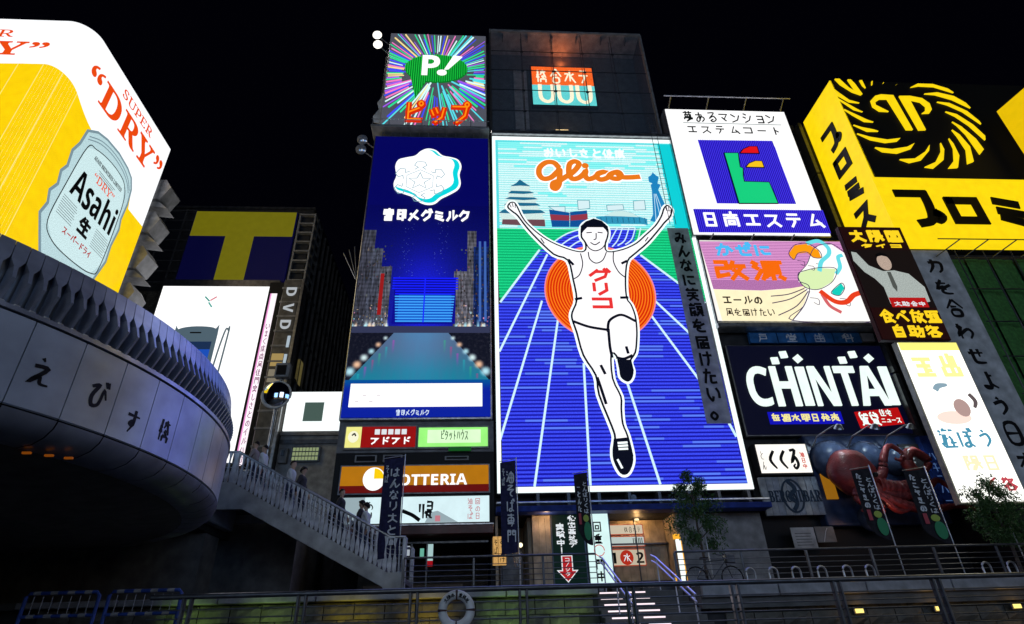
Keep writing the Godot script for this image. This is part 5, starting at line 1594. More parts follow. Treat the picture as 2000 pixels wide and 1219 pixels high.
# ---------------------------------------------------------------- the runner sign
func build_runner_block() -> void:
	var b := thing("runner_block", "dark building behind the great neon runner sign", "building", Vector3(5.4, 2.75, -6))
	bx(b, "wall", mats["dark_wall"], Vector3(-0.1, 6.3, -14), Vector3(10.9, 27.6, -0.62))
	bx(b, "ledge", mats["steel"], Vector3(-0.1, 27.3, -0.62), Vector3(10.95, 27.55, 0.25), 0.03)
	bx(b, "soffit", mats["dark_wall"], Vector3(-0.1, 6.02, -3), Vector3(11.0, 6.3, 0.0))
	bx(b, "awning", paint("awning_blue", 0.02, 0.05, 0.3, 0.6), Vector3(-0.1, 6.0, 0.0), Vector3(11.0, 6.22, 0.75), 0.02)
	bx(b, "awning_pipe", mats["steel"], Vector3(-0.1, 6.32, 0.6), Vector3(11.0, 6.4, 0.7), 0.02)
	for k in 9:
		bx(b, "bracket", mats["dark_steel"], Vector3(0.3 + k * 1.25, 6.3, -0.6), Vector3(0.42 + k * 1.25, 6.8, 0.3))
	for x in [5.5, 8.2]:
		tube(b, "vent_pipe", mats["dark_steel"], [Vector3(x, 6.58, -0.4), Vector3(x, 6.55, 0.35)], 0.12, 12)
	var o := thing("runner_sign", "giant neon sign of a runner with raised arms on a blue track", "billboard", Vector3(5.35, 6.9, 0))
	bx(o, "case", mats["dark_steel"], Vector3(-0.06, 6.84, -0.6), Vector3(10.78, 27.22, -0.06), 0.03)
	frame_at(0.0)
	var L := 0.12
	rect(o, "sky_panel", glow("sky_cyan", 0.36, 0.9, 0.92, 1.0), L, 20.4, 10.58, 27.0, -0.05, -0.02)
	var tw := glow("sky_tube", 0.86, 1.0, 1.0, 1.05)
	var tc := glow("sky_tube_cyan", 0.55, 0.98, 0.97, 1.0)
	var s1 := new_st()
	var s2 := new_st()
	var y := 20.5
	while y < 26.9:
		var x := 0.35
		while x < 9.6:
			var len := rng.randf_range(0.8, 1.6)
			var e := minf(x + len, 9.7)
			add_ribbon(s1 if rng.randf() < (0.97 if y > 21.0 and y < 24.8 else 0.5) else s2, PackedVector2Array([Vector2(x, y), Vector2(e, y)]), 0.1, -0.02, 0.01)
			x = e + 0.05
		y += 0.165
	put(o, "sky_tubes", done(s1), tw).set_meta("kind", "stuff")
	put(o, "sky_tubes", done(s2), tc).set_meta("kind", "stuff")
	rect(o, "sky_edge", glow("sky_edge", 0.05, 0.82, 0.85, 1.0), 9.75, 20.6, 10.5, 26.9, -0.02, 0.012)
	# field and track with their rows of tubes
	var gp := glow("grass_panel", 0.0, 0.62, 0.38, 1.0)
	var gt := glow("grass_tube", 0.1, 0.86, 0.55, 1.0)
	var tp := glow("track_panel", 0.08, 0.07, 0.66, 1.0)
	var tt := glow("track_tube", 0.24, 0.3, 1.0, 1.0)
	var tl := glow("track_tube_pale", 0.36, 0.5, 1.0, 1.0)
	for g in ["grass_a", "grass_b"]:
		art(o, "field_panel", gp, g, -0.05, -0.015)
	art(o, "track_panel", tp, "track", -0.05, -0.01)
	s1 = new_st()
	s2 = new_st()
	var s3 := new_st()
	var track := pts2(ART["track"])
	var fields := [pts2(ART["grass_a"]), pts2(ART["grass_b"])]
	y = 7.2
	while y < 20.5:
		var row := PackedVector2Array([Vector2(0.1, y), Vector2(10.65, y)])
		for seg in Geometry2D.intersect_polyline_with_polygon(row, track):
			var a: Vector2 = seg[0]
			var e: Vector2 = seg[seg.size() - 1]
			var x := minf(a.x, e.x) + 0.03
			var x1 := maxf(a.x, e.x) - 0.03
			while x < x1 - 0.1:
				var nx := minf(x + rng.randf_range(0.9, 2.2), x1)
				add_ribbon(s2 if rng.randf() < 0.16 else s1, PackedVector2Array([Vector2(x, y), Vector2(nx - 0.05, y)]), 0.085, -0.01, 0.02)
				x = nx
		for f in fields:
			for seg in Geometry2D.intersect_polyline_with_polygon(row, f):
				if seg[0].distance_to(seg[seg.size() - 1]) > 0.15:
					add_ribbon(s3, PackedVector2Array([seg[0], seg[seg.size() - 1]]), 0.1, -0.015, 0.015)
		y += 0.172
	put(o, "track_tubes", done(s1), tt).set_meta("kind", "stuff")
	put(o, "track_tubes", done(s2), tl).set_meta("kind", "stuff")
	put(o, "field_tubes", done(s3), gt).set_meta("kind", "stuff")
	var lane := glow("lane_white", 0.82, 0.95, 1.0, 1.05)
	for i in 17:
		ribbon(o, "lane_line", lane, pts2(ART["lane_%02d" % i]), 0.1 if i < 9 else 0.06, 0.02, 0.05, i >= 9)
	# border
	var bw := glow("border_white", 0.95, 1.0, 1.0, 1.2)
	rect(o, "border", bw, -0.02, 6.88, 0.16, 27.2, 0.0, 0.08)
	rect(o, "border", bw, 10.55, 6.88, 10.74, 27.2, 0.0, 0.08)
	rect(o, "border", bw, 0.16, 6.88, 10.55, 7.1, 0.0, 0.08)
	rect(o, "border", bw, 0.16, 26.98, 10.55, 27.2, 0.0, 0.08)
	# landmarks along the skyline
	var pale := glow("pale_block", 0.85, 0.95, 0.97, 1.0)
	var ol := glow("block_line", 0.3, 0.62, 0.68, 0.9)
	for i in 4:
		art(o, "block_picture", pale, "block_%d" % i, 0.012, 0.025)
		var pl := pts2(ART["block_%d" % i])
		pl.append(pl[0])
		ribbon(o, "block_line", ol, pl, 0.035, 0.025, 0.03, false)
	art(o, "castle_picture", glow("castle_white", 0.86, 0.96, 0.94, 1.0), "castle", 0.02, 0.04)
	art(o, "castle_base", glow("castle_brown", 0.45, 0.3, 0.34, 0.9), "castle_base", 0.04, 0.05)
	for i in 5:
		art(o, "castle_roof", glow("castle_blue", 0.12, 0.45, 0.6, 0.9), "castle_roof_%d" % i, 0.04, 0.055)
	var hb := glow("hall_blue", 0.05, 0.35, 0.65, 0.9)
	art(o, "hall_picture", hb, "hall", 0.025, 0.04)
	art(o, "hall_picture", hb, "hall_b", 0.025, 0.04)
	var hr := glow("hall_red", 0.62, 0.22, 0.3, 0.9)
	art(o, "hall_stripe", hr, "hall_red", 0.04, 0.05)
	art(o, "hall_stripe", hr, "hall_red_b", 0.04, 0.05)
	art(o, "dome_picture", glow("dome_blue", 0.2, 0.62, 0.78, 0.95), "dome", 0.025, 0.04)
	art(o, "dome_top", glow("dome_pale", 0.8, 0.93, 0.92, 1.0), "dome_top", 0.04, 0.05)
	for k in 9:
		rect(o, "dome_rib", mats["castle_blue"], 5.75 + 0.3 * k, 20.95, 5.79 + 0.3 * k, 21.3, 0.04, 0.055)
	art(o, "tower_picture", glow("tower_blue", 0.12, 0.55, 0.8, 0.95), "tower", 0.025, 0.045)
	for k in 3:
		ribbon(o, "tower_line", lane, PackedVector2Array([Vector2(8.95 + 0.06 * k, 23.0), Vector2(8.75 + 0.3 * k, 20.9)]), 0.03, 0.045, 0.05, false)
	# red sun of ring tubes
	var sd: Array = ART["sun_disc"]
	var cc := Vector2(sd[0], sd[1])
	var R: float = sd[2]
	slab(o, "sun_disc", glow("sun_red", 0.86, 0.16, 0.0, 1.0), oval(cc.x, cc.y, R, R, 60), 0.05, 0.07)
	var ring := new_st()
	for k in 20:
		var r := R - 0.06 - k * 0.14
		if r < 0.6:
			break
		var p := oval(cc.x, cc.y, r, r, 56)
		p.append(p[0])
		add_ribbon(ring, p, 0.055, 0.07, 0.09)
	put(o, "sun_rings", done(ring), glow("sun_orange", 1.0, 0.5, 0.08, 1.0)).set_meta("kind", "stuff")
	var edge := oval(cc.x, cc.y, R + 0.02, R + 0.02, 60)
	edge.append(edge[0])
	ribbon(o, "sun_edge", glow("sun_pink", 1.0, 0.55, 0.6, 1.0), edge, 0.06, 0.07, 0.1, false)
	# plain athlete with raised arms
	var sil := pts2(ART["athlete"])
	sil.append(sil[0])
	sil = smooth(sil, 3)
	sil.remove_at(sil.size() - 1)
	var halo: Array = Geometry2D.offset_polygon(sil, 0.1, Geometry2D.JOIN_ROUND)
	var white: Array = Geometry2D.offset_polygon(sil, -0.09, Geometry2D.JOIN_ROUND)
	var dark := glow("figure_line", 0.03, 0.05, 0.14, 0.6)
	slab(o, "athlete_halo", bw, halo[0], 0.1, 0.13)
	slab(o, "athlete_outline", dark, sil, 0.13, 0.15)
	for wpoly in white:
		slab(o, "athlete_body", glow("figure_white", 1, 0.99, 1, 1.1), wpoly, 0.15, 0.17)
	for k in ["hair", "foot_up", "foot_down"]:
		art(o, {"hair": "athlete_hair", "foot_up": "athlete_shoe", "foot_down": "athlete_shoe"}[k], dark, k, 0.17, 0.19)
	for k: String in ART:
		if k.begins_with("ln_"):
			var thin: bool = k in ["ln_brow_a", "ln_brow_b", "ln_nose", "ln_mouth", "ln_chin", "ln_neckline", "ln_armhole_a", "ln_armhole_b", "ln_arm_a", "ln_arm_b"]
			ribbon(o, "athlete_line", dark, pts2(ART[k]), 0.055 if thin else 0.13, 0.17, 0.185)
		elif k.begins_with("lace_"):
			ribbon(o, "shoe_lace", bw, pts2(ART[k]), 0.09, 0.19, 0.2)
	for f in [[0, 0.0], [1, 0.0], [2, 0.0], [3, 0.0], [4, 0.0], [5, 0.0]]:
		ribbon(o, "athlete_line", dark, pts2(ART["finger_%d" % f[0]]), 0.04, 0.17, 0.185, false)
	var chest := glow("chest_red", 0.93, 0.2, 0.2, 1.0)
	kana(o, "letter", chest, "グリコ", BOX["glico"], 0.2, 0.17, 0.2, {"each": true, "vertical": true})
	kana(o, "letter", glow("slogan_white", 0.95, 1, 1, 1.1), "おいしさと健康", BOX["taste"], 0.13, 0.02, 0.09, {"each": true})
	var sc := pts2(ART["script"])
	ribbon(o, "script_outline", bw, sc, 0.5, 0.02, 0.06)
	ribbon(o, "script_lettering", glow("script_orange", 0.93, 0.48, 0.1, 1.0), sc, 0.33, 0.06, 0.09)
	slab(o, "script_dot", mats["script_orange"], oval(ART["script_dot"][0], ART["script_dot"][1], 0.2, 0.2, 16), 0.06, 0.09)
	# ladder hung from the ledge
	o = thing("access_ladder", "thin wire ladder hanging over the corner of the neon sign", "ladder", Vector3(9.5, 20.6, 0.5))
	for x in [9.3, 9.62]:
		tube(o, "rail", mats["dark_steel"], [Vector3(x, 28.6, 0.5), Vector3(x + 0.05, 20.6, 0.4)], 0.018, 5)
	for k in 20:
		tube(o, "rung", mats["dark_steel"], [Vector3(9.31, 28.3 - k * 0.38, 0.49), Vector3(9.63, 28.3 - k * 0.38, 0.49)], 0.012, 5)
	# grey banner hung over the sign
	o = thing("smile_banner", "long grey vertical banner with black brush letters over the neon sign", "banner", Vector3(9.8, 9.6, 0.35))
	frame_at(0.3)
	var cloth := paint("banner_grey", 0.55, 0.55, 0.58, 0.85, 0.0, 0.4)
	cloth.backlight_enabled = true
	cloth.backlight = Color(0.45, 0.45, 0.48)
	rect(o, "cloth", cloth, 9.18, 9.64, 10.32, 20.42, 0.0, 0.012)
	kana(o, "letter", mats["ink"], "みんなに笑顔を届けたい。", [9.38, 9.75, 10.14, 20.25], 0.15, 0.03, 0.04, {"each": true, "vertical": true})

# ---------------------------------------------------------------- glazed penthouse above the runner
func build_penthouse() -> void:
	var o := thing("glass_penthouse", "dark glass-fronted penthouse above the neon runner", "building", Vector3(5.2, 27.9, -2))
	var inner := paint("pent_wall", 0.07, 0.068, 0.07, 0.8)
	bx(o, "back_wall", inner, Vector3(0.0, 28.2, -2.6), Vector3(10.3, 38.0, -2.3))
	bx(o, "roof", mats["grey_wall"], Vector3(-0.1, 37.85, -2.6), Vector3(10.4, 38.05, -0.45), 0.02)
	bx(o, "side_wall", inner, Vector3(-0.1, 27.9, -2.6), Vector3(0.0, 37.85, -0.6))
	bx(o, "side_frame", mats["grey_wall"], Vector3(10.3, 27.9, -0.75), Vector3(10.42, 37.85, -0.45))
	bx(o, "side_wall", mats["dark_wall"], Vector3(10.3, 27.9, -2.6), Vector3(10.4, 37.85, -0.76))
	bx(o, "floor", mats["dark_wall"], Vector3(-0.1, 27.7, -2.6), Vector3(10.4, 28.2, -0.45))
	bx(o, "sill", mats["grey_wall"], Vector3(-0.1, 27.6, -0.44), Vector3(10.4, 27.98, -0.2), 0.03)
	bx(o, "column", mats["grey_wall"], Vector3(1.6, 28.2, -2.29), Vector3(2.5, 36.0, -2.1))
	bx(o, "low_wall", inner, Vector3(0.2, 28.2, -2.2), Vector3(10.1, 29.5, -2.0))
	for k in 6:
		bx(o, "planter", mats["black"], Vector3(0.55 + 1.6 * k, 28.2, -1.3), Vector3(1.75 + 1.6 * k, 28.9, -0.9), 0.02)
	for k in 6:
		bx(o, "roof_bracket", mats["dark_steel"], Vector3(0.8 + k * 1.7, 37.4, -1.0), Vector3(0.86 + k * 1.7, 37.85, -0.62))
	# panes held by cables
	var xs := []
	for i in 6:
		xs.append(0.02 + i * 10.26 / 5.0)
	var ys := []
	for i in 6:
		ys.append(28.25 + i * 9.55 / 5.0)
	for i in 5:
		for j in 5:
			bx(o, "pane", mats["glass"], Vector3(xs[i] + 0.01, ys[j] + 0.01, -0.58), Vector3(xs[i + 1] - 0.01, ys[j + 1] - 0.01, -0.565))
	for i in range(1, 5):
		tube(o, "cable", mats["black"], [Vector3(xs[i], 28.2, -0.62), Vector3(xs[i], 37.85, -0.62)], 0.03, 6)
		tube(o, "cable", mats["black"], [Vector3(xs[i], 28.2, -1.0), Vector3(xs[i], 33, -1.25), Vector3(xs[i], 37.85, -1.0)], 0.02, 5)
		for j in range(1, 5):
			bx(o, "clamp", mats["black"], Vector3(xs[i] - 0.1, ys[j] - 0.05, -0.66), Vector3(xs[i] + 0.1, ys[j] + 0.05, -0.54), 0.02)
	for j in range(1, 5):
		bx(o, "joint", mats["black"], Vector3(0.02, ys[j] - 0.012, -0.6), Vector3(10.28, ys[j] + 0.012, -0.55))
	# wall lamp on the terrace
	bx(o, "wall_lamp", glow("terrace_lamp", 1.0, 0.85, 0.6, 1.2), Vector3(4.15, 29.95, -1.98), Vector3(4.95, 30.05, -1.9))
	lamp_light("terrace_wall_lamp", Vector3(4.6, 29.9, -1.7), Color(1, 0.85, 0.6), 0.5)
	lamp_light("added_ceiling_glow", Vector3(5.0, 37.1, -1.9), Color(1.0, 0.5, 0.25), 1.6)  # added light with no lamp body, strengthens the sign's orange glow on the ceiling
	o = thing("orange_aqua_sign", "orange and aqua lightbox with brush letters behind the penthouse glass", "sign", Vector3(5, 32.5, -2.1))
	frame_at(-2.1)
	rect(o, "case", mats["black"], 2.72, 32.35, 7.2, 36.45, -0.15, 0.06)
	rect(o, "upper_panel", glow("uuu_orange", 1.0, 0.4, 0.06, 1.25), 2.85, 34.45, 7.08, 36.3, 0.06, 0.09)
	rect(o, "lower_panel", glow("uuu_aqua", 0.4, 0.88, 0.88, 1.15), 2.83, 32.5, 7.1, 34.42, 0.06, 0.09)
	var cr := glow("uuu_cream", 1.0, 0.95, 0.82, 1.4)
	kana(o, "letter", cr, "橋合水テ", [3.0, 34.55, 6.9, 36.2], 0.13, 0.09, 0.12, {"each": true, "brush": 0.3})
	for k in 3:
		var x := 3.35 + 1.28 * k
		ribbon(o, "letter", cr, PackedVector2Array([Vector2(x, 34.35), Vector2(x, 33.4), Vector2(x + 0.12, 32.95), Vector2(x + 0.45, 32.75), Vector2(x + 0.75, 32.95), Vector2(x + 0.85, 33.4), Vector2(x + 0.85, 34.35)]), 0.26, 0.09, 0.12)
	panel_light("orange_aqua_sign_light", Vector3(5, 34.4, -1.9), Vector2(4.2, 3.8), Color(1, 0.65, 0.4), 4.0)

# ---------------------------------------------------------------- right-hand block of hoardings
func build_right_block() -> void:
	var b := thing("sign_block", "dark building stacked with hoardings to the right of the runner", "building", Vector3(15, 2.75, -6))
	bx(b, "wall", mats["dark_wall"], Vector3(10.95, 6.0, -14), Vector3(19.0, 29.4, -0.55))
	bx(b, "lower_wall", mats["black"], Vector3(10.95, 2.76, -14), Vector3(40, 5.99, -0.5))
	for k in 5:
		bx(b, "cable_tray", mats["dark_steel"], Vector3(18.85, 8 + k * 4.2, -0.5), Vector3(19.05, 12.1 + k * 4.2, 0.1))
	# estate hoarding
	var o := thing("estate_hoarding", "white hoarding with a blue square logo and blue name band", "billboard", Vector3(14.4, 20, 0))
	bx(o, "case", mats["steel"], Vector3(10.5, 19.98, -1.0), Vector3(18.15, 29.68, 0.26), 0.03)
	frame_at(0.0)
	rect(o, "face", glow("estate_white", 1, 1, 1, 1.12), 10.58, 20.05, 18.08, 29.6, 0.26, 0.3)
	var ink := glow("estate_ink", 0.08, 0.1, 0.1, 0.5)
	kana(o, "letter", ink, "夢あるマンション", BOX["dream"], 0.1, 0.3, 0.33, {"each": true})
	rect(o, "rule", glow("estate_rule", 0.55, 0.6, 0.6, 0.9), 11.5, 28.42, 17.6, 28.46, 0.3, 0.32)
	kana(o, "letter", ink, "エステムコート", BOX["court"], 0.08, 0.3, 0.33, {"each": true, "gap": 0.12})
	var eb := glow("estate_blue", 0.1, 0.07, 0.72, 1.0)
	var ebt := glow("estate_tube", 0.3, 0.22, 0.95, 1.0)
	art(o, "logo_square", eb, "estem_blue", 0.3, 0.33)
	art(o, "name_band", eb, "estem_band", 0.3, 0.33)
	var st := new_st()
	for poly_key in ["estem_blue", "estem_band"]:
		var p := pts2(ART[poly_key])
		var u := 10.4
		while u < 18.4:
			for seg in Geometry2D.intersect_polyline_with_polygon(PackedVector2Array([Vector2(u, 19), Vector2(u, 28)]), p):
				add_ribbon(st, PackedVector2Array([seg[0], seg[seg.size() - 1]]), 0.035, 0.33, 0.34)
			u += 0.11
	put(o, "neon_tubes", done(st), ebt).set_meta("kind", "stuff")
	for k in [["estem_green", 0.08, 0.82, 0.5], ["estem_red", 0.9, 0.06, 0.1], ["estem_yellow", 0.98, 0.78, 0.1]]:
		var p := pts2(ART[k[0]])
		var outl: Array = Geometry2D.offset_polygon(p, 0.07)
		slab(o, "logo_outline", glow("logo_dark", 0.02, 0.03, 0.15, 0.6), outl[0], 0.34, 0.36)
		slab(o, "logo_piece", glow(k[0], k[1], k[2], k[3], 1.0), p, 0.36, 0.38)
	kana(o, "letter", mats["lit_white"], "日商エステム", [11.05, 20.45, 18.0, 21.65], 0.11, 0.34, 0.38, {"each": true, "gap": 0.08})
	tube(o, "lamp_rail", mats["steel"], [Vector3(10.4, 30.1, 0.9), Vector3(18.3, 30.1, 0.9)], 0.05, 6)
	for k in 4:
		tube(o, "rail_bracket", mats["steel"], [Vector3(10.8 + k * 2.35, 29.6, 0.2), Vector3(10.85 + k * 2.35, 30.1, 0.9)], 0.04, 6)
	# cold remedy hoarding
	o = thing("remedy_hoarding", "pink and cream hoarding with orange letters and a billowing white shape", "billboard", Vector3(14.6, 14.8, 0))
	bx(o, "case", mats["steel"], Vector3(10.72, 14.7, -0.9), Vector3(18.75, 19.75, 0.26), 0.03)
	rect(o, "face", glow("remedy_face", 1.0, 0.98, 0.95, 1.05), 10.8, 14.82, 18.62, 19.65, 0.26, 0.28)
	art(o, "pink_field", glow("remedy_pink", 0.75, 0.48, 0.72, 0.95), "remedy_pink", 0.28, 0.3)
	st = new_st()
	var y := 17.2
	var pk := pts2(ART["remedy_pink"])
	while y < 19.7:
		for seg in Geometry2D.intersect_polyline_with_polygon(PackedVector2Array([Vector2(10, y), Vector2(19, y)]), pk):
			add_ribbon(st, PackedVector2Array([seg[0], seg[seg.size() - 1]]), 0.035, 0.3, 0.31)
		y += 0.1
	put(o, "neon_tubes", done(st), glow("remedy_tube", 0.95, 0.65, 0.88, 1.0)).set_meta("kind", "stuff")
	art(o, "cream_field", glow("remedy_cream", 1.0, 0.95, 0.78, 1.05), "remedy_cream", 0.28, 0.31)
	art(o, "white_billow", glow("remedy_white", 1.0, 0.99, 0.97, 1.1), "remedy_white", 0.3, 0.33)
	art(o, "green_patch", glow("remedy_green", 0.87, 0.96, 0.72, 1.0), "remedy_green", 0.33, 0.345)
	art(o, "orange_patch", glow("remedy_orange", 1.0, 0.62, 0.05, 1.0), "remedy_orange", 0.33, 0.35)
	ribbon(o, "aqua_ribbon", glow("remedy_aqua", 0.4, 0.88, 0.92, 1.0), pts2(ART["remedy_ribbon_a"]), 0.22, 0.35, 0.37)
	ribbon(o, "aqua_ribbon", mats["remedy_aqua"], pts2(ART["remedy_ribbon_b"]), 0.2, 0.35, 0.37)
	art(o, "teal_patch", glow("remedy_teal", 0.05, 0.82, 0.75, 1.0), "remedy_teal", 0.345, 0.36)
	ribbon(o, "red_sash", glow("remedy_red", 0.93, 0.25, 0.12, 1.0), pts2(ART["remedy_sash"]), 0.26, 0.36, 0.38)
	ribbon(o, "red_sash", glow("remedy_rose", 0.85, 0.4, 0.42, 1.0), pts2(ART["remedy_sash_b"]), 0.18, 0.355, 0.37)
	for i in 4:
		ribbon(o, "fold_line", glow("remedy_line", 0.3, 0.22, 0.4, 0.7), pts2(ART["remedy_line_%d" % i]), 0.05, 0.33, 0.34)
	for key in ["remedy_white", "remedy_orange", "remedy_green", "remedy_teal"]:
		var edge := pts2(ART[key])
		edge.append(edge[0])
		ribbon(o, "edge_line", mats["remedy_line"], edge, 0.035, 0.36, 0.376)
	for q in [[15.9, 18.2, 0.16], [16.35, 17.9, 0.14], [16.8, 18.05, 0.12], [15.95, 15.9, 0.2], [17.5, 15.85, 0.22]]:
		ribbon(o, "curl_line", mats["remedy_line"], pts2([q[0] - q[2], q[1] + q[2], q[0] + q[2], q[1] + q[2] * 0.6, q[0] + q[2] * 0.7, q[1] - q[2], q[0] - q[2] * 0.4, q[1] - q[2] * 0.4]), 0.03, 0.345, 0.352)
	kana(o, "letter", glow("remedy_cyan", 0.3, 0.75, 0.98, 1.0), "かぜに", BOX["cold_a"], 0.16, 0.31, 0.36, {"each": true})
	kana(o, "letter", glow("remedy_letter", 0.98, 0.42, 0.03, 1.0), "改源", BOX["cold_b"], 0.17, 0.31, 0.36, {"each": true})
	kana(o, "lettering", glow("remedy_ink", 0.2, 0.14, 0.08, 0.5), "エールの", [11.21, 15.72, 13.3, 16.28], 0.13, 0.31, 0.33)
	kana(o, "lettering", mats["remedy_ink"], "風を届けたい", [11.22, 15.05, 13.75, 15.56], 0.09, 0.31, 0.33)
	bx(o, "bottom_rail", mats["steel"], Vector3(10.7, 14.45, -0.3), Vector3(18.8, 14.68, 0.4), 0.03)
	for k in 3:
		tube(o, "bracket", mats["steel"], [Vector3(11.4 + k * 2.2, 19.72, 0.2), Vector3(11.55 + k * 2.2, 19.95, 0.5)], 0.04, 6)
	# dental sign: four blue tiles
	o = thing("dental_sign", "row of four unlit blue tiles with white letters above the navy hoarding", "sign", Vector3(15, 13.9, -0.3))
	frame_at(-0.2)
	var db := paint("dental_blue", 0.03, 0.16, 0.42, 0.5)
	for k in 4:
		var x := 12.4 + k * 1.42
		rect(o, "tile", db, x, 13.86, x + 1.36, 14.42, -0.2, 0.0)
		kana(o, "letter", mats["white_print"], "戸堂歯科"[k], [x + 0.32, 13.88, x + 1.02, 14.41], 0.09, 0.0, 0.02)
	rect(o, "blank_tile", mats["grey_wall"], 18.1, 13.95, 18.75, 14.4, -0.2, -0.02)
	# magazine hoarding
	o = thing("magazine_hoarding", "navy hoarding with huge condensed white capitals and square dots", "billboard", Vector3(15.2, 9.3, -0.3))
	bx(o, "case", mats["dark_steel"], Vector3(11.1, 9.2, -0.54), Vector3(19.02, 13.75, -0.22), 0.03)
	frame_at(-0.2)
	rect(o, "face", glow("magazine_navy", 0.02, 0.025, 0.13, 0.8), 11.16, 9.28, 18.98, 13.68, -0.03, 0.0)
	var w := glow("magazine_white", 0.93, 1.0, 0.97, 1.08)
	var lx := [11.68, 12.92, 14.2, 14.78, 16.05, 16.95, 18.3]
	var lw := [1.08, 1.12, 0.42, 1.12, 1.0, 1.35, 0.42]
	var lt := "CHINTAI"
	for k in 7:
		if lt[k] == "I":
			rect(o, "letter", w, lx[k], 10.62, lx[k] + lw[k], 12.55, 0.0, 0.08)
		else:
			latin(o, "letter", w, lt[k], [lx[k], 10.6, lx[k] + lw[k], 12.58], 0.0, 0.08)
	for q in [[13.15, 12.78, 0.34, 0.05], [13.65, 13.1, 0.34, 0.1], [14.3, 12.88, 0.36, 0.6], [16.5, 12.8, 0.34, 0.05], [17.1, 13.1, 0.34, 0.1], [17.85, 12.9, 0.36, 0.6]]:
		var pq := PackedVector2Array()
		for i in 4:
			pq.append(Vector2(q[0] + 0.17, q[1] + 0.1) + Vector2(cos(q[3] + PI / 4 + i * PI / 2), sin(q[3] + PI / 4 + i * PI / 2)) * 0.24)
		slab(o, "dot", w, pq, 0.0, 0.08)
	rect(o, "blue_strip", glow("strip_blue", 0.06, 0.06, 0.75, 0.9), 12.3, 9.75, 15.75, 10.33, 0.0, 0.02)
	kana(o, "letter", glow("strip_cream", 0.98, 0.93, 0.6, 1.0), "毎週水曜日発売", BOX["weekly"], 0.12, 0.02, 0.04, {"each": true})
	slab(o, "red_strip", glow("strip_red", 0.75, 0.05, 0.06, 0.9), pts2([16.45, 9.52, 18.6, 9.72, 18.55, 10.5, 16.4, 10.3]), 0.0, 0.02)
	kana(o, "letter", w, "賃貸", [16.5, 9.62, 17.5, 10.32], 0.13, 0.02, 0.04, {"each": true})
	kana(o, "lettering", w, "住宅", [17.55, 10.08, 18.15, 10.42], 0.11, 0.02, 0.04)
	kana(o, "lettering", w, "ニュース", [17.52, 9.76, 18.5, 10.06], 0.13, 0.02, 0.04)
	panel_light("magazine_hoarding_light", Vector3(15.2, 11.5, 0.3), Vector2(7.4, 3), Color(0.8, 0.9, 1.0), 8.0)
	# takoyaki shop lightbox
	o = thing("brush_lightbox", "small white lightbox with three bold brush letters beside the octopus", "sign", Vector3(12.3, 7.5, 0.1))
	frame_at(0.0)
	rect(o, "case", mats["black"], 11.12, 7.42, 13.46, 8.78, -0.4, 0.16)
	rect(o, "face", glow("brush_white", 1, 0.98, 0.95, 1.1), 11.18, 7.5, 13.4, 8.72, 0.16, 0.2)
	kana(o, "letter", mats["ink"], "くくる", [11.55, 7.58, 12.95, 8.62], 0.26, 0.2, 0.22, {"each": true, "brush": 0.6})
	kana(o, "lettering", glow("brush_red", 0.85, 0.3, 0.25, 0.9), "油日中", [13.02, 7.65, 13.25, 8.4], 0.12, 0.2, 0.21, {"vertical": true})
	kana(o, "lettering", mats["ink"], "とん", [11.25, 7.6, 11.45, 8.5], 0.1, 0.2, 0.21, {"vertical": true, "brush": 0.5})
	# weathered bar board
	o = thing("bar_board", "weathered pale plank board with an oval crest and dark capitals", "sign", Vector3(12.3, 5.8, 0))
	for k in 9:
		bx(o, "plank", paint("plank_%d" % (k % 3), 0.42 - 0.04 * (k % 3), 0.44 - 0.03 * (k % 3), 0.46, 0.85, 0.0, 0.7), Vector3(11.05 + k * 0.283, 5.8, -0.1), Vector3(11.325 + k * 0.283, 7.36, 0.02 + 0.006 * (k % 2)), 0.008)
	frame_at(0.03)
	var el := oval(12.35, 6.58, 0.44, 0.66, 32)
	el.append(el[0])
	ribbon(o, "crest", paint("crest_ink", 0.02, 0.04, 0.07, 0.6, 0.0, 0.0), el, 0.07, 0.0, 0.03, false)
	ribbon(o, "crest", mats["crest_ink"], pts2([12.3, 6.05, 12.45, 6.3, 12.2, 6.55, 12.5, 6.85, 12.3, 7.15]), 0.16, 0.0, 0.025)
	latin(o, "lettering", mats["crest_ink"], "BERONI BAR", [11.32, 6.32, 13.55, 6.8], 0.0, 0.03, {"font": "Droid Serif"})
	build_octopus()
	# notices
	o = thing("white_notice", "white printed notice on the dark shopfront", "sign", Vector3(12.3, 4.5, 0.15))
	frame_at(0.1)
	rect(o, "sheet", paint("notice_white", 0.55, 0.56, 0.58, 0.7), 11.82, 4.5, 12.78, 5.3, 0.0, 0.04)
	for k in 5:
		rect(o, "print_line", mats["dark_steel"], 11.95, 4.62 + k * 0.11, 12.62 - 0.05 * (k % 2), 4.645 + k * 0.11, 0.04, 0.045)
	o = thing("picture_notice", "darker picture notice beside the white notice", "sign", Vector3(13.2, 4.7, 0.15))
	rect(o, "sheet", paint("notice_grey", 0.16, 0.17, 0.18, 0.5), 12.83, 4.72, 13.62, 5.32, 0.0, 0.04)
	ribbon(o, "print_stroke", mats["white_print"], pts2([13.1, 4.75, 13.25, 5.1, 13.35, 5.25]), 0.02, 0.04, 0.045)
	o = thing("floor_sign", "pale floor number letters on a dark panel by the blue sign", "sign", Vector3(18.2, 7.8, 0.15))
	rect(o, "panel", mats["dark_wall"], 17.7, 7.2, 18.6, 8.7, -0.5, 0.0)
	latin(o, "letter", glow("floor_grey", 0.55, 0.6, 0.62, 0.8), "2", [17.95, 8.2, 18.2, 8.6], 0.0, 0.02)
	latin(o, "letter", mats["floor_grey"], "F", [17.98, 7.7, 18.2, 8.08], 0.0, 0.02)

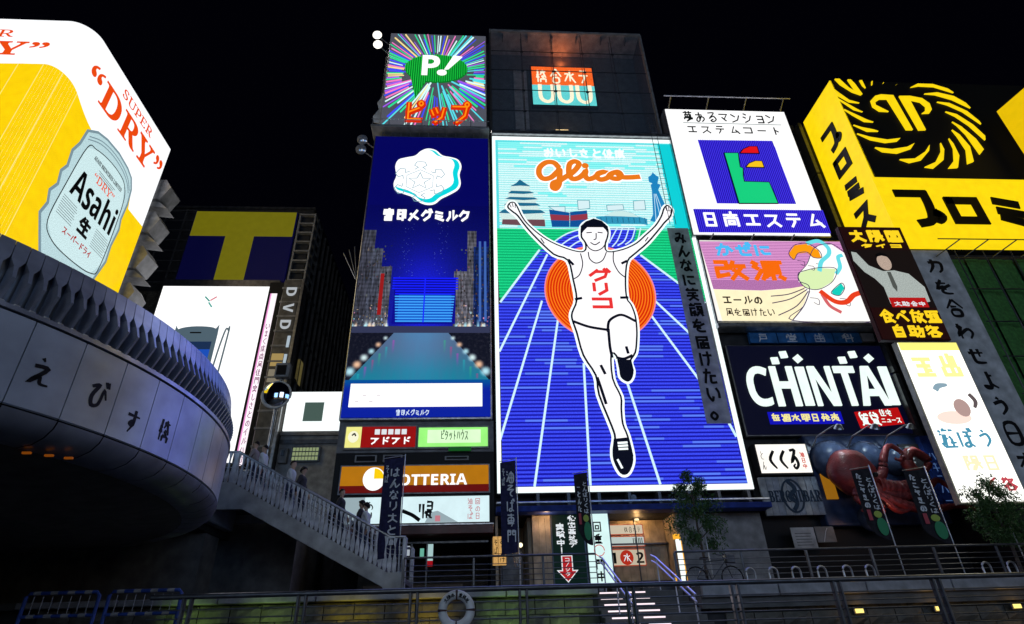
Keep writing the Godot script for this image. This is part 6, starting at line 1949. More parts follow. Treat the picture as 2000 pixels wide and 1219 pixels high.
func tentacle(o: Node3D, m: Material, path: Array, r0: float, r1: float) -> void:
	var c := Curve3D.new()
	for i in path.size():
		var a: Vector3 = path[maxi(i - 1, 0)]
		var b: Vector3 = path[mini(i + 1, path.size() - 1)]
		c.add_point(path[i], (a - b) * 0.18, (b - a) * 0.18)
	var pts := c.tessellate_even_length(4, 0.12)
	var rr := []
	var p := []
	for i in pts.size():
		p.append(pts[i] - (path[0] as Vector3))
		var f := float(i) / (pts.size() - 1)
		rr.append(lerpf(r0, r1, f) * (1.0 + 0.05 * sin(i * 1.9)))
	var st := new_st()
	add_tube(st, p, rr, 12)
	put(o, "tentacle", done(st), m, Transform3D(Basis(), path[0]))

func build_octopus() -> void:
	var b := thing("octopus_backboard", "dark blue board with giant glossy balls behind the red octopus", "sign", Vector3(16.3, 5.3, 0.2))
	bx(b, "board", paint("board_navy", 0.03, 0.05, 0.12, 0.35), Vector3(13.5, 5.35, -0.5), Vector3(18.9, 9.15, 0.02), 0.04)
	for q in [[14.5, 8.0, 0.95], [16.1, 8.15, 0.75], [17.3, 8.0, 0.7], [15.4, 5.6, 0.55]]:
		var s := SphereMesh.new()
		s.radius = q[2]
		s.height = q[2] * 1.9
		put(b, "ball", s, paint("ball_navy", 0.05, 0.07, 0.13, 0.3, 0.0, 0.8), Transform3D(Basis().scaled(Vector3(1, 1, 0.6)), Vector3(q[0], q[1], 0.05)))
	bx(b, "yellow_tag", glow("tag_amber", 0.75, 0.5, 0.1, 0.5), Vector3(13.75, 6.4, 0.05), Vector3(14.25, 7.5, 0.12), 0.01)
	bx(b, "yellow_tag", mats["tag_amber"], Vector3(15.0, 6.35, 0.05), Vector3(15.6, 6.85, 0.12), 0.01)
	var o := thing("giant_octopus", "giant red octopus figure with curling tentacles on the shopfront", "statue", Vector3(15.5, 5.4, 0.6))
	var red := paint("octopus_red", 0.27, 0.03, 0.03, 0.42, 0.0, 0.9)
	red.heightmap_enabled = false
	red.normal_enabled = true
	var bump := noise_tex(0.03, 77, 0, 1)
	bump.as_normal_map = true
	bump.bump_strength = 9.0
	red.normal_texture = bump
	var st := new_st()
	var n := 20
	var nz := 14
	st.set_smooth_group(0)
	var pt := func(i: int, j: int) -> Vector3:
		var t := TAU * i / n
		var f := PI * j / nz
		var d := Vector3(sin(f) * cos(t), cos(f), sin(f) * sin(t))
		var k := 1.0 + 0.16 * d.y * d.y - 0.12 * d.x + 0.05 * sin(d.x * 5.0) * sin(d.y * 4.0)
		return Vector3(d.x * 0.98 * k, d.y * 0.85 * k, d.z * 0.62 * k)
	for j in nz:
		for i in n:
			quad(st, pt.call(i, j + 1), pt.call(i, j), pt.call(i + 1, j), pt.call(i + 1, j + 1))
	put(o, "head", done(st), red, Transform3D(Basis(Vector3(0, 0, 1), 0.35), Vector3(14.85, 7.35, 0.75)))
	var P := [
		[[15.2, 6.9, 0.9], [15.9, 7.2, 0.9], [16.2, 7.9, 0.95], [16.55, 8.35, 1.0], [16.95, 8.1, 1.05], [16.85, 7.75, 1.05], [16.6, 7.8, 1.05], 0.24, 0.05],
		[[15.5, 6.7, 0.9], [16.6, 6.6, 0.9], [17.3, 7.0, 0.95], [17.1, 7.7, 1.0], [17.5, 8.1, 1.0], [18.0, 7.7, 1.05], [17.7, 7.3, 1.05], 0.38, 0.14],
		[[15.2, 6.7, 0.9], [16.2, 6.3, 1.0], [17.4, 6.5, 1.0], [18.1, 6.9, 1.0], [18.5, 6.6, 1.0], 0.3, 0.08],
		[[15.1, 6.6, 0.9], [16.0, 6.0, 1.1], [17.2, 5.75, 1.1], [18.6, 5.85, 1.1], [19.4, 5.6, 1.1], 0.28, 0.06],
		[[14.8, 6.7, 1.0], [15.0, 6.1, 1.15], [15.25, 5.8, 1.2], [14.9, 5.6, 1.2], [14.4, 5.75, 1.15], 0.22, 0.06],
		[[14.6, 6.7, 1.0], [14.4, 6.2, 1.1], [14.7, 5.9, 1.15], [15.1, 5.95, 1.2], 0.2, 0.06],
		[[15.0, 6.6, 0.95], [15.5, 6.1, 1.1], [15.9, 5.7, 1.15], [16.4, 5.75, 1.2], 0.22, 0.07]]
	for q in P:
		var path := []
		for i in q.size() - 2:
			path.append(Vector3(q[i][0], q[i][1], q[i][2]))
		tentacle(o, red, path, q[q.size() - 2], q[q.size() - 1])
	for e in [Vector3(14.75, 7.05, 1.32), Vector3(15.35, 7.1, 1.28)]:
		var s := SphereMesh.new()
		s.radius = 0.11
		s.height = 0.2
		put(o, "eye", s, mats["black"], Transform3D(Basis(), e))
	# three goose-neck lamps over the board
	for k in 3:
		var x := 14.4 + k * 1.6
		var l := thing("gooseneck_lamp", "chrome gooseneck lamp over the octopus board, %s of three" % ["first from the white lightbox", "middle one", "nearest the bright market sign"][k], "lamp", Vector3(x, 9.1, 0.3), "gooseneck lamps over the octopus board")
		tube(l, "arm", mats["steel"], [Vector3(x - 0.6, 8.6, 0.05), Vector3(x - 0.55, 8.95, 0.5), Vector3(x - 0.1, 9.2, 1.2), Vector3(x, 9.15, 1.3)], 0.035, 7)
		put(l, "shade", lathe([Vector2(0.04, 0.12), Vector2(0.1, 0.1), Vector2(0.2, -0.08)], 14), mats["steel"], Transform3D(Basis(Vector3.RIGHT, 0.6), Vector3(x, 9.1, 1.35)))
		put(l, "bulb", lathe([Vector2(0.14, -0.03), Vector2(0.1, -0.06), Vector2(0.0, -0.07)], 12), glow("goose_bulb", 0.95, 1, 1, 1.5), Transform3D(Basis(Vector3.RIGHT, 0.6), Vector3(x, 9.08, 1.33)))
		spot_light("gooseneck_lamp_beam", Vector3(x, 9.0, 1.3), Vector3(x, 7.9, 0.2), Color(0.85, 0.95, 1.0), 2.2, 60.0)
	lamp_light("octopus_foot_lamp", Vector3(14.9, 5.55, 1.6), Color(1.0, 0.75, 0.6), 0.45, 0.05)

# ---------------------------------------------------------------- loan company block and what hangs below
func build_loan_block() -> void:
	var b := thing("corner_block", "dark corner building under the yellow and black hoarding", "building", Vector3(27, 2.75, -3))
	bx(b, "wall", paint("corner_wall", 0.05, 0.05, 0.055, 0.8), Vector3(19.44, 6.0, -14), Vector3(48, 17.25, 2.5))
	bx(b, "lower_wall", mats["black"], Vector3(19.44, 2.76, -0.49), Vector3(48, 5.99, 2.45))
	bx(b, "blue_panel", paint("vertical_blue", 0.02, 0.05, 0.25, 0.6), Vector3(18.62, 5.9, -0.45), Vector3(19.1, 9.0, 0.3))
	for k in 7:
		bx(b, "louvre", mats["dark_steel"], Vector3(21.6, 6.1 + k * 0.33, 2.5), Vector3(30, 6.18 + k * 0.33, 2.75))
	for y in [6.4, 9.0, 11.6, 13.2, 15.5, 17.6]:
		bx(b, "sign_bracket", mats["dark_steel"], Vector3(19.25, y, 2.6), Vector3(19.6, y + 0.12, 2.72))
	frame_at(0.31)
	kana(b, "lettering", glow("pale_blue_letter", 0.3, 0.42, 0.62, 0.7), "ヘハキニバー", [18.66, 6.0, 19.06, 8.8], 0.07, 0.0, 0.02, {"vertical": true})
	# the hoarding
	var o := thing("loan_hoarding", "yellow and black corner hoarding with a swirl of yellow petals", "billboard", Vector3(24, 17.2, 2))
	bx(o, "case", mats["dark_steel"], Vector3(19.52, 17.3, -0.4), Vector3(33, 29.2, 2.9))
	frame_at(0.0)
	var yl := glow("loan_yellow", 1.0, 0.86, 0.05, 1.0)
	var bk := glow("loan_black", 0.01, 0.01, 0.01, 0.3)
	rect(o, "black_field", bk, 19.45, 21.75, 33, 29.2, 2.9, 2.98)
	rect(o, "yellow_field", yl, 19.3, 17.28, 33, 21.74, 2.9, 3.0)
	for i in 21:
		var pet := pts2(ART["petal_%02d" % i])
		var thin: Array = Geometry2D.offset_polygon(pet, -0.025)
		slab(o, "petal", yl, thin[0] if thin.size() == 1 else pet, 2.98, 3.06)
	art(o, "emblem", yl, "mark_a", 2.98, 3.06)
	art(o, "emblem", yl, "mark_b", 2.98, 3.06)
	var bkl := paint("loan_letter", 0.01, 0.008, 0.004, 0.6, 0.0, 0.0)
	kana(o, "letter", bkl, "々ロミス", [19.95, 18.45, 29.2, 20.95], 0.2, 3.0, 3.06, {"each": true, "gap": 0.08})
	# its side face looks to the left
	FT = Transform3D(Basis(Vector3(0, 0, 1), Vector3.UP, Vector3(-1, 0, 0)), Vector3(19.4, 0, 0))
	rect(o, "side_face", yl, -0.1, 17.3, 2.98, 29.18, -0.1, 0.0)
	kana(o, "letter", bkl, "々ロミス", [0.65, 19.6, 2.35, 27.0], 0.2, 0.0, 0.05, {"each": true, "vertical": true, "gap": 0.1})
	FT = Transform3D(Basis(Vector3(0, 0, 1), Vector3.UP, Vector3(-1, 0, 0)), Vector3(19.45, 0, 0))
	rect(o, "side_return", paint("side_olive", 0.3, 0.24, 0.02, 0.7), -0.7, 17.3, -0.12, 29.1, -0.1, -0.02)
	# second yellow block further right
	o = thing("yellow_block_sign", "plain yellow side of another hoarding at the picture's edge", "billboard", Vector3(29, 22, 4))
	FT = Transform3D(Basis(Vector3(0.15, 0, 1).normalized(), Vector3.UP, Vector3(-1, 0, 0.15).normalized()), Vector3(27.1, 0, 4.0))
	rect(o, "side_face", glow("loan_yellow_dim", 0.95, 0.78, 0.02, 0.9), 0.0, 21.0, 3.0, 25.7, -0.2, 0.0)
	# buffet sign
	o = thing("buffet_sign", "maroon vertical sign with yellow letters and a man in a pale suit", "sign", Vector3(17.77, 12.22, 3.10))
	frame_at(2.70)
	rect(o, "case", paint("maroon_case", 0.05, 0.012, 0.012, 0.6), 16.22, 12.24, 19.32, 18.28, 0.34, 0.56)
	rect(o, "face", glow("buffet_maroon", 0.16, 0.03, 0.02, 0.6), 16.27, 12.27, 19.28, 18.24, 0.56, 0.6)
	rect(o, "photo_field", glow("buffet_photo", 0.12, 0.08, 0.07, 0.5), 16.27, 13.81, 19.28, 16.91, 0.6, 0.61)
	var yb := glow("buffet_yellow", 1.0, 0.83, 0.12, 1.05)
	kana(o, "letter", yb, "太陽閣", [16.49, 17.31, 19.14, 18.15], 0.14, 0.6, 0.64, {"each": true, "gap": 0.08})
	kana(o, "lettering", yb, "タイコ", [16.89, 17.04, 19.01, 17.26], 0.3, 0.6, 0.62)
	kana(o, "letter", yb, "食べ放題", [16.45, 13.03, 19.23, 13.72], 0.13, 0.6, 0.64, {"each": true})
	kana(o, "letter", yb, "自助餐", [16.71, 12.33, 19.01, 12.98], 0.13, 0.6, 0.64, {"each": true})
	# printed man in a pale suit
	var suit := glow("print_suit", 0.78, 0.82, 0.8, 0.75)
	slab(o, "printed_suit", suit, pts2([16.36, 16.78, 16.58, 16.73, 16.93, 16.02, 17.51, 15.71, 18.04, 15.76, 18.66, 15.58, 19.14, 14.87, 19.10, 14.12, 18.48, 13.99, 17.24, 13.99, 17.24, 14.87, 16.98, 15.32, 16.62, 15.67, 16.31, 16.29]), 0.61, 0.625)
	slab(o, "printed_face", glow("print_skin", 0.85, 0.75, 0.68, 0.75), oval(17.73, 16.20, 0.32, 0.44, 20), 0.625, 0.635)
	slab(o, "printed_hair", mats["ink"], pts2([17.42, 16.38, 17.46, 16.64, 17.73, 16.75, 17.99, 16.64, 18.04, 16.38, 17.95, 16.51, 17.73, 16.57, 17.51, 16.51]), 0.635, 0.64)
	slab(o, "printed_tie", glow("print_tie", 0.4, 0.42, 0.4, 0.6), pts2([17.67, 15.67, 17.84, 15.67, 17.86, 14.87, 17.76, 14.61, 17.65, 14.87]), 0.625, 0.632)
	slab(o, "red_band", glow("print_red", 0.75, 0.08, 0.08, 0.9), pts2([17.24, 13.81, 18.92, 13.81, 18.92, 14.30, 17.24, 14.30]), 0.635, 0.645)
	kana(o, "lettering", mats["lit_soft"], "太助合中", [17.33, 13.86, 18.83, 14.12], 0.14, 0.645, 0.655)
	# scaffold pipes with tree-shaped beam, net
	o = thing("green_net", "scaffold net, its green light put into the colour, hanging below the yellow hoarding", "scaffold net", Vector3(23.5, 8, 2.8))
	var nm := paint("net_green", 0.06, 0.24, 0.05, 0.9, 0.0, 1.2)  # green light is put into the net's colour; no green lamp shines here
	nm.backlight_enabled = true
	nm.backlight = Color(0.2, 0.5, 0.15)
	for k in 7:
		var x0 := 21.75 + k * 0.62
		frame_at(2.6 + 0.12 * (k % 2))
		slab(o, "net_strip", nm, PackedVector2Array([Vector2(x0, 8.0), Vector2(x0 + 0.64, 8.0), Vector2(x0 + 0.64, 16.9), Vector2(x0, 16.9)]), 0.0, 0.01)
	for k in 6:
		tube(o, "pipe", mats["dark_steel"], [Vector3(21.6, 8.2 + k * 1.7, 3.0), Vector3(27, 8.2 + k * 1.7, 3.0)], 0.03, 6)
	for k in 4:
		tube(o, "pipe", mats["dark_steel"], [Vector3(21.7 + k * 1.4, 7.5, 3.06), Vector3(21.7 + k * 1.4, 17.1, 3.06)], 0.03, 6)
	for k in 5:
		tube(o, "brace", mats["dark_steel"], [Vector3(20.6 + k * 1.4, 16.7, 3.1), Vector3(21.6 + k * 1.4, 17.3, 3.7)], 0.03, 5)
	tube(o, "pipe", mats["dark_steel"], [Vector3(20.5, 17.3, 3.7), Vector3(29, 17.3, 3.7)], 0.03, 5)
	# grey banner
	o = thing("unity_banner", "long grey vertical banner with brush letters below the yellow hoarding", "banner", Vector3(20.47, 6.39, 2.90))
	frame_at(2.85)
	rect(o, "cloth", paint("banner_pale", 0.6, 0.63, 0.66, 0.85, 0.0, 0.4), 19.45, 5.95, 21.49, 17.21, 0.0, 0.05)
	kana(o, "letter", mats["ink"], "力を合わせよう日本", [19.90, 6.57, 21.05, 16.94], 0.13, 0.05, 0.06, {"each": true, "vertical": true, "brush": 0.55, "gap": 0.1})
	# supermarket lightbox
	o = thing("market_lightbox", "blazing white vertical lightbox with pale yellow and blue lettering", "sign", Vector3(18.02, 5.51, 3.20))
	frame_at(2.60)
	rect(o, "case", paint("market_case", 0.3, 0.28, 0.2, 0.6), 16.69, 5.49, 19.40, 12.10, 0.52, 0.76)
	rect(o, "face", glow("market_white", 1.0, 1.0, 0.97, 1.5), 16.76, 5.55, 19.33, 12.04, 0.76, 0.8)
	var pale := glow("market_yellow", 1.0, 0.95, 0.62, 1.1)
	rect(o, "top_band", glow("market_band", 0.98, 0.95, 0.5, 1.1), 16.76, 11.68, 19.33, 12.04, 0.8, 0.81)
	kana(o, "letter", pale, "玉出", [16.87, 10.39, 19.17, 11.64], 0.14, 0.8, 0.83, {"each": true, "gap": 0.1})
	ribbon(o, "picture_stroke", glow("market_slate", 0.55, 0.66, 0.72, 1.0), pts2([17.53, 9.90, 17.71, 10.08, 18.11, 10.13]), 0.22, 0.8, 0.82, true, 0.6)
	slab(o, "picture_patch", glow("market_brown", 0.72, 0.6, 0.58, 1.0), oval(18.33, 9.15, 0.32, 0.37, 20), 0.8, 0.82)
	ribbon(o, "picture_stroke", glow("market_dark", 0.4, 0.35, 0.36, 0.9), pts2([18.86, 9.73, 19.00, 9.42, 18.86, 9.15]), 0.16, 0.8, 0.82, true, 0.4)
	slab(o, "picture_patch", glow("market_blush", 1.0, 0.88, 0.83, 1.1), oval(17.84, 8.75, 0.71, 0.27, 20), 0.8, 0.815)
	kana(o, "letter", glow("market_blue", 0.3, 0.6, 0.72, 0.95), "遊ぼう", [16.78, 7.51, 19.09, 8.39], 0.12, 0.8, 0.83, {"each": true, "brush": 0.4})
	kana(o, "letter", glow("market_orange", 1.0, 0.93, 0.76, 1.1), "陽日", [17.40, 6.66, 18.91, 7.33], 0.12, 0.8, 0.82, {"each": true})
	kana(o, "letter", glow("market_red", 0.8, 0.3, 0.35, 0.95), "く餐", [17.93, 5.91, 19.17, 6.49], 0.12, 0.8, 0.82, {"each": true})

# ---------------------------------------------------------------- shop under the runner
func build_shopfront() -> void:
	var o := thing("corner_shop", "cream-walled shop with wall signs under the neon runner", "shop", Vector3(5, 2.75, -1.5))
	bx(o, "back_wall", mats["cream"], Vector3(-0.1, 2.76, -3.2), Vector3(11, 6.0, -3.0))
	for k in 3:
		bx(o, "wall_panel", mats["cream"], Vector3(1.35 + k * 0.26, 2.76, -0.5), Vector3(1.605 + k * 0.26, 6.0, -0.1), 0.008)
	bx(o, "partition", mats["cream"], Vector3(1.2, 2.76, -2.99), Vector3(1.34, 6.0, -0.52))
	bx(o, "partition", mats["cream"], Vector3(-0.12, 2.76, -2.99), Vector3(-0.02, 6.0, -0.1))
	bx(o, "door", mats["dark_steel"], Vector3(0.2, 2.76, -2.4), Vector3(1.1, 4.9, -2.3), 0.02)
	bx(o, "side_pier", mats["cream"], Vector3(7.2, 2.76, -2.9), Vector3(7.35, 6.0, -0.1))
	bx(o, "side_pier", mats["grey_wall"], Vector3(7.4, 2.76, -0.6), Vector3(10.9, 6.0, -0.3))
	for k in 8:
		bx(o, "wall_panel", mats["cream"], Vector3(4.5 + k * 0.335, 2.9, -1.75), Vector3(4.83 + k * 0.335, 6.0, -1.62), 0.006)
	bx(o, "counter", paint("counter_dark", 0.06, 0.05, 0.05, 0.4), Vector3(4.5, 2.76, -1.6), Vector3(7.2, 3.6, -1.1), 0.02)
	bx(o, "shelf", mats["dark_steel"], Vector3(4.5, 5.0, -1.6), Vector3(7.2, 5.05, -1.35))
	tube(o, "pole", mats["dark_steel"], [Vector3(5.75, 2.8, -1.0), Vector3(5.75, 6.0, -1.0)], 0.03, 8)
	put(o, "downlight", lathe([Vector2(0.1, 0.0), Vector2(0.08, 0.06), Vector2(0.0, 0.06)], 14), glow("downlight", 1.0, 0.9, 0.7, 1.5), Transform3D(Basis(), Vector3(5.9, 5.92, -1.1)))
	lamp_light("shop_downlight", Vector3(5.9, 5.8, -1.0), Color(1.0, 0.78, 0.5), 0.85)
	lamp_light("shop_doorlight", Vector3(1.9, 5.8, 0.35), Color(1.0, 0.8, 0.58), 0.35)
	frame_at(-1.6)
	var framing := glow("board_frame", 0.85, 0.35, 0.2, 0.6)
	for q in [[4.65, 5.42, 6.25, 5.84, 0.9, 0.84, 0.74], [4.6, 4.95, 6.25, 5.36, 0.82, 0.88, 0.86], [4.6, 4.2, 6.2, 4.85, 0.86, 0.8, 0.7]]:
		rect(o, "wall_board", framing, q[0], q[1], q[2], q[3], 0.0, 0.02)
		rect(o, "board_face", glow("board_face_%d" % int(q[4] * 100), q[4], q[5], q[6], 0.75), q[0] + 0.03, q[1] + 0.03, q[2] - 0.03, q[3] - 0.03, 0.02, 0.03)
	kana(o, "lettering", mats["ink"], "橋合水テ", [5.4, 5.5, 6.15, 5.76], 0.1, 0.03, 0.04, {"brush": 0.4})
	latin(o, "lettering", mats["ink"], "UUU", [5.75, 5.02, 6.15, 5.28], 0.03, 0.01)
	slab(o, "red_disc", glow("disc_red", 0.8, 0.2, 0.12, 0.7), oval(5.4, 4.52, 0.28, 0.29, 24), 0.03, 0.05)
	kana(o, "lettering", mats["lit_soft"], "水", [5.2, 4.3, 5.6, 4.75], 0.1, 0.05, 0.06, {"brush": 0.3})
	latin(o, "lettering", mats["ink"], "1", [4.68, 4.3, 4.95, 4.72], 0.03, 0.01)
	latin(o, "lettering", mats["ink"], "2", [5.8, 4.3, 6.12, 4.72], 0.03, 0.01)
	# dark green board with the red arrow
	o = thing("arrow_board", "dark green lit board with white letters and a red down arrow", "sign", Vector3(2.7, 3.3, 0))
	frame_at(0.0)
	rect(o, "case", mats["dark_steel"], 2.08, 3.3, 3.44, 6.0, -0.2, 0.02)
	rect(o, "face", glow("arrow_green", 0.04, 0.13, 0.11, 0.7), 2.13, 3.42, 3.38, 5.98, 0.02, 0.05)
	kana(o, "letter", mats["lit_soft"], "秘密基地デ", [2.72, 4.75, 3.12, 5.96], 0.14, 0.05, 0.07, {"each": true, "vertical": true})
	kana(o, "letter", mats["lit_soft"], "実験中!", [2.24, 4.5, 2.64, 5.68], 0.14, 0.05, 0.07, {"each": true, "vertical": true})
	slab(o, "arrow_edge", mats["lit_soft"], pts2([2.42, 4.47, 2.86, 4.47, 2.86, 3.94, 3.06, 3.94, 2.64, 3.5, 2.22, 3.94, 2.42, 3.94]), 0.05, 0.06)
	slab(o, "arrow", glow("arrow_red", 0.72, 0.12, 0.14, 0.9), pts2([2.46, 4.43, 2.82, 4.43, 2.82, 3.9, 2.98, 3.9, 2.64, 3.55, 2.3, 3.9, 2.46, 3.9]), 0.06, 0.08)
	kana(o, "lettering", mats["lit_soft"], "コノシタ", [2.53, 3.72, 2.76, 4.4], 0.12, 0.08, 0.09, {"vertical": true})
	o = thing("white_stand_board", "white lit board with black letters behind the short flag", "sign", Vector3(3.9, 3.3, 0))
	frame_at(-0.02)
	rect(o, "case", mats["dark_steel"], 3.48, 3.3, 4.48, 6.02, -0.2, 0.02)
	rect(o, "face", glow("stand_white", 0.86, 0.98, 0.97, 1.0), 3.51, 3.4, 4.42, 6.0, 0.02, 0.05)
	kana(o, "letter", mats["ink"], "回重", [3.72, 4.85, 4.16, 5.75], 0.1, 0.05, 0.07, {"each": true, "vertical": true})
	ribbon(o, "seal", glow("seal_red", 0.85, 0.35, 0.35, 0.9), oval(3.95, 4.62, 0.2, 0.2, 18), 0.03, 0.05, 0.06)
	kana(o, "letter", mats["ink"], "門中", [3.72, 3.5, 4.12, 4.35], 0.14, 0.05, 0.07, {"each": true, "vertical": true})
	panel_light("white_stand_board_light", Vector3(3.95, 4.7, 0.2), Vector2(0.8, 2.4), Color(0.9, 1, 1), 0.25)

# ---------------------------------------------------------------- railings, steps and street furniture
func build_promenade() -> void:
	var ds: StandardMaterial3D = mats["dark_steel"]
	var o := thing("upper_railing", "thin steel railing along the upper promenade left of the steps", "railing", Vector3(-0.4, 2.75, 6.1))
	var o2 := thing("upper_railing", "thin steel railing along the upper promenade right of the steps", "railing", Vector3(13, 2.75, 6.1))
	for k in 2:
		var r: Node3D = [o, o2][k]
		var x0: float = [-2.95, 4.95][k]
		var x1: float = [2.6, 27.0][k]
		tube(r, "top_rail", ds, [Vector3(x0, 3.77, 6.1), Vector3(x1, 3.77, 6.1)], 0.03, 8)
		for j in 5:
			tube(r, "wire", ds, [Vector3(x0, 2.98 + j * 0.145, 6.1), Vector3(x1, 2.98 + j * 0.145, 6.1)], 0.012, 5)
		var x := x0
		while x < x1 + 0.1:
			bx(r, "post", ds, Vector3(x - 0.035, 2.75, 6.07), Vector3(x + 0.035, 3.74, 6.13), 0.01)
			x += 2.0
	# lower railing at the water
	o = thing("lower_railing", "heavy dark railing along the water in front of the stone wall", "railing", Vector3(2, 1.5, 11.4))
	tube(o, "top_rail", ds, [Vector3(-7.1, 2.53, 11.4), Vector3(18, 2.53, 11.4)], 0.05, 10)
	for j in 5:
		tube(o, "wire", ds, [Vector3(-7.1, 1.7 + j * 0.15, 11.4), Vector3(18, 1.7 + j * 0.15, 11.4)], 0.014, 5)
	var x := -6.4
	while x < 18:
		for d in [-0.07, 0.07]:
			bx(o, "post", ds, Vector3(x + d - 0.025, 1.5, 11.34), Vector3(x + d + 0.025, 2.5, 11.46), 0.01)
		x += 2.15
	# lit steps through the wall
	o = thing("lit_steps", "dark steps with glowing white nosings between the two promenades", "steps", Vector3(3.6, 1.4, 7.5))
	var led := glow("nosing_led", 1.0, 0.92, 0.95, 1.25)
	for k in 8:
		var y := 1.4 + (k + 1) * 0.168
		var z := 9.2 - k * 0.4
		bx(o, "step", mats["concrete"], Vector3(2.32, 1.4, z - 0.4), Vector3(4.93, y, z), 0.01)
		bx(o, "nosing_light", led, Vector3(2.5, y - 0.05, z + 0.001), Vector3(3.1, y - 0.015, z + 0.014))
		bx(o, "nosing_light", led, Vector3(3.3, y - 0.05, z + 0.001), Vector3(3.85, y - 0.015, z + 0.014))
	lamp_light("nosing_glow", Vector3(3.2, 2.4, 9.0), Color(1, 0.95, 0.97), 0.12, 0.2)
	var blue := paint("handrail_steel", 0.5, 0.52, 0.62, 0.35, 0.8, 0.0)
	for xx in [2.75, 4.3]:
		for d in [0.0, 0.16]:
			tube(o, "handrail", blue, [Vector3(xx, 3.72 - d, 5.9), Vector3(xx, 3.62 - d, 6.3), Vector3(xx, 2.45 - d, 9.2)], 0.025, 8)
		for q in [[6.4, 2.75, 3.55], [7.8, 2.1, 2.98], [9.1, 1.45, 2.45]]:
			tube(o, "handrail_post", blue, [Vector3(xx, q[1], q[0]), Vector3(xx, q[2], q[0])], 0.02, 6)
	# warm wall lamps below the slab
	for k in 3:
		var p := Vector3([9.06, 11.25, 13.4][k], 2.05, 7.75)
		var l := thing("wall_lamp", "warm rectangular wall lamp below the slab, %s of three" % ["nearest the steps", "middle one", "farthest from the steps"][k], "lamp", p, "warm wall lamps under the slab")
		bx(l, "housing", ds, p - Vector3(0.15, 0.09, 0.1), p + Vector3(0.15, 0.1, 0.0), 0.02)
		bx(l, "lens", glow("wall_lamp_lens", 1.0, 0.9, 0.5, 1.4), p - Vector3(0.11, 0.05, 0.0), p + Vector3(0.11, 0.06, 0.02), 0.008)
		lamp_light("wall_lamp_glow", p + Vector3(0, 0, 0.12), Color(1.0, 0.75, 0.25), 0.05, 0.06)
	# life ring on the lower railing
	o = thing("life_ring", "white life ring with dark bands and black letters on the lower railing", "life ring", Vector3(-1.26, 2.16, 11.52))
	var st := new_st()
	var n := 32
	var ring := func(a: float, r: float) -> Array:
		var q := []
		for i in 12:
			var t := TAU * i / 12.0
			q.append(Vector3(cos(a) * (0.27 + r * cos(t)), sin(a) * (0.27 + r * cos(t)), 0.7 * r * sin(t)))
		return q
	st.set_smooth_group(0)
	for i in n:
		var a: Array = ring.call(TAU * i / n, 0.085)
		var c: Array = ring.call(TAU * (i + 1) / n, 0.085)
		for k in 12:
			quad(st, a[k], c[k], c[(k + 1) % 12], a[(k + 1) % 12])
	put(o, "ring", done(st), mats["white_paint"], Transform3D(Basis(), Vector3(-1.26, 2.16, 11.55)))
	for q in 4:
		st = new_st()
		var a0 := PI / 2 * q - 0.07
		var a: Array = ring.call(a0, 0.09)
		var c: Array = ring.call(a0 + 0.14, 0.09)
		for k in 12:
			quad(st, a[k], c[k], c[(k + 1) % 12], a[(k + 1) % 12])
		put(o, "band", done(st), paint("ring_band", 0.06, 0.015, 0.02, 0.7), Transform3D(Basis(), Vector3(-1.26, 2.16, 11.55)))
	for k in 6:
		var a: float = PI / 2 + [0.9, 0.6, 0.3, -0.3, -0.6, -0.9][k]
		FT = Transform3D(Basis(Vector3(0, 0, 1), a - PI / 2), Vector3(-1.26, 2.16, 11.612) + Vector3(cos(a), sin(a), 0) * 0.27)
		kana(o, "letter", mats["ink"], "太陽本重橋地"[k], [-0.045, -0.045, 0.045, 0.045], 0.13, 0.0, 0.004)
	# blue and white works barriers
	for k in 2:
		var x0 := -9.95 + 1.62 * k
		var f := thing("works_barrier", "blue pipe barrier with white bands under the bridge, %s one" % ["inner", "outer"][k], "barrier", Vector3(x0 + 0.7, 1.4, 10.6), "works barriers under the bridge")
		var bp := paint("barrier_blue", 0.03, 0.07, 0.3, 0.45)
		var z := 10.6
		tube(f, "frame", bp, [Vector3(x0, 1.4, z), Vector3(x0, 2.66, z), Vector3(x0 + 0.06, 2.72, z), Vector3(x0 + 1.36, 2.72, z), Vector3(x0 + 1.42, 2.66, z), Vector3(x0 + 1.42, 1.4, z)], 0.035, 8)
		tube(f, "lower_bar", bp, [Vector3(x0, 2.3, z), Vector3(x0 + 1.42, 2.3, z)], 0.03, 8)
		for j in 7:
			tube(f, "bar", mats["grey_wall"], [Vector3(x0 + 0.16 + j * 0.18, 2.34, z), Vector3(x0 + 0.16 + j * 0.18, 2.66, z)], 0.008, 5)
		for j in 4:
			for yy in [2.72, 2.3]:
				tube(f, "band", mats["grey_wall"], [Vector3(x0 + 0.14 + j * 0.33, yy, z), Vector3(x0 + 0.28 + j * 0.33, yy, z)], 0.038, 8)

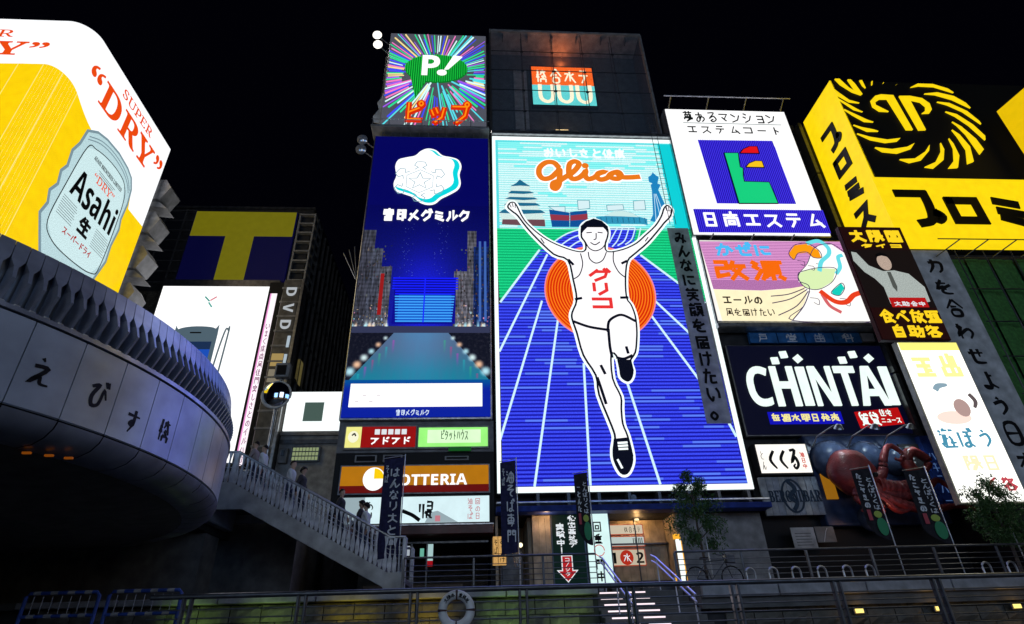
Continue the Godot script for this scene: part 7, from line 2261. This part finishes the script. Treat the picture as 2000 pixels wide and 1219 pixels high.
func build_flags() -> void:
	var spec := [
		[-3.9, -3.26, 7.0, 3.95, 5.0, "navy_cloth", "はんなり太と風", "dark navy flag with white brush letters at the foot of the stairs"],
		[-0.1, 0.41, 6.85, 4.0, 5.0, "navy_cloth", "油そば専門", "dark navy flag with white brush letters beside the burger sign"],
		[2.33, 2.78, 6.42, 4.15, 5.0, "black_cloth", "どーとんたこ", "short black flag with green picture before the white board"],
		[11.87, 12.54, 6.43, 4.1, 5.0, "black_cloth", "たこやきのめん", "black flag with green picture before the octopus, nearer the white lightbox"],
		[13.72, 14.51, 6.37, 3.95, 5.0, "black_cloth", "たこやきのめん", "black flag with green picture before the octopus, nearer the market sign"]]
	var k := 0
	for s in spec:
		var o := thing("shop_flag", s[7], "flag", Vector3(s[1] + 0.03, 2.75, s[4]), "shop flags along the promenade")
		tube(o, "pole", mats["steel"], [Vector3(s[1] + 0.03, 2.75, s[4]), Vector3(s[1] + 0.03, s[2] + 0.1, s[4])], 0.018, 6)
		tube(o, "cross_arm", mats["steel"], [Vector3(s[0] - 0.02, s[2] - 0.04, s[4]), Vector3(s[1] + 0.05, s[2] + 0.06, s[4])], 0.012, 5)
		bx(o, "base", mats["grey_wall"], Vector3(s[1] - 0.12, 2.75, s[4] - 0.15), Vector3(s[1] + 0.18, 2.95, s[4] + 0.15), 0.04)
		# cloth with a few soft folds
		var st := new_st()
		st.set_smooth_group(0)
		var nu := 8
		var nv := 16
		var cut := k >= 2
		var P := func(i: int, j: int) -> Vector3:
			var u := float(i) / nu
			var v := float(j) / nv
			var yy := lerpf(s[3], s[2], v) - (0.08 * (1.0 - u))
			if cut and j < 4:
				yy += (1.0 - j / 4.0) * 0.55 * (1.0 - u) * (1.0 - u)
			return Vector3(lerpf(s[0], s[1], u), yy, s[4] + 0.035 * sin(u * 7.0 + v * 3.0 + k) * (1.0 - u * 0.7) * (1.2 - v))
		for j in nv:
			for i in nu:
				quad(st, P.call(i, j), P.call(i + 1, j), P.call(i + 1, j + 1), P.call(i, j + 1))
		put(o, "cloth", done(st), mats[s[5]])
		frame_at(s[4] + 0.055)
		var w: float = s[1] - s[0]
		if k < 2:
			kana(o, "lettering", mats["white_print"], s[6], [s[0] + w * 0.3, s[3] + 0.25, s[1] - w * 0.08, s[2] - 0.3], 0.14, 0.0, 0.006, {"vertical": true, "brush": 0.4})
			kana(o, "lettering", mats["white_print"], "そば", [s[0] + w * 0.08, s[2] - 0.85, s[0] + w * 0.3, s[2] - 0.25], 0.14, 0.0, 0.006, {"vertical": true})
		else:
			kana(o, "lettering", mats["white_print"], s[6].left(5), [s[0] + w * 0.08, s[3] + 1.0, s[0] + w * 0.42, s[2] - 0.15], 0.2, 0.0, 0.006, {"vertical": true, "brush": 0.3})
			kana(o, "lettering", mats["white_print"], "とんぼりくは", [s[0] + w * 0.5, s[3] + 0.95, s[1] - w * 0.08, s[2] - 0.3], 0.16, 0.0, 0.006, {"vertical": true, "brush": 0.3})
			slab(o, "green_print", paint("flag_green", 0.05, 0.25, 0.12, 0.85, 0.0, 0.0), oval(s[0] + w * 0.68, s[3] + 0.42, w * 0.26, 0.28, 16), 0.0, 0.006)
			slab(o, "lime_print", paint("flag_lime", 0.35, 0.45, 0.08, 0.85, 0.0, 0.0), oval(s[0] + w * 0.62, s[3] + 0.8, w * 0.2, 0.11, 14), 0.0, 0.007)
			rect(o, "red_print", paint("flag_red", 0.4, 0.06, 0.08, 0.85, 0.0, 0.0), s[0] + w * 0.12, s[3] + 0.62, s[0] + w * 0.3, s[3] + 0.95, 0.0, 0.006)
		k += 1

# ---------------------------------------------------------------- people: one continuous body from a smooth field of bones
func field_mesh(bones: Array, cell: float, pad: float) -> ArrayMesh:
	# bones: [a, b, ra, rb, colour]
	var lo := Vector3.ONE * 1e9
	var hi := -lo
	for b in bones:
		var r: float = maxf(b[2], b[3]) + pad
		lo = lo.min((b[0] as Vector3).min(b[1]) - Vector3.ONE * r)
		hi = hi.max((b[0] as Vector3).max(b[1]) + Vector3.ONE * r)
	var n := Vector3i(((hi - lo) / cell).ceil()) + Vector3i.ONE * 2
	var val := PackedFloat32Array()
	val.resize(n.x * n.y * n.z)
	val.fill(1.0)
	var k := 0.035
	for b in bones:
		var a: Vector3 = b[0]
		var d: Vector3 = (b[1] as Vector3) - a
		var dd := maxf(d.length_squared(), 1e-6)
		var r: float = maxf(b[2], b[3]) + cell * 2.5
		var i0 := Vector3i(((a.min(b[1]) - Vector3.ONE * r - lo) / cell).floor()).max(Vector3i.ZERO)
		var i1 := Vector3i(((a.max(b[1]) + Vector3.ONE * r - lo) / cell).ceil()).min(n - Vector3i.ONE)
		for z in range(i0.z, i1.z + 1):
			for y in range(i0.y, i1.y + 1):
				for x in range(i0.x, i1.x + 1):
					var p := lo + Vector3(x, y, z) * cell
					var t := clampf((p - a).dot(d) / dd, 0.0, 1.0)
					var ds := (p - a - d * t).length() - lerpf(b[2], b[3], t)
					var at := (z * n.y + y) * n.x + x
					var o := val[at]
					var h := clampf(0.5 + 0.5 * (o - ds) / k, 0.0, 1.0)
					val[at] = lerpf(o, ds, h) - k * h * (1.0 - h)
	var verts := PackedVector3Array()
	var cols := PackedColorArray()
	var idx := PackedInt32Array()
	var id := {}
	var sx := 1
	var sy := n.x
	var sz := n.x * n.y
	for z in n.z - 1:
		for y in n.y - 1:
			for x in n.x - 1:
				var at := z * sz + y * sy + x
				var mask := 0
				var c := Vector3.ZERO
				var m := 0
				for e in 12:
					var A: int = [0, 2, 4, 6, 0, 1, 4, 5, 0, 1, 2, 3][e]
					var B: int = A | [1, 1, 1, 1, 2, 2, 2, 2, 4, 4, 4, 4][e]
					var va := val[at + (A & 1) * sx + ((A >> 1) & 1) * sy + (A >> 2) * sz]
					var vb := val[at + (B & 1) * sx + ((B >> 1) & 1) * sy + (B >> 2) * sz]
					if (va < 0.0) != (vb < 0.0):
						var t := va / (va - vb)
						c += Vector3(A & 1, (A >> 1) & 1, A >> 2).lerp(Vector3(B & 1, (B >> 1) & 1, B >> 2), t)
						m += 1
				if m > 0:
					id[at] = verts.size()
					var p := lo + (Vector3(x, y, z) + c / m) * cell
					verts.append(p)
					var best := 1e9
					var bc := Color.WHITE
					for b in bones:
						var a: Vector3 = b[0]
						var d: Vector3 = (b[1] as Vector3) - a
						var t := clampf((p - a).dot(d) / maxf(d.length_squared(), 1e-6), 0.0, 1.0)
						var ds := (p - a - d * t).length() - lerpf(b[2], b[3], t)
						if ds < best:
							best = ds
							bc = b[4]
					cols.append(bc)
	for z in range(1, n.z - 1):
		for y in range(1, n.y - 1):
			for x in range(1, n.x - 1):
				var at := z * sz + y * sy + x
				var inside := val[at] < 0.0
				for ax in 3:
					var step: int = [sx, sy, sz][ax]
					if inside == (val[at + step] < 0.0):
						continue
					var u: int = [sy, sz, sx][ax]
					var v: int = [sz, sx, sy][ax]
					var q := [at, at - u, at - u - v, at - v]
					if not (id.has(q[0]) and id.has(q[1]) and id.has(q[2]) and id.has(q[3])):
						continue
					var f := [id[q[0]], id[q[1]], id[q[2]], id[q[3]]]
					if inside:
						idx.append_array(PackedInt32Array([f[0], f[1], f[2], f[0], f[2], f[3]]))
					else:
						idx.append_array(PackedInt32Array([f[0], f[2], f[1], f[0], f[3], f[2]]))
	var arr := []
	arr.resize(Mesh.ARRAY_MAX)
	arr[Mesh.ARRAY_VERTEX] = verts
	arr[Mesh.ARRAY_COLOR] = cols
	arr[Mesh.ARRAY_INDEX] = idx
	var am := ArrayMesh.new()
	am.add_surface_from_arrays(Mesh.PRIMITIVE_TRIANGLES, arr)
	var st := SurfaceTool.new()
	st.create_from(am, 0)
	st.generate_normals()
	return st.commit()

func person_bones(top: Color, legs: Color, stride: float, lean: float) -> Array:
	var skin := Color(0.42, 0.28, 0.2)
	var shoe := Color(0.03, 0.03, 0.035)
	var B := []
	var hip := Vector3(0, 0.92, 0)
	var chest := Vector3(lean * 0.5, 1.28, 0)
	var neck := Vector3(lean * 0.7, 1.45, 0)
	B.append([hip, chest, 0.135, 0.15, top])
	for s in [-1.0, 1.0]:
		B.append([chest + Vector3(0, 0.02, 0), chest + Vector3(0, 0.08, s * 0.15), 0.13, 0.085, top])
		B.append([hip + Vector3(0, 0.05, 0), hip + Vector3(0, -0.02, s * 0.08), 0.12, 0.105, legs])
		var knee := Vector3(stride * s * 0.5 + 0.05, 0.5, s * 0.1)
		var foot := Vector3(stride * s - 0.02 * s, 0.07 + maxf(0.0, stride * s) * 0.45, s * 0.1)
		B.append([hip + Vector3(0, -0.04, s * 0.09), knee, 0.1, 0.062, legs])
		B.append([knee, foot + Vector3(-0.03, 0.03, 0), 0.06, 0.042, legs])
		B.append([foot, foot + Vector3(0.17, -0.03, 0), 0.045, 0.035, shoe])
		var sh := chest + Vector3(0, 0.1, s * 0.19)
		var el := sh + Vector3(-stride * s * 0.5 - 0.02, -0.28, s * 0.05)
		var wr := el + Vector3(-stride * s * 0.3 + 0.08, -0.23, -s * 0.01)
		B.append([sh, el, 0.062, 0.047, top])
		B.append([el, wr, 0.045, 0.032, top])
		B.append([wr, wr + Vector3(0.03, -0.08, 0), 0.034, 0.03, skin])
		for f in 4:
			B.append([wr + Vector3(0.01 + f * 0.012, -0.08, 0), wr + Vector3(0.02 + f * 0.015, -0.155 + 0.012 * absf(f - 1.5), -s * 0.015), 0.012, 0.009, skin])
		B.append([wr + Vector3(0.04, -0.04, 0), wr + Vector3(0.08, -0.1, -s * 0.02), 0.013, 0.01, skin])
	B.append([neck - Vector3(0, 0.06, 0), neck + Vector3(0.01, 0.07, 0), 0.055, 0.052, skin])
	B.append([neck + Vector3(0.015, 0.13, 0), neck + Vector3(0.01, 0.2, 0), 0.075, 0.088, skin])
	B.append([neck + Vector3(0.085, 0.15, 0), neck + Vector3(0.1, 0.13, 0), 0.015, 0.013, skin])
	for s in [-1.0, 1.0]:
		B.append([neck + Vector3(0.0, 0.15, s * 0.085), neck + Vector3(0.0, 0.17, s * 0.088), 0.018, 0.018, skin])
	return B

func build_people() -> void:
	var vm := StandardMaterial3D.new()
	vm.resource_name = "clothes_and_skin"
	vm.vertex_color_use_as_albedo = true
	vm.roughness = 0.85
	var white := Color(0.5, 0.53, 0.57)
	var navy := Color(0.03, 0.04, 0.08)
	var grey := Color(0.18, 0.18, 0.2)
	var jean := Color(0.06, 0.09, 0.16)
	var bodies := [field_mesh(person_bones(Color(0.22, 0.19, 0.19), navy, 0.22, 0.05), 0.026, 0.06), field_mesh(person_bones(white, jean, -0.2, 0.04), 0.026, 0.06), field_mesh(person_bones(Color(0.03, 0.03, 0.04), navy, 0.18, -0.02), 0.026, 0.06)]
	var hair_st := []
	for k in 2:
		var st := new_st()
		st.set_smooth_group(0)
		var pt := func(i: int, j: int) -> Vector3:
			var t := TAU * i / 16.0
			var f := lerpf(0.0, 2.0 if k == 0 else 2.55, j / 8.0)
			var back := 0.5 - 0.5 * cos(t)
			f *= lerpf(0.52, 1.0, back)
			var r := 0.105 + 0.004 * sin(i * 2.7) + (0.02 if k == 1 and j > 5 else 0.0)
			return Vector3(r * sin(f) * cos(t) - 0.006, r * cos(f) * 1.05, r * sin(f) * sin(t))
		for j in 8:
			for i in 16:
				quad(st, pt.call(i, j + 1), pt.call(i, j), pt.call(i + 1, j), pt.call(i + 1, j + 1))
		hair_st.append(done(st))
	# x, z, body, facing down the stairs (0) or up (180), hair, label
	var spec := [
		[-8.35, 4.3, 0, 180.0, 0, "person in a brown top climbing the stairs, topmost of the group"],
		[-7.95, 4.55, 1, 180.0, 0, "person in a pale shirt near the top of the stairs behind the topmost one"],
		[-7.05, 4.35, 1, 0.0, 0, "person in a pale shirt coming down below the meter box"],
		[-6.6, 4.5, 2, 0.0, 1, "dark-clothed long-haired person halfway up the stairs"],
		[-5.3, 4.3, 2, 0.0, 0, "tall dark-clothed person walking alone on the lower stairs"],
		[-4.65, 4.2, 2, 180.0, 1, "dark-haired person in front of the mustard shop sign, farther one of the pair"],
		[-4.4, 4.5, 1, 180.0, 1, "person in a pale top before the mustard shop sign, nearer one of the pair"]]
	for s in spec:
		var y := stair_y(s[0]) - 0.02
		var o := thing("person", s[5], "person", Vector3(s[0], y, s[1]), "people on the stairs")
		var b := Basis(Vector3.UP, deg_to_rad(s[3]))
		put(o, "body", bodies[s[2]], vm, Transform3D(b, Vector3(s[0], y, s[1])))
		var lean: float = [0.05, 0.04, -0.02][s[2]]
		put(o, "hair", hair_st[s[4]], paint("hair", 0.012, 0.01, 0.009, 0.6, 0.0, 0.0), Transform3D(b, Vector3(s[0], y, s[1]) + b * Vector3(lean * 0.7 + 0.005, 1.645, 0)))

# ---------------------------------------------------------------- trees
func leaf_crown(blobs: Array, count: int, size: float) -> ArrayMesh:
	var st := new_st()
	for k in count:
		var b: Array = blobs[rng.randi() % blobs.size()]
		var d := Vector3(rng.randfn(), rng.randfn(), rng.randfn()).normalized() * pow(rng.randf(), 0.45)
		var c: Vector3 = (b[0] as Vector3) + d * b[1]
		var bs := Basis.from_euler(Vector3(rng.randf_range(-1.2, 1.2), rng.randf() * TAU, rng.randf_range(-0.8, 0.8)))
		var s := size * rng.randf_range(0.6, 1.25)
		var p := [bs * Vector3(0, 0, -s), bs * Vector3(s * 0.35, 0.0, 0), bs * Vector3(0, -s * 0.15, s), bs * Vector3(-s * 0.35, 0.0, 0)]
		tri(st, c + p[0], c + p[1], c + p[2])
		tri(st, c + p[0], c + p[2], c + p[3])
	return done(st)

func build_plants() -> void:
	var leaf := paint("leaf", 0.05, 0.1, 0.035, 0.6, 0.0, 0.0)
	leaf.backlight_enabled = true
	leaf.backlight = Color(0.1, 0.2, 0.06)
	var bark := paint("bark", 0.1, 0.075, 0.055, 0.9, 0.0, 2.0)
	var spec := [
		[Vector3(6.35, 2.75, 4.6), 1.0, "slender young tree with sparse leaves before the neon sign's lower corner"],
		[Vector3(15.9, 2.75, 5.6), 0.8, "leafy young tree at the picture's edge under the market sign"]]
	var k := 0
	for s in spec:
		var at: Vector3 = s[0]
		var o := thing("young_tree", s[2], "tree", at, "young trees on the promenade")
		var st := new_st()
		var tall: float = s[1]
		add_tube(st, [Vector3.ZERO, Vector3(0.03, 1.0, 0), Vector3(-0.02, 2.0 * tall, 0.03), Vector3(0.02, 3.2 * tall, 0)], [0.055, 0.045, 0.035, 0.015], 8)
		put(o, "trunk", done(st), bark, Transform3D(Basis(), at))
		st = new_st()
		var blobs := []
		for j in 15:
			var y := (1.1 + 2.1 * j / 14.0) * tall
			var a := j * 2.4
			var r := 0.8 * tall * (1.0 - 0.42 * absf(y - 1.8))
			var e := Vector3(cos(a) * r, y + 0.32, sin(a) * r)
			add_tube(st, [Vector3(0, y, 0), e * Vector3(0.5, 1, 0.5) - Vector3(0, 0.1, 0), e], [0.018, 0.012, 0.005], 5)
			blobs.append([e, 0.36 if y < 2.6 else 0.24])
			blobs.append([e * Vector3(0.6, 1, 0.6), 0.22])
		put(o, "limbs", done(st), bark, Transform3D(Basis(), at))
		put(o, "crown", leaf_crown(blobs, 5200 if k == 0 else 6000, 0.06), leaf, Transform3D(Basis(), at))
		tube(o, "stake", mats["steel"], [at + Vector3(0.18, 0, 0.1), at + Vector3(0.16, 1.7, 0.1)], 0.02, 6)
		k += 1

# ---------------------------------------------------------------- small things on the promenade
func build_street_things() -> void:
	# bicycle stands
	for k in 8:
		var x: float = [6.72, 7.37, 8.03, 8.77, 9.51, 10.17, 13.63, 14.39][k]
		var o := thing("hoop_stand", "small curved steel hoop on the promenade, number %s from the steps" % ["one", "two", "three", "four", "five", "six", "seven", "eight"][k], "bollard", Vector3(x, 2.75, 7.0), "steel hoops along the promenade")
		var p := [Vector3(x - 0.12, 2.75, 7.0)]
		for i in 9:
			var t := PI * i / 8.0
			p.append(Vector3(x - 0.12 * cos(t), 3.08 + 0.12 * sin(t), 7.0))
		p.append(Vector3(x + 0.12, 2.75, 7.0))
		tube(o, "hoop", mats["steel"], p, 0.028, 8)
		bx(o, "plate", mats["steel"], Vector3(x - 0.2, 2.75, 6.93), Vector3(x + 0.2, 2.765, 7.07))
	# bicycle
	var o := thing("bicycle", "dark parked bicycle behind the upper railing by the young tree", "bicycle", Vector3(6.3, 2.75, 5.4))
	var dk: StandardMaterial3D = mats["dark_steel"]
	for x in [5.75, 6.85]:
		var rim := []
		for i in 21:
			rim.append(Vector3(x + 0.33 * cos(TAU * i / 20.0), 3.09 + 0.33 * sin(TAU * i / 20.0), 5.4))
		var w := Node3D.new()
		w.name = "wheel"
		o.add_child(w, true)
		tube(w, "tyre", mats["black"], rim, 0.022, 6)
		for i in 6:
			var a := PI * i / 6.0
			tube(w, "spoke", mats["steel"], [Vector3(x - 0.31 * cos(a), 3.09 - 0.31 * sin(a), 5.4), Vector3(x + 0.31 * cos(a), 3.09 + 0.31 * sin(a), 5.4)], 0.004, 4)
	for q in [[5.75, 3.09, 6.2, 3.05], [6.2, 3.05, 6.05, 3.6], [6.2, 3.05, 6.7, 3.55], [6.05, 3.55, 6.68, 3.6], [5.75, 3.09, 6.06, 3.5], [6.66, 3.7, 6.85, 3.09]]:
		tube(o, "frame", dk, [Vector3(q[0], q[1], 5.4), Vector3(q[2], q[3], 5.4)], 0.018, 6)
	bx(o, "saddle", mats["black"], Vector3(5.93, 3.62, 5.33), Vector3(6.2, 3.68, 5.47), 0.02)
	tube(o, "handlebar", dk, [Vector3(6.55, 3.78, 5.15), Vector3(6.67, 3.74, 5.3), Vector3(6.67, 3.74, 5.5), Vector3(6.55, 3.78, 5.65)], 0.014, 6)
	bx(o, "basket", mats["dark_steel"], Vector3(6.72, 3.5, 5.28), Vector3(7.0, 3.75, 5.52), 0.02)
	# paper lantern box
	o = thing("lantern_box", "glowing paper lantern box with brush letters by the dark doorway", "lantern", Vector3(-0.13, 2.75, 4.5))
	tube(o, "pole", dk, [Vector3(-0.1, 2.75, 4.4), Vector3(-0.1, 3.72, 4.4)], 0.025, 6)
	var pp := glow("paper", 0.88, 0.68, 0.4, 0.85)
	bx(o, "shade", pp, Vector3(-0.36, 3.7, 4.38), Vector3(0.07, 4.52, 4.66), 0.01)
	frame_at(4.66)
	for x in [-0.36, -0.2, 0.05]:
		rect(o, "lantern_frame", mats["ink"], x, 3.7, x + 0.015, 4.52, 0.0, 0.008)
	rect(o, "lantern_frame", mats["ink"], -0.36, 4.0, 0.07, 4.015, 0.0, 0.009)
	kana(o, "lettering", mats["ink"], "あらんけ", [-0.15, 3.75, 0.05, 4.48], 0.12, 0.0, 0.008, {"vertical": true, "brush": 0.5})
	kana(o, "lettering", mats["ink"], "そば", [-0.34, 4.0, -0.2, 4.45], 0.12, 0.0, 0.008, {"vertical": true, "brush": 0.5})
	lamp_light("lantern_glow", Vector3(-0.14, 4.1, 4.85), Color(1, 0.75, 0.42), 0.05, 0.1)
	# globe lamp with a glass stand
	o = thing("globe_lamp", "small bright globe lamp on a thin white stand by the doorway", "lamp", Vector3(0.5, 2.75, 4.5))
	tube(o, "stand", mats["white_paint"], [Vector3(0.5, 2.75, 4.5), Vector3(0.5, 4.05, 4.5)], 0.015, 6)
	put(o, "foot", lathe([Vector2(0.12, 0.0), Vector2(0.1, 0.18), Vector2(0.04, 0.24), Vector2(0.0, 0.24)], 14), mats["grey_wall"], Transform3D(Basis(), Vector3(0.5, 2.75, 4.5)))
	var s := SphereMesh.new()
	s.radius = 0.07
	s.height = 0.14
	put(o, "globe", s, glow("globe", 1.0, 0.95, 0.75, 2.0), Transform3D(Basis(), Vector3(0.53, 4.27, 4.5)))
	lamp_light("globe_lamp_glow", Vector3(0.53, 4.27, 4.5), Color(1, 0.88, 0.6), 0.06, 0.05)
	put(o, "shade_frame", lathe([Vector2(0.1, 3.65), Vector2(0.16, 4.1)], 4), mats["glass"], Transform3D(Basis(), Vector3(0.42, 0, 4.5)))
	# lit shop post
	o = thing("light_post", "slim glowing white and amber post sign right of the shop", "sign", Vector3(6.15, 2.75, 3.0))
	bx(o, "base", mats["grey_wall"], Vector3(6.02, 2.75, 2.9), Vector3(6.3, 2.95, 3.1), 0.02)
	bx(o, "light_face", glow("post_white", 0.95, 1, 0.98, 1.2), Vector3(6.07, 3.2, 2.97), Vector3(6.23, 4.55, 3.05), 0.01)
	bx(o, "light_cap", glow("post_amber", 1.0, 0.72, 0.2, 1.0), Vector3(6.0, 4.56, 2.95), Vector3(6.24, 4.72, 3.07), 0.01)
	bx(o, "light_edge", mats["post_amber"], Vector3(6.235, 3.0, 2.97), Vector3(6.27, 4.5, 3.03))
	bx(o, "light_edge", mats["post_amber"], Vector3(5.86, 3.15, 2.97), Vector3(5.9, 3.45, 3.03))
	lamp_light("light_post_glow", Vector3(6.15, 3.9, 3.25), Color(1, 0.95, 0.85), 0.08, 0.1)

# ---------------------------------------------------------------- the opposite bank, behind the viewpoint: its signs light the facades from the front
func build_opposite_bank() -> void:
	var q := setting("opposite_quay")
	bx(q, "paving", mats["concrete"], Vector3(-80, 0.05, 36), Vector3(80, 1.4, 90))
	var spec := [[-22.0, 16.0, 24.0, 0.62, 0.8, 1.0, "pale blue"], [-4.0, 16.0, 27.0, 0.9, 0.95, 1.0, "cool white"], [14.0, 16.0, 22.0, 0.55, 0.75, 1.0, "sky blue"], [31.0, 15.0, 25.0, 0.95, 0.97, 1.0, "plain white"]]
	for s in spec:
		var x: float = s[0]
		var w: float = s[1]
		var h: float = s[2]
		var b := thing("opposite_building", "dark building on the opposite bank carrying a %s hoarding" % s[6], "building", Vector3(x, 1.4, 46))
		bx(b, "wall", mats["dark_wall"], Vector3(x - w / 2, 1.4, 42), Vector3(x + w / 2, h, 56))
		for i in 6:
			bx(b, "window", glow("far_window", 0.9, 0.75, 0.5, 0.6), Vector3(x - w / 2 + 1.0 + i * 2.4, 3.4, 41.9), Vector3(x - w / 2 + 2.4 + i * 2.4, 5.2, 42.0))
		var o := thing("opposite_hoarding", "%s lit hoarding on the opposite bank" % s[6], "billboard", Vector3(x, 7.5, 41.5), "hoardings on the opposite bank")
		bx(o, "case", mats["dark_steel"], Vector3(x - 6.0, 7.2, 41.5), Vector3(x + 6.0, h - 1.0, 42.0), 0.05)
		bx(o, "face", glow("far_face_%s" % s[6], s[3], s[4], s[5], 1.2), Vector3(x - 5.8, 7.4, 41.42), Vector3(x + 5.8, h - 1.2, 41.5))
		panel_light("opposite_hoarding_light", Vector3(x, (h + 6.2) / 2.0, 41.3), Vector2(11.6, h - 8.6), Color(s[3], s[4], s[5]), 60.0, PI)
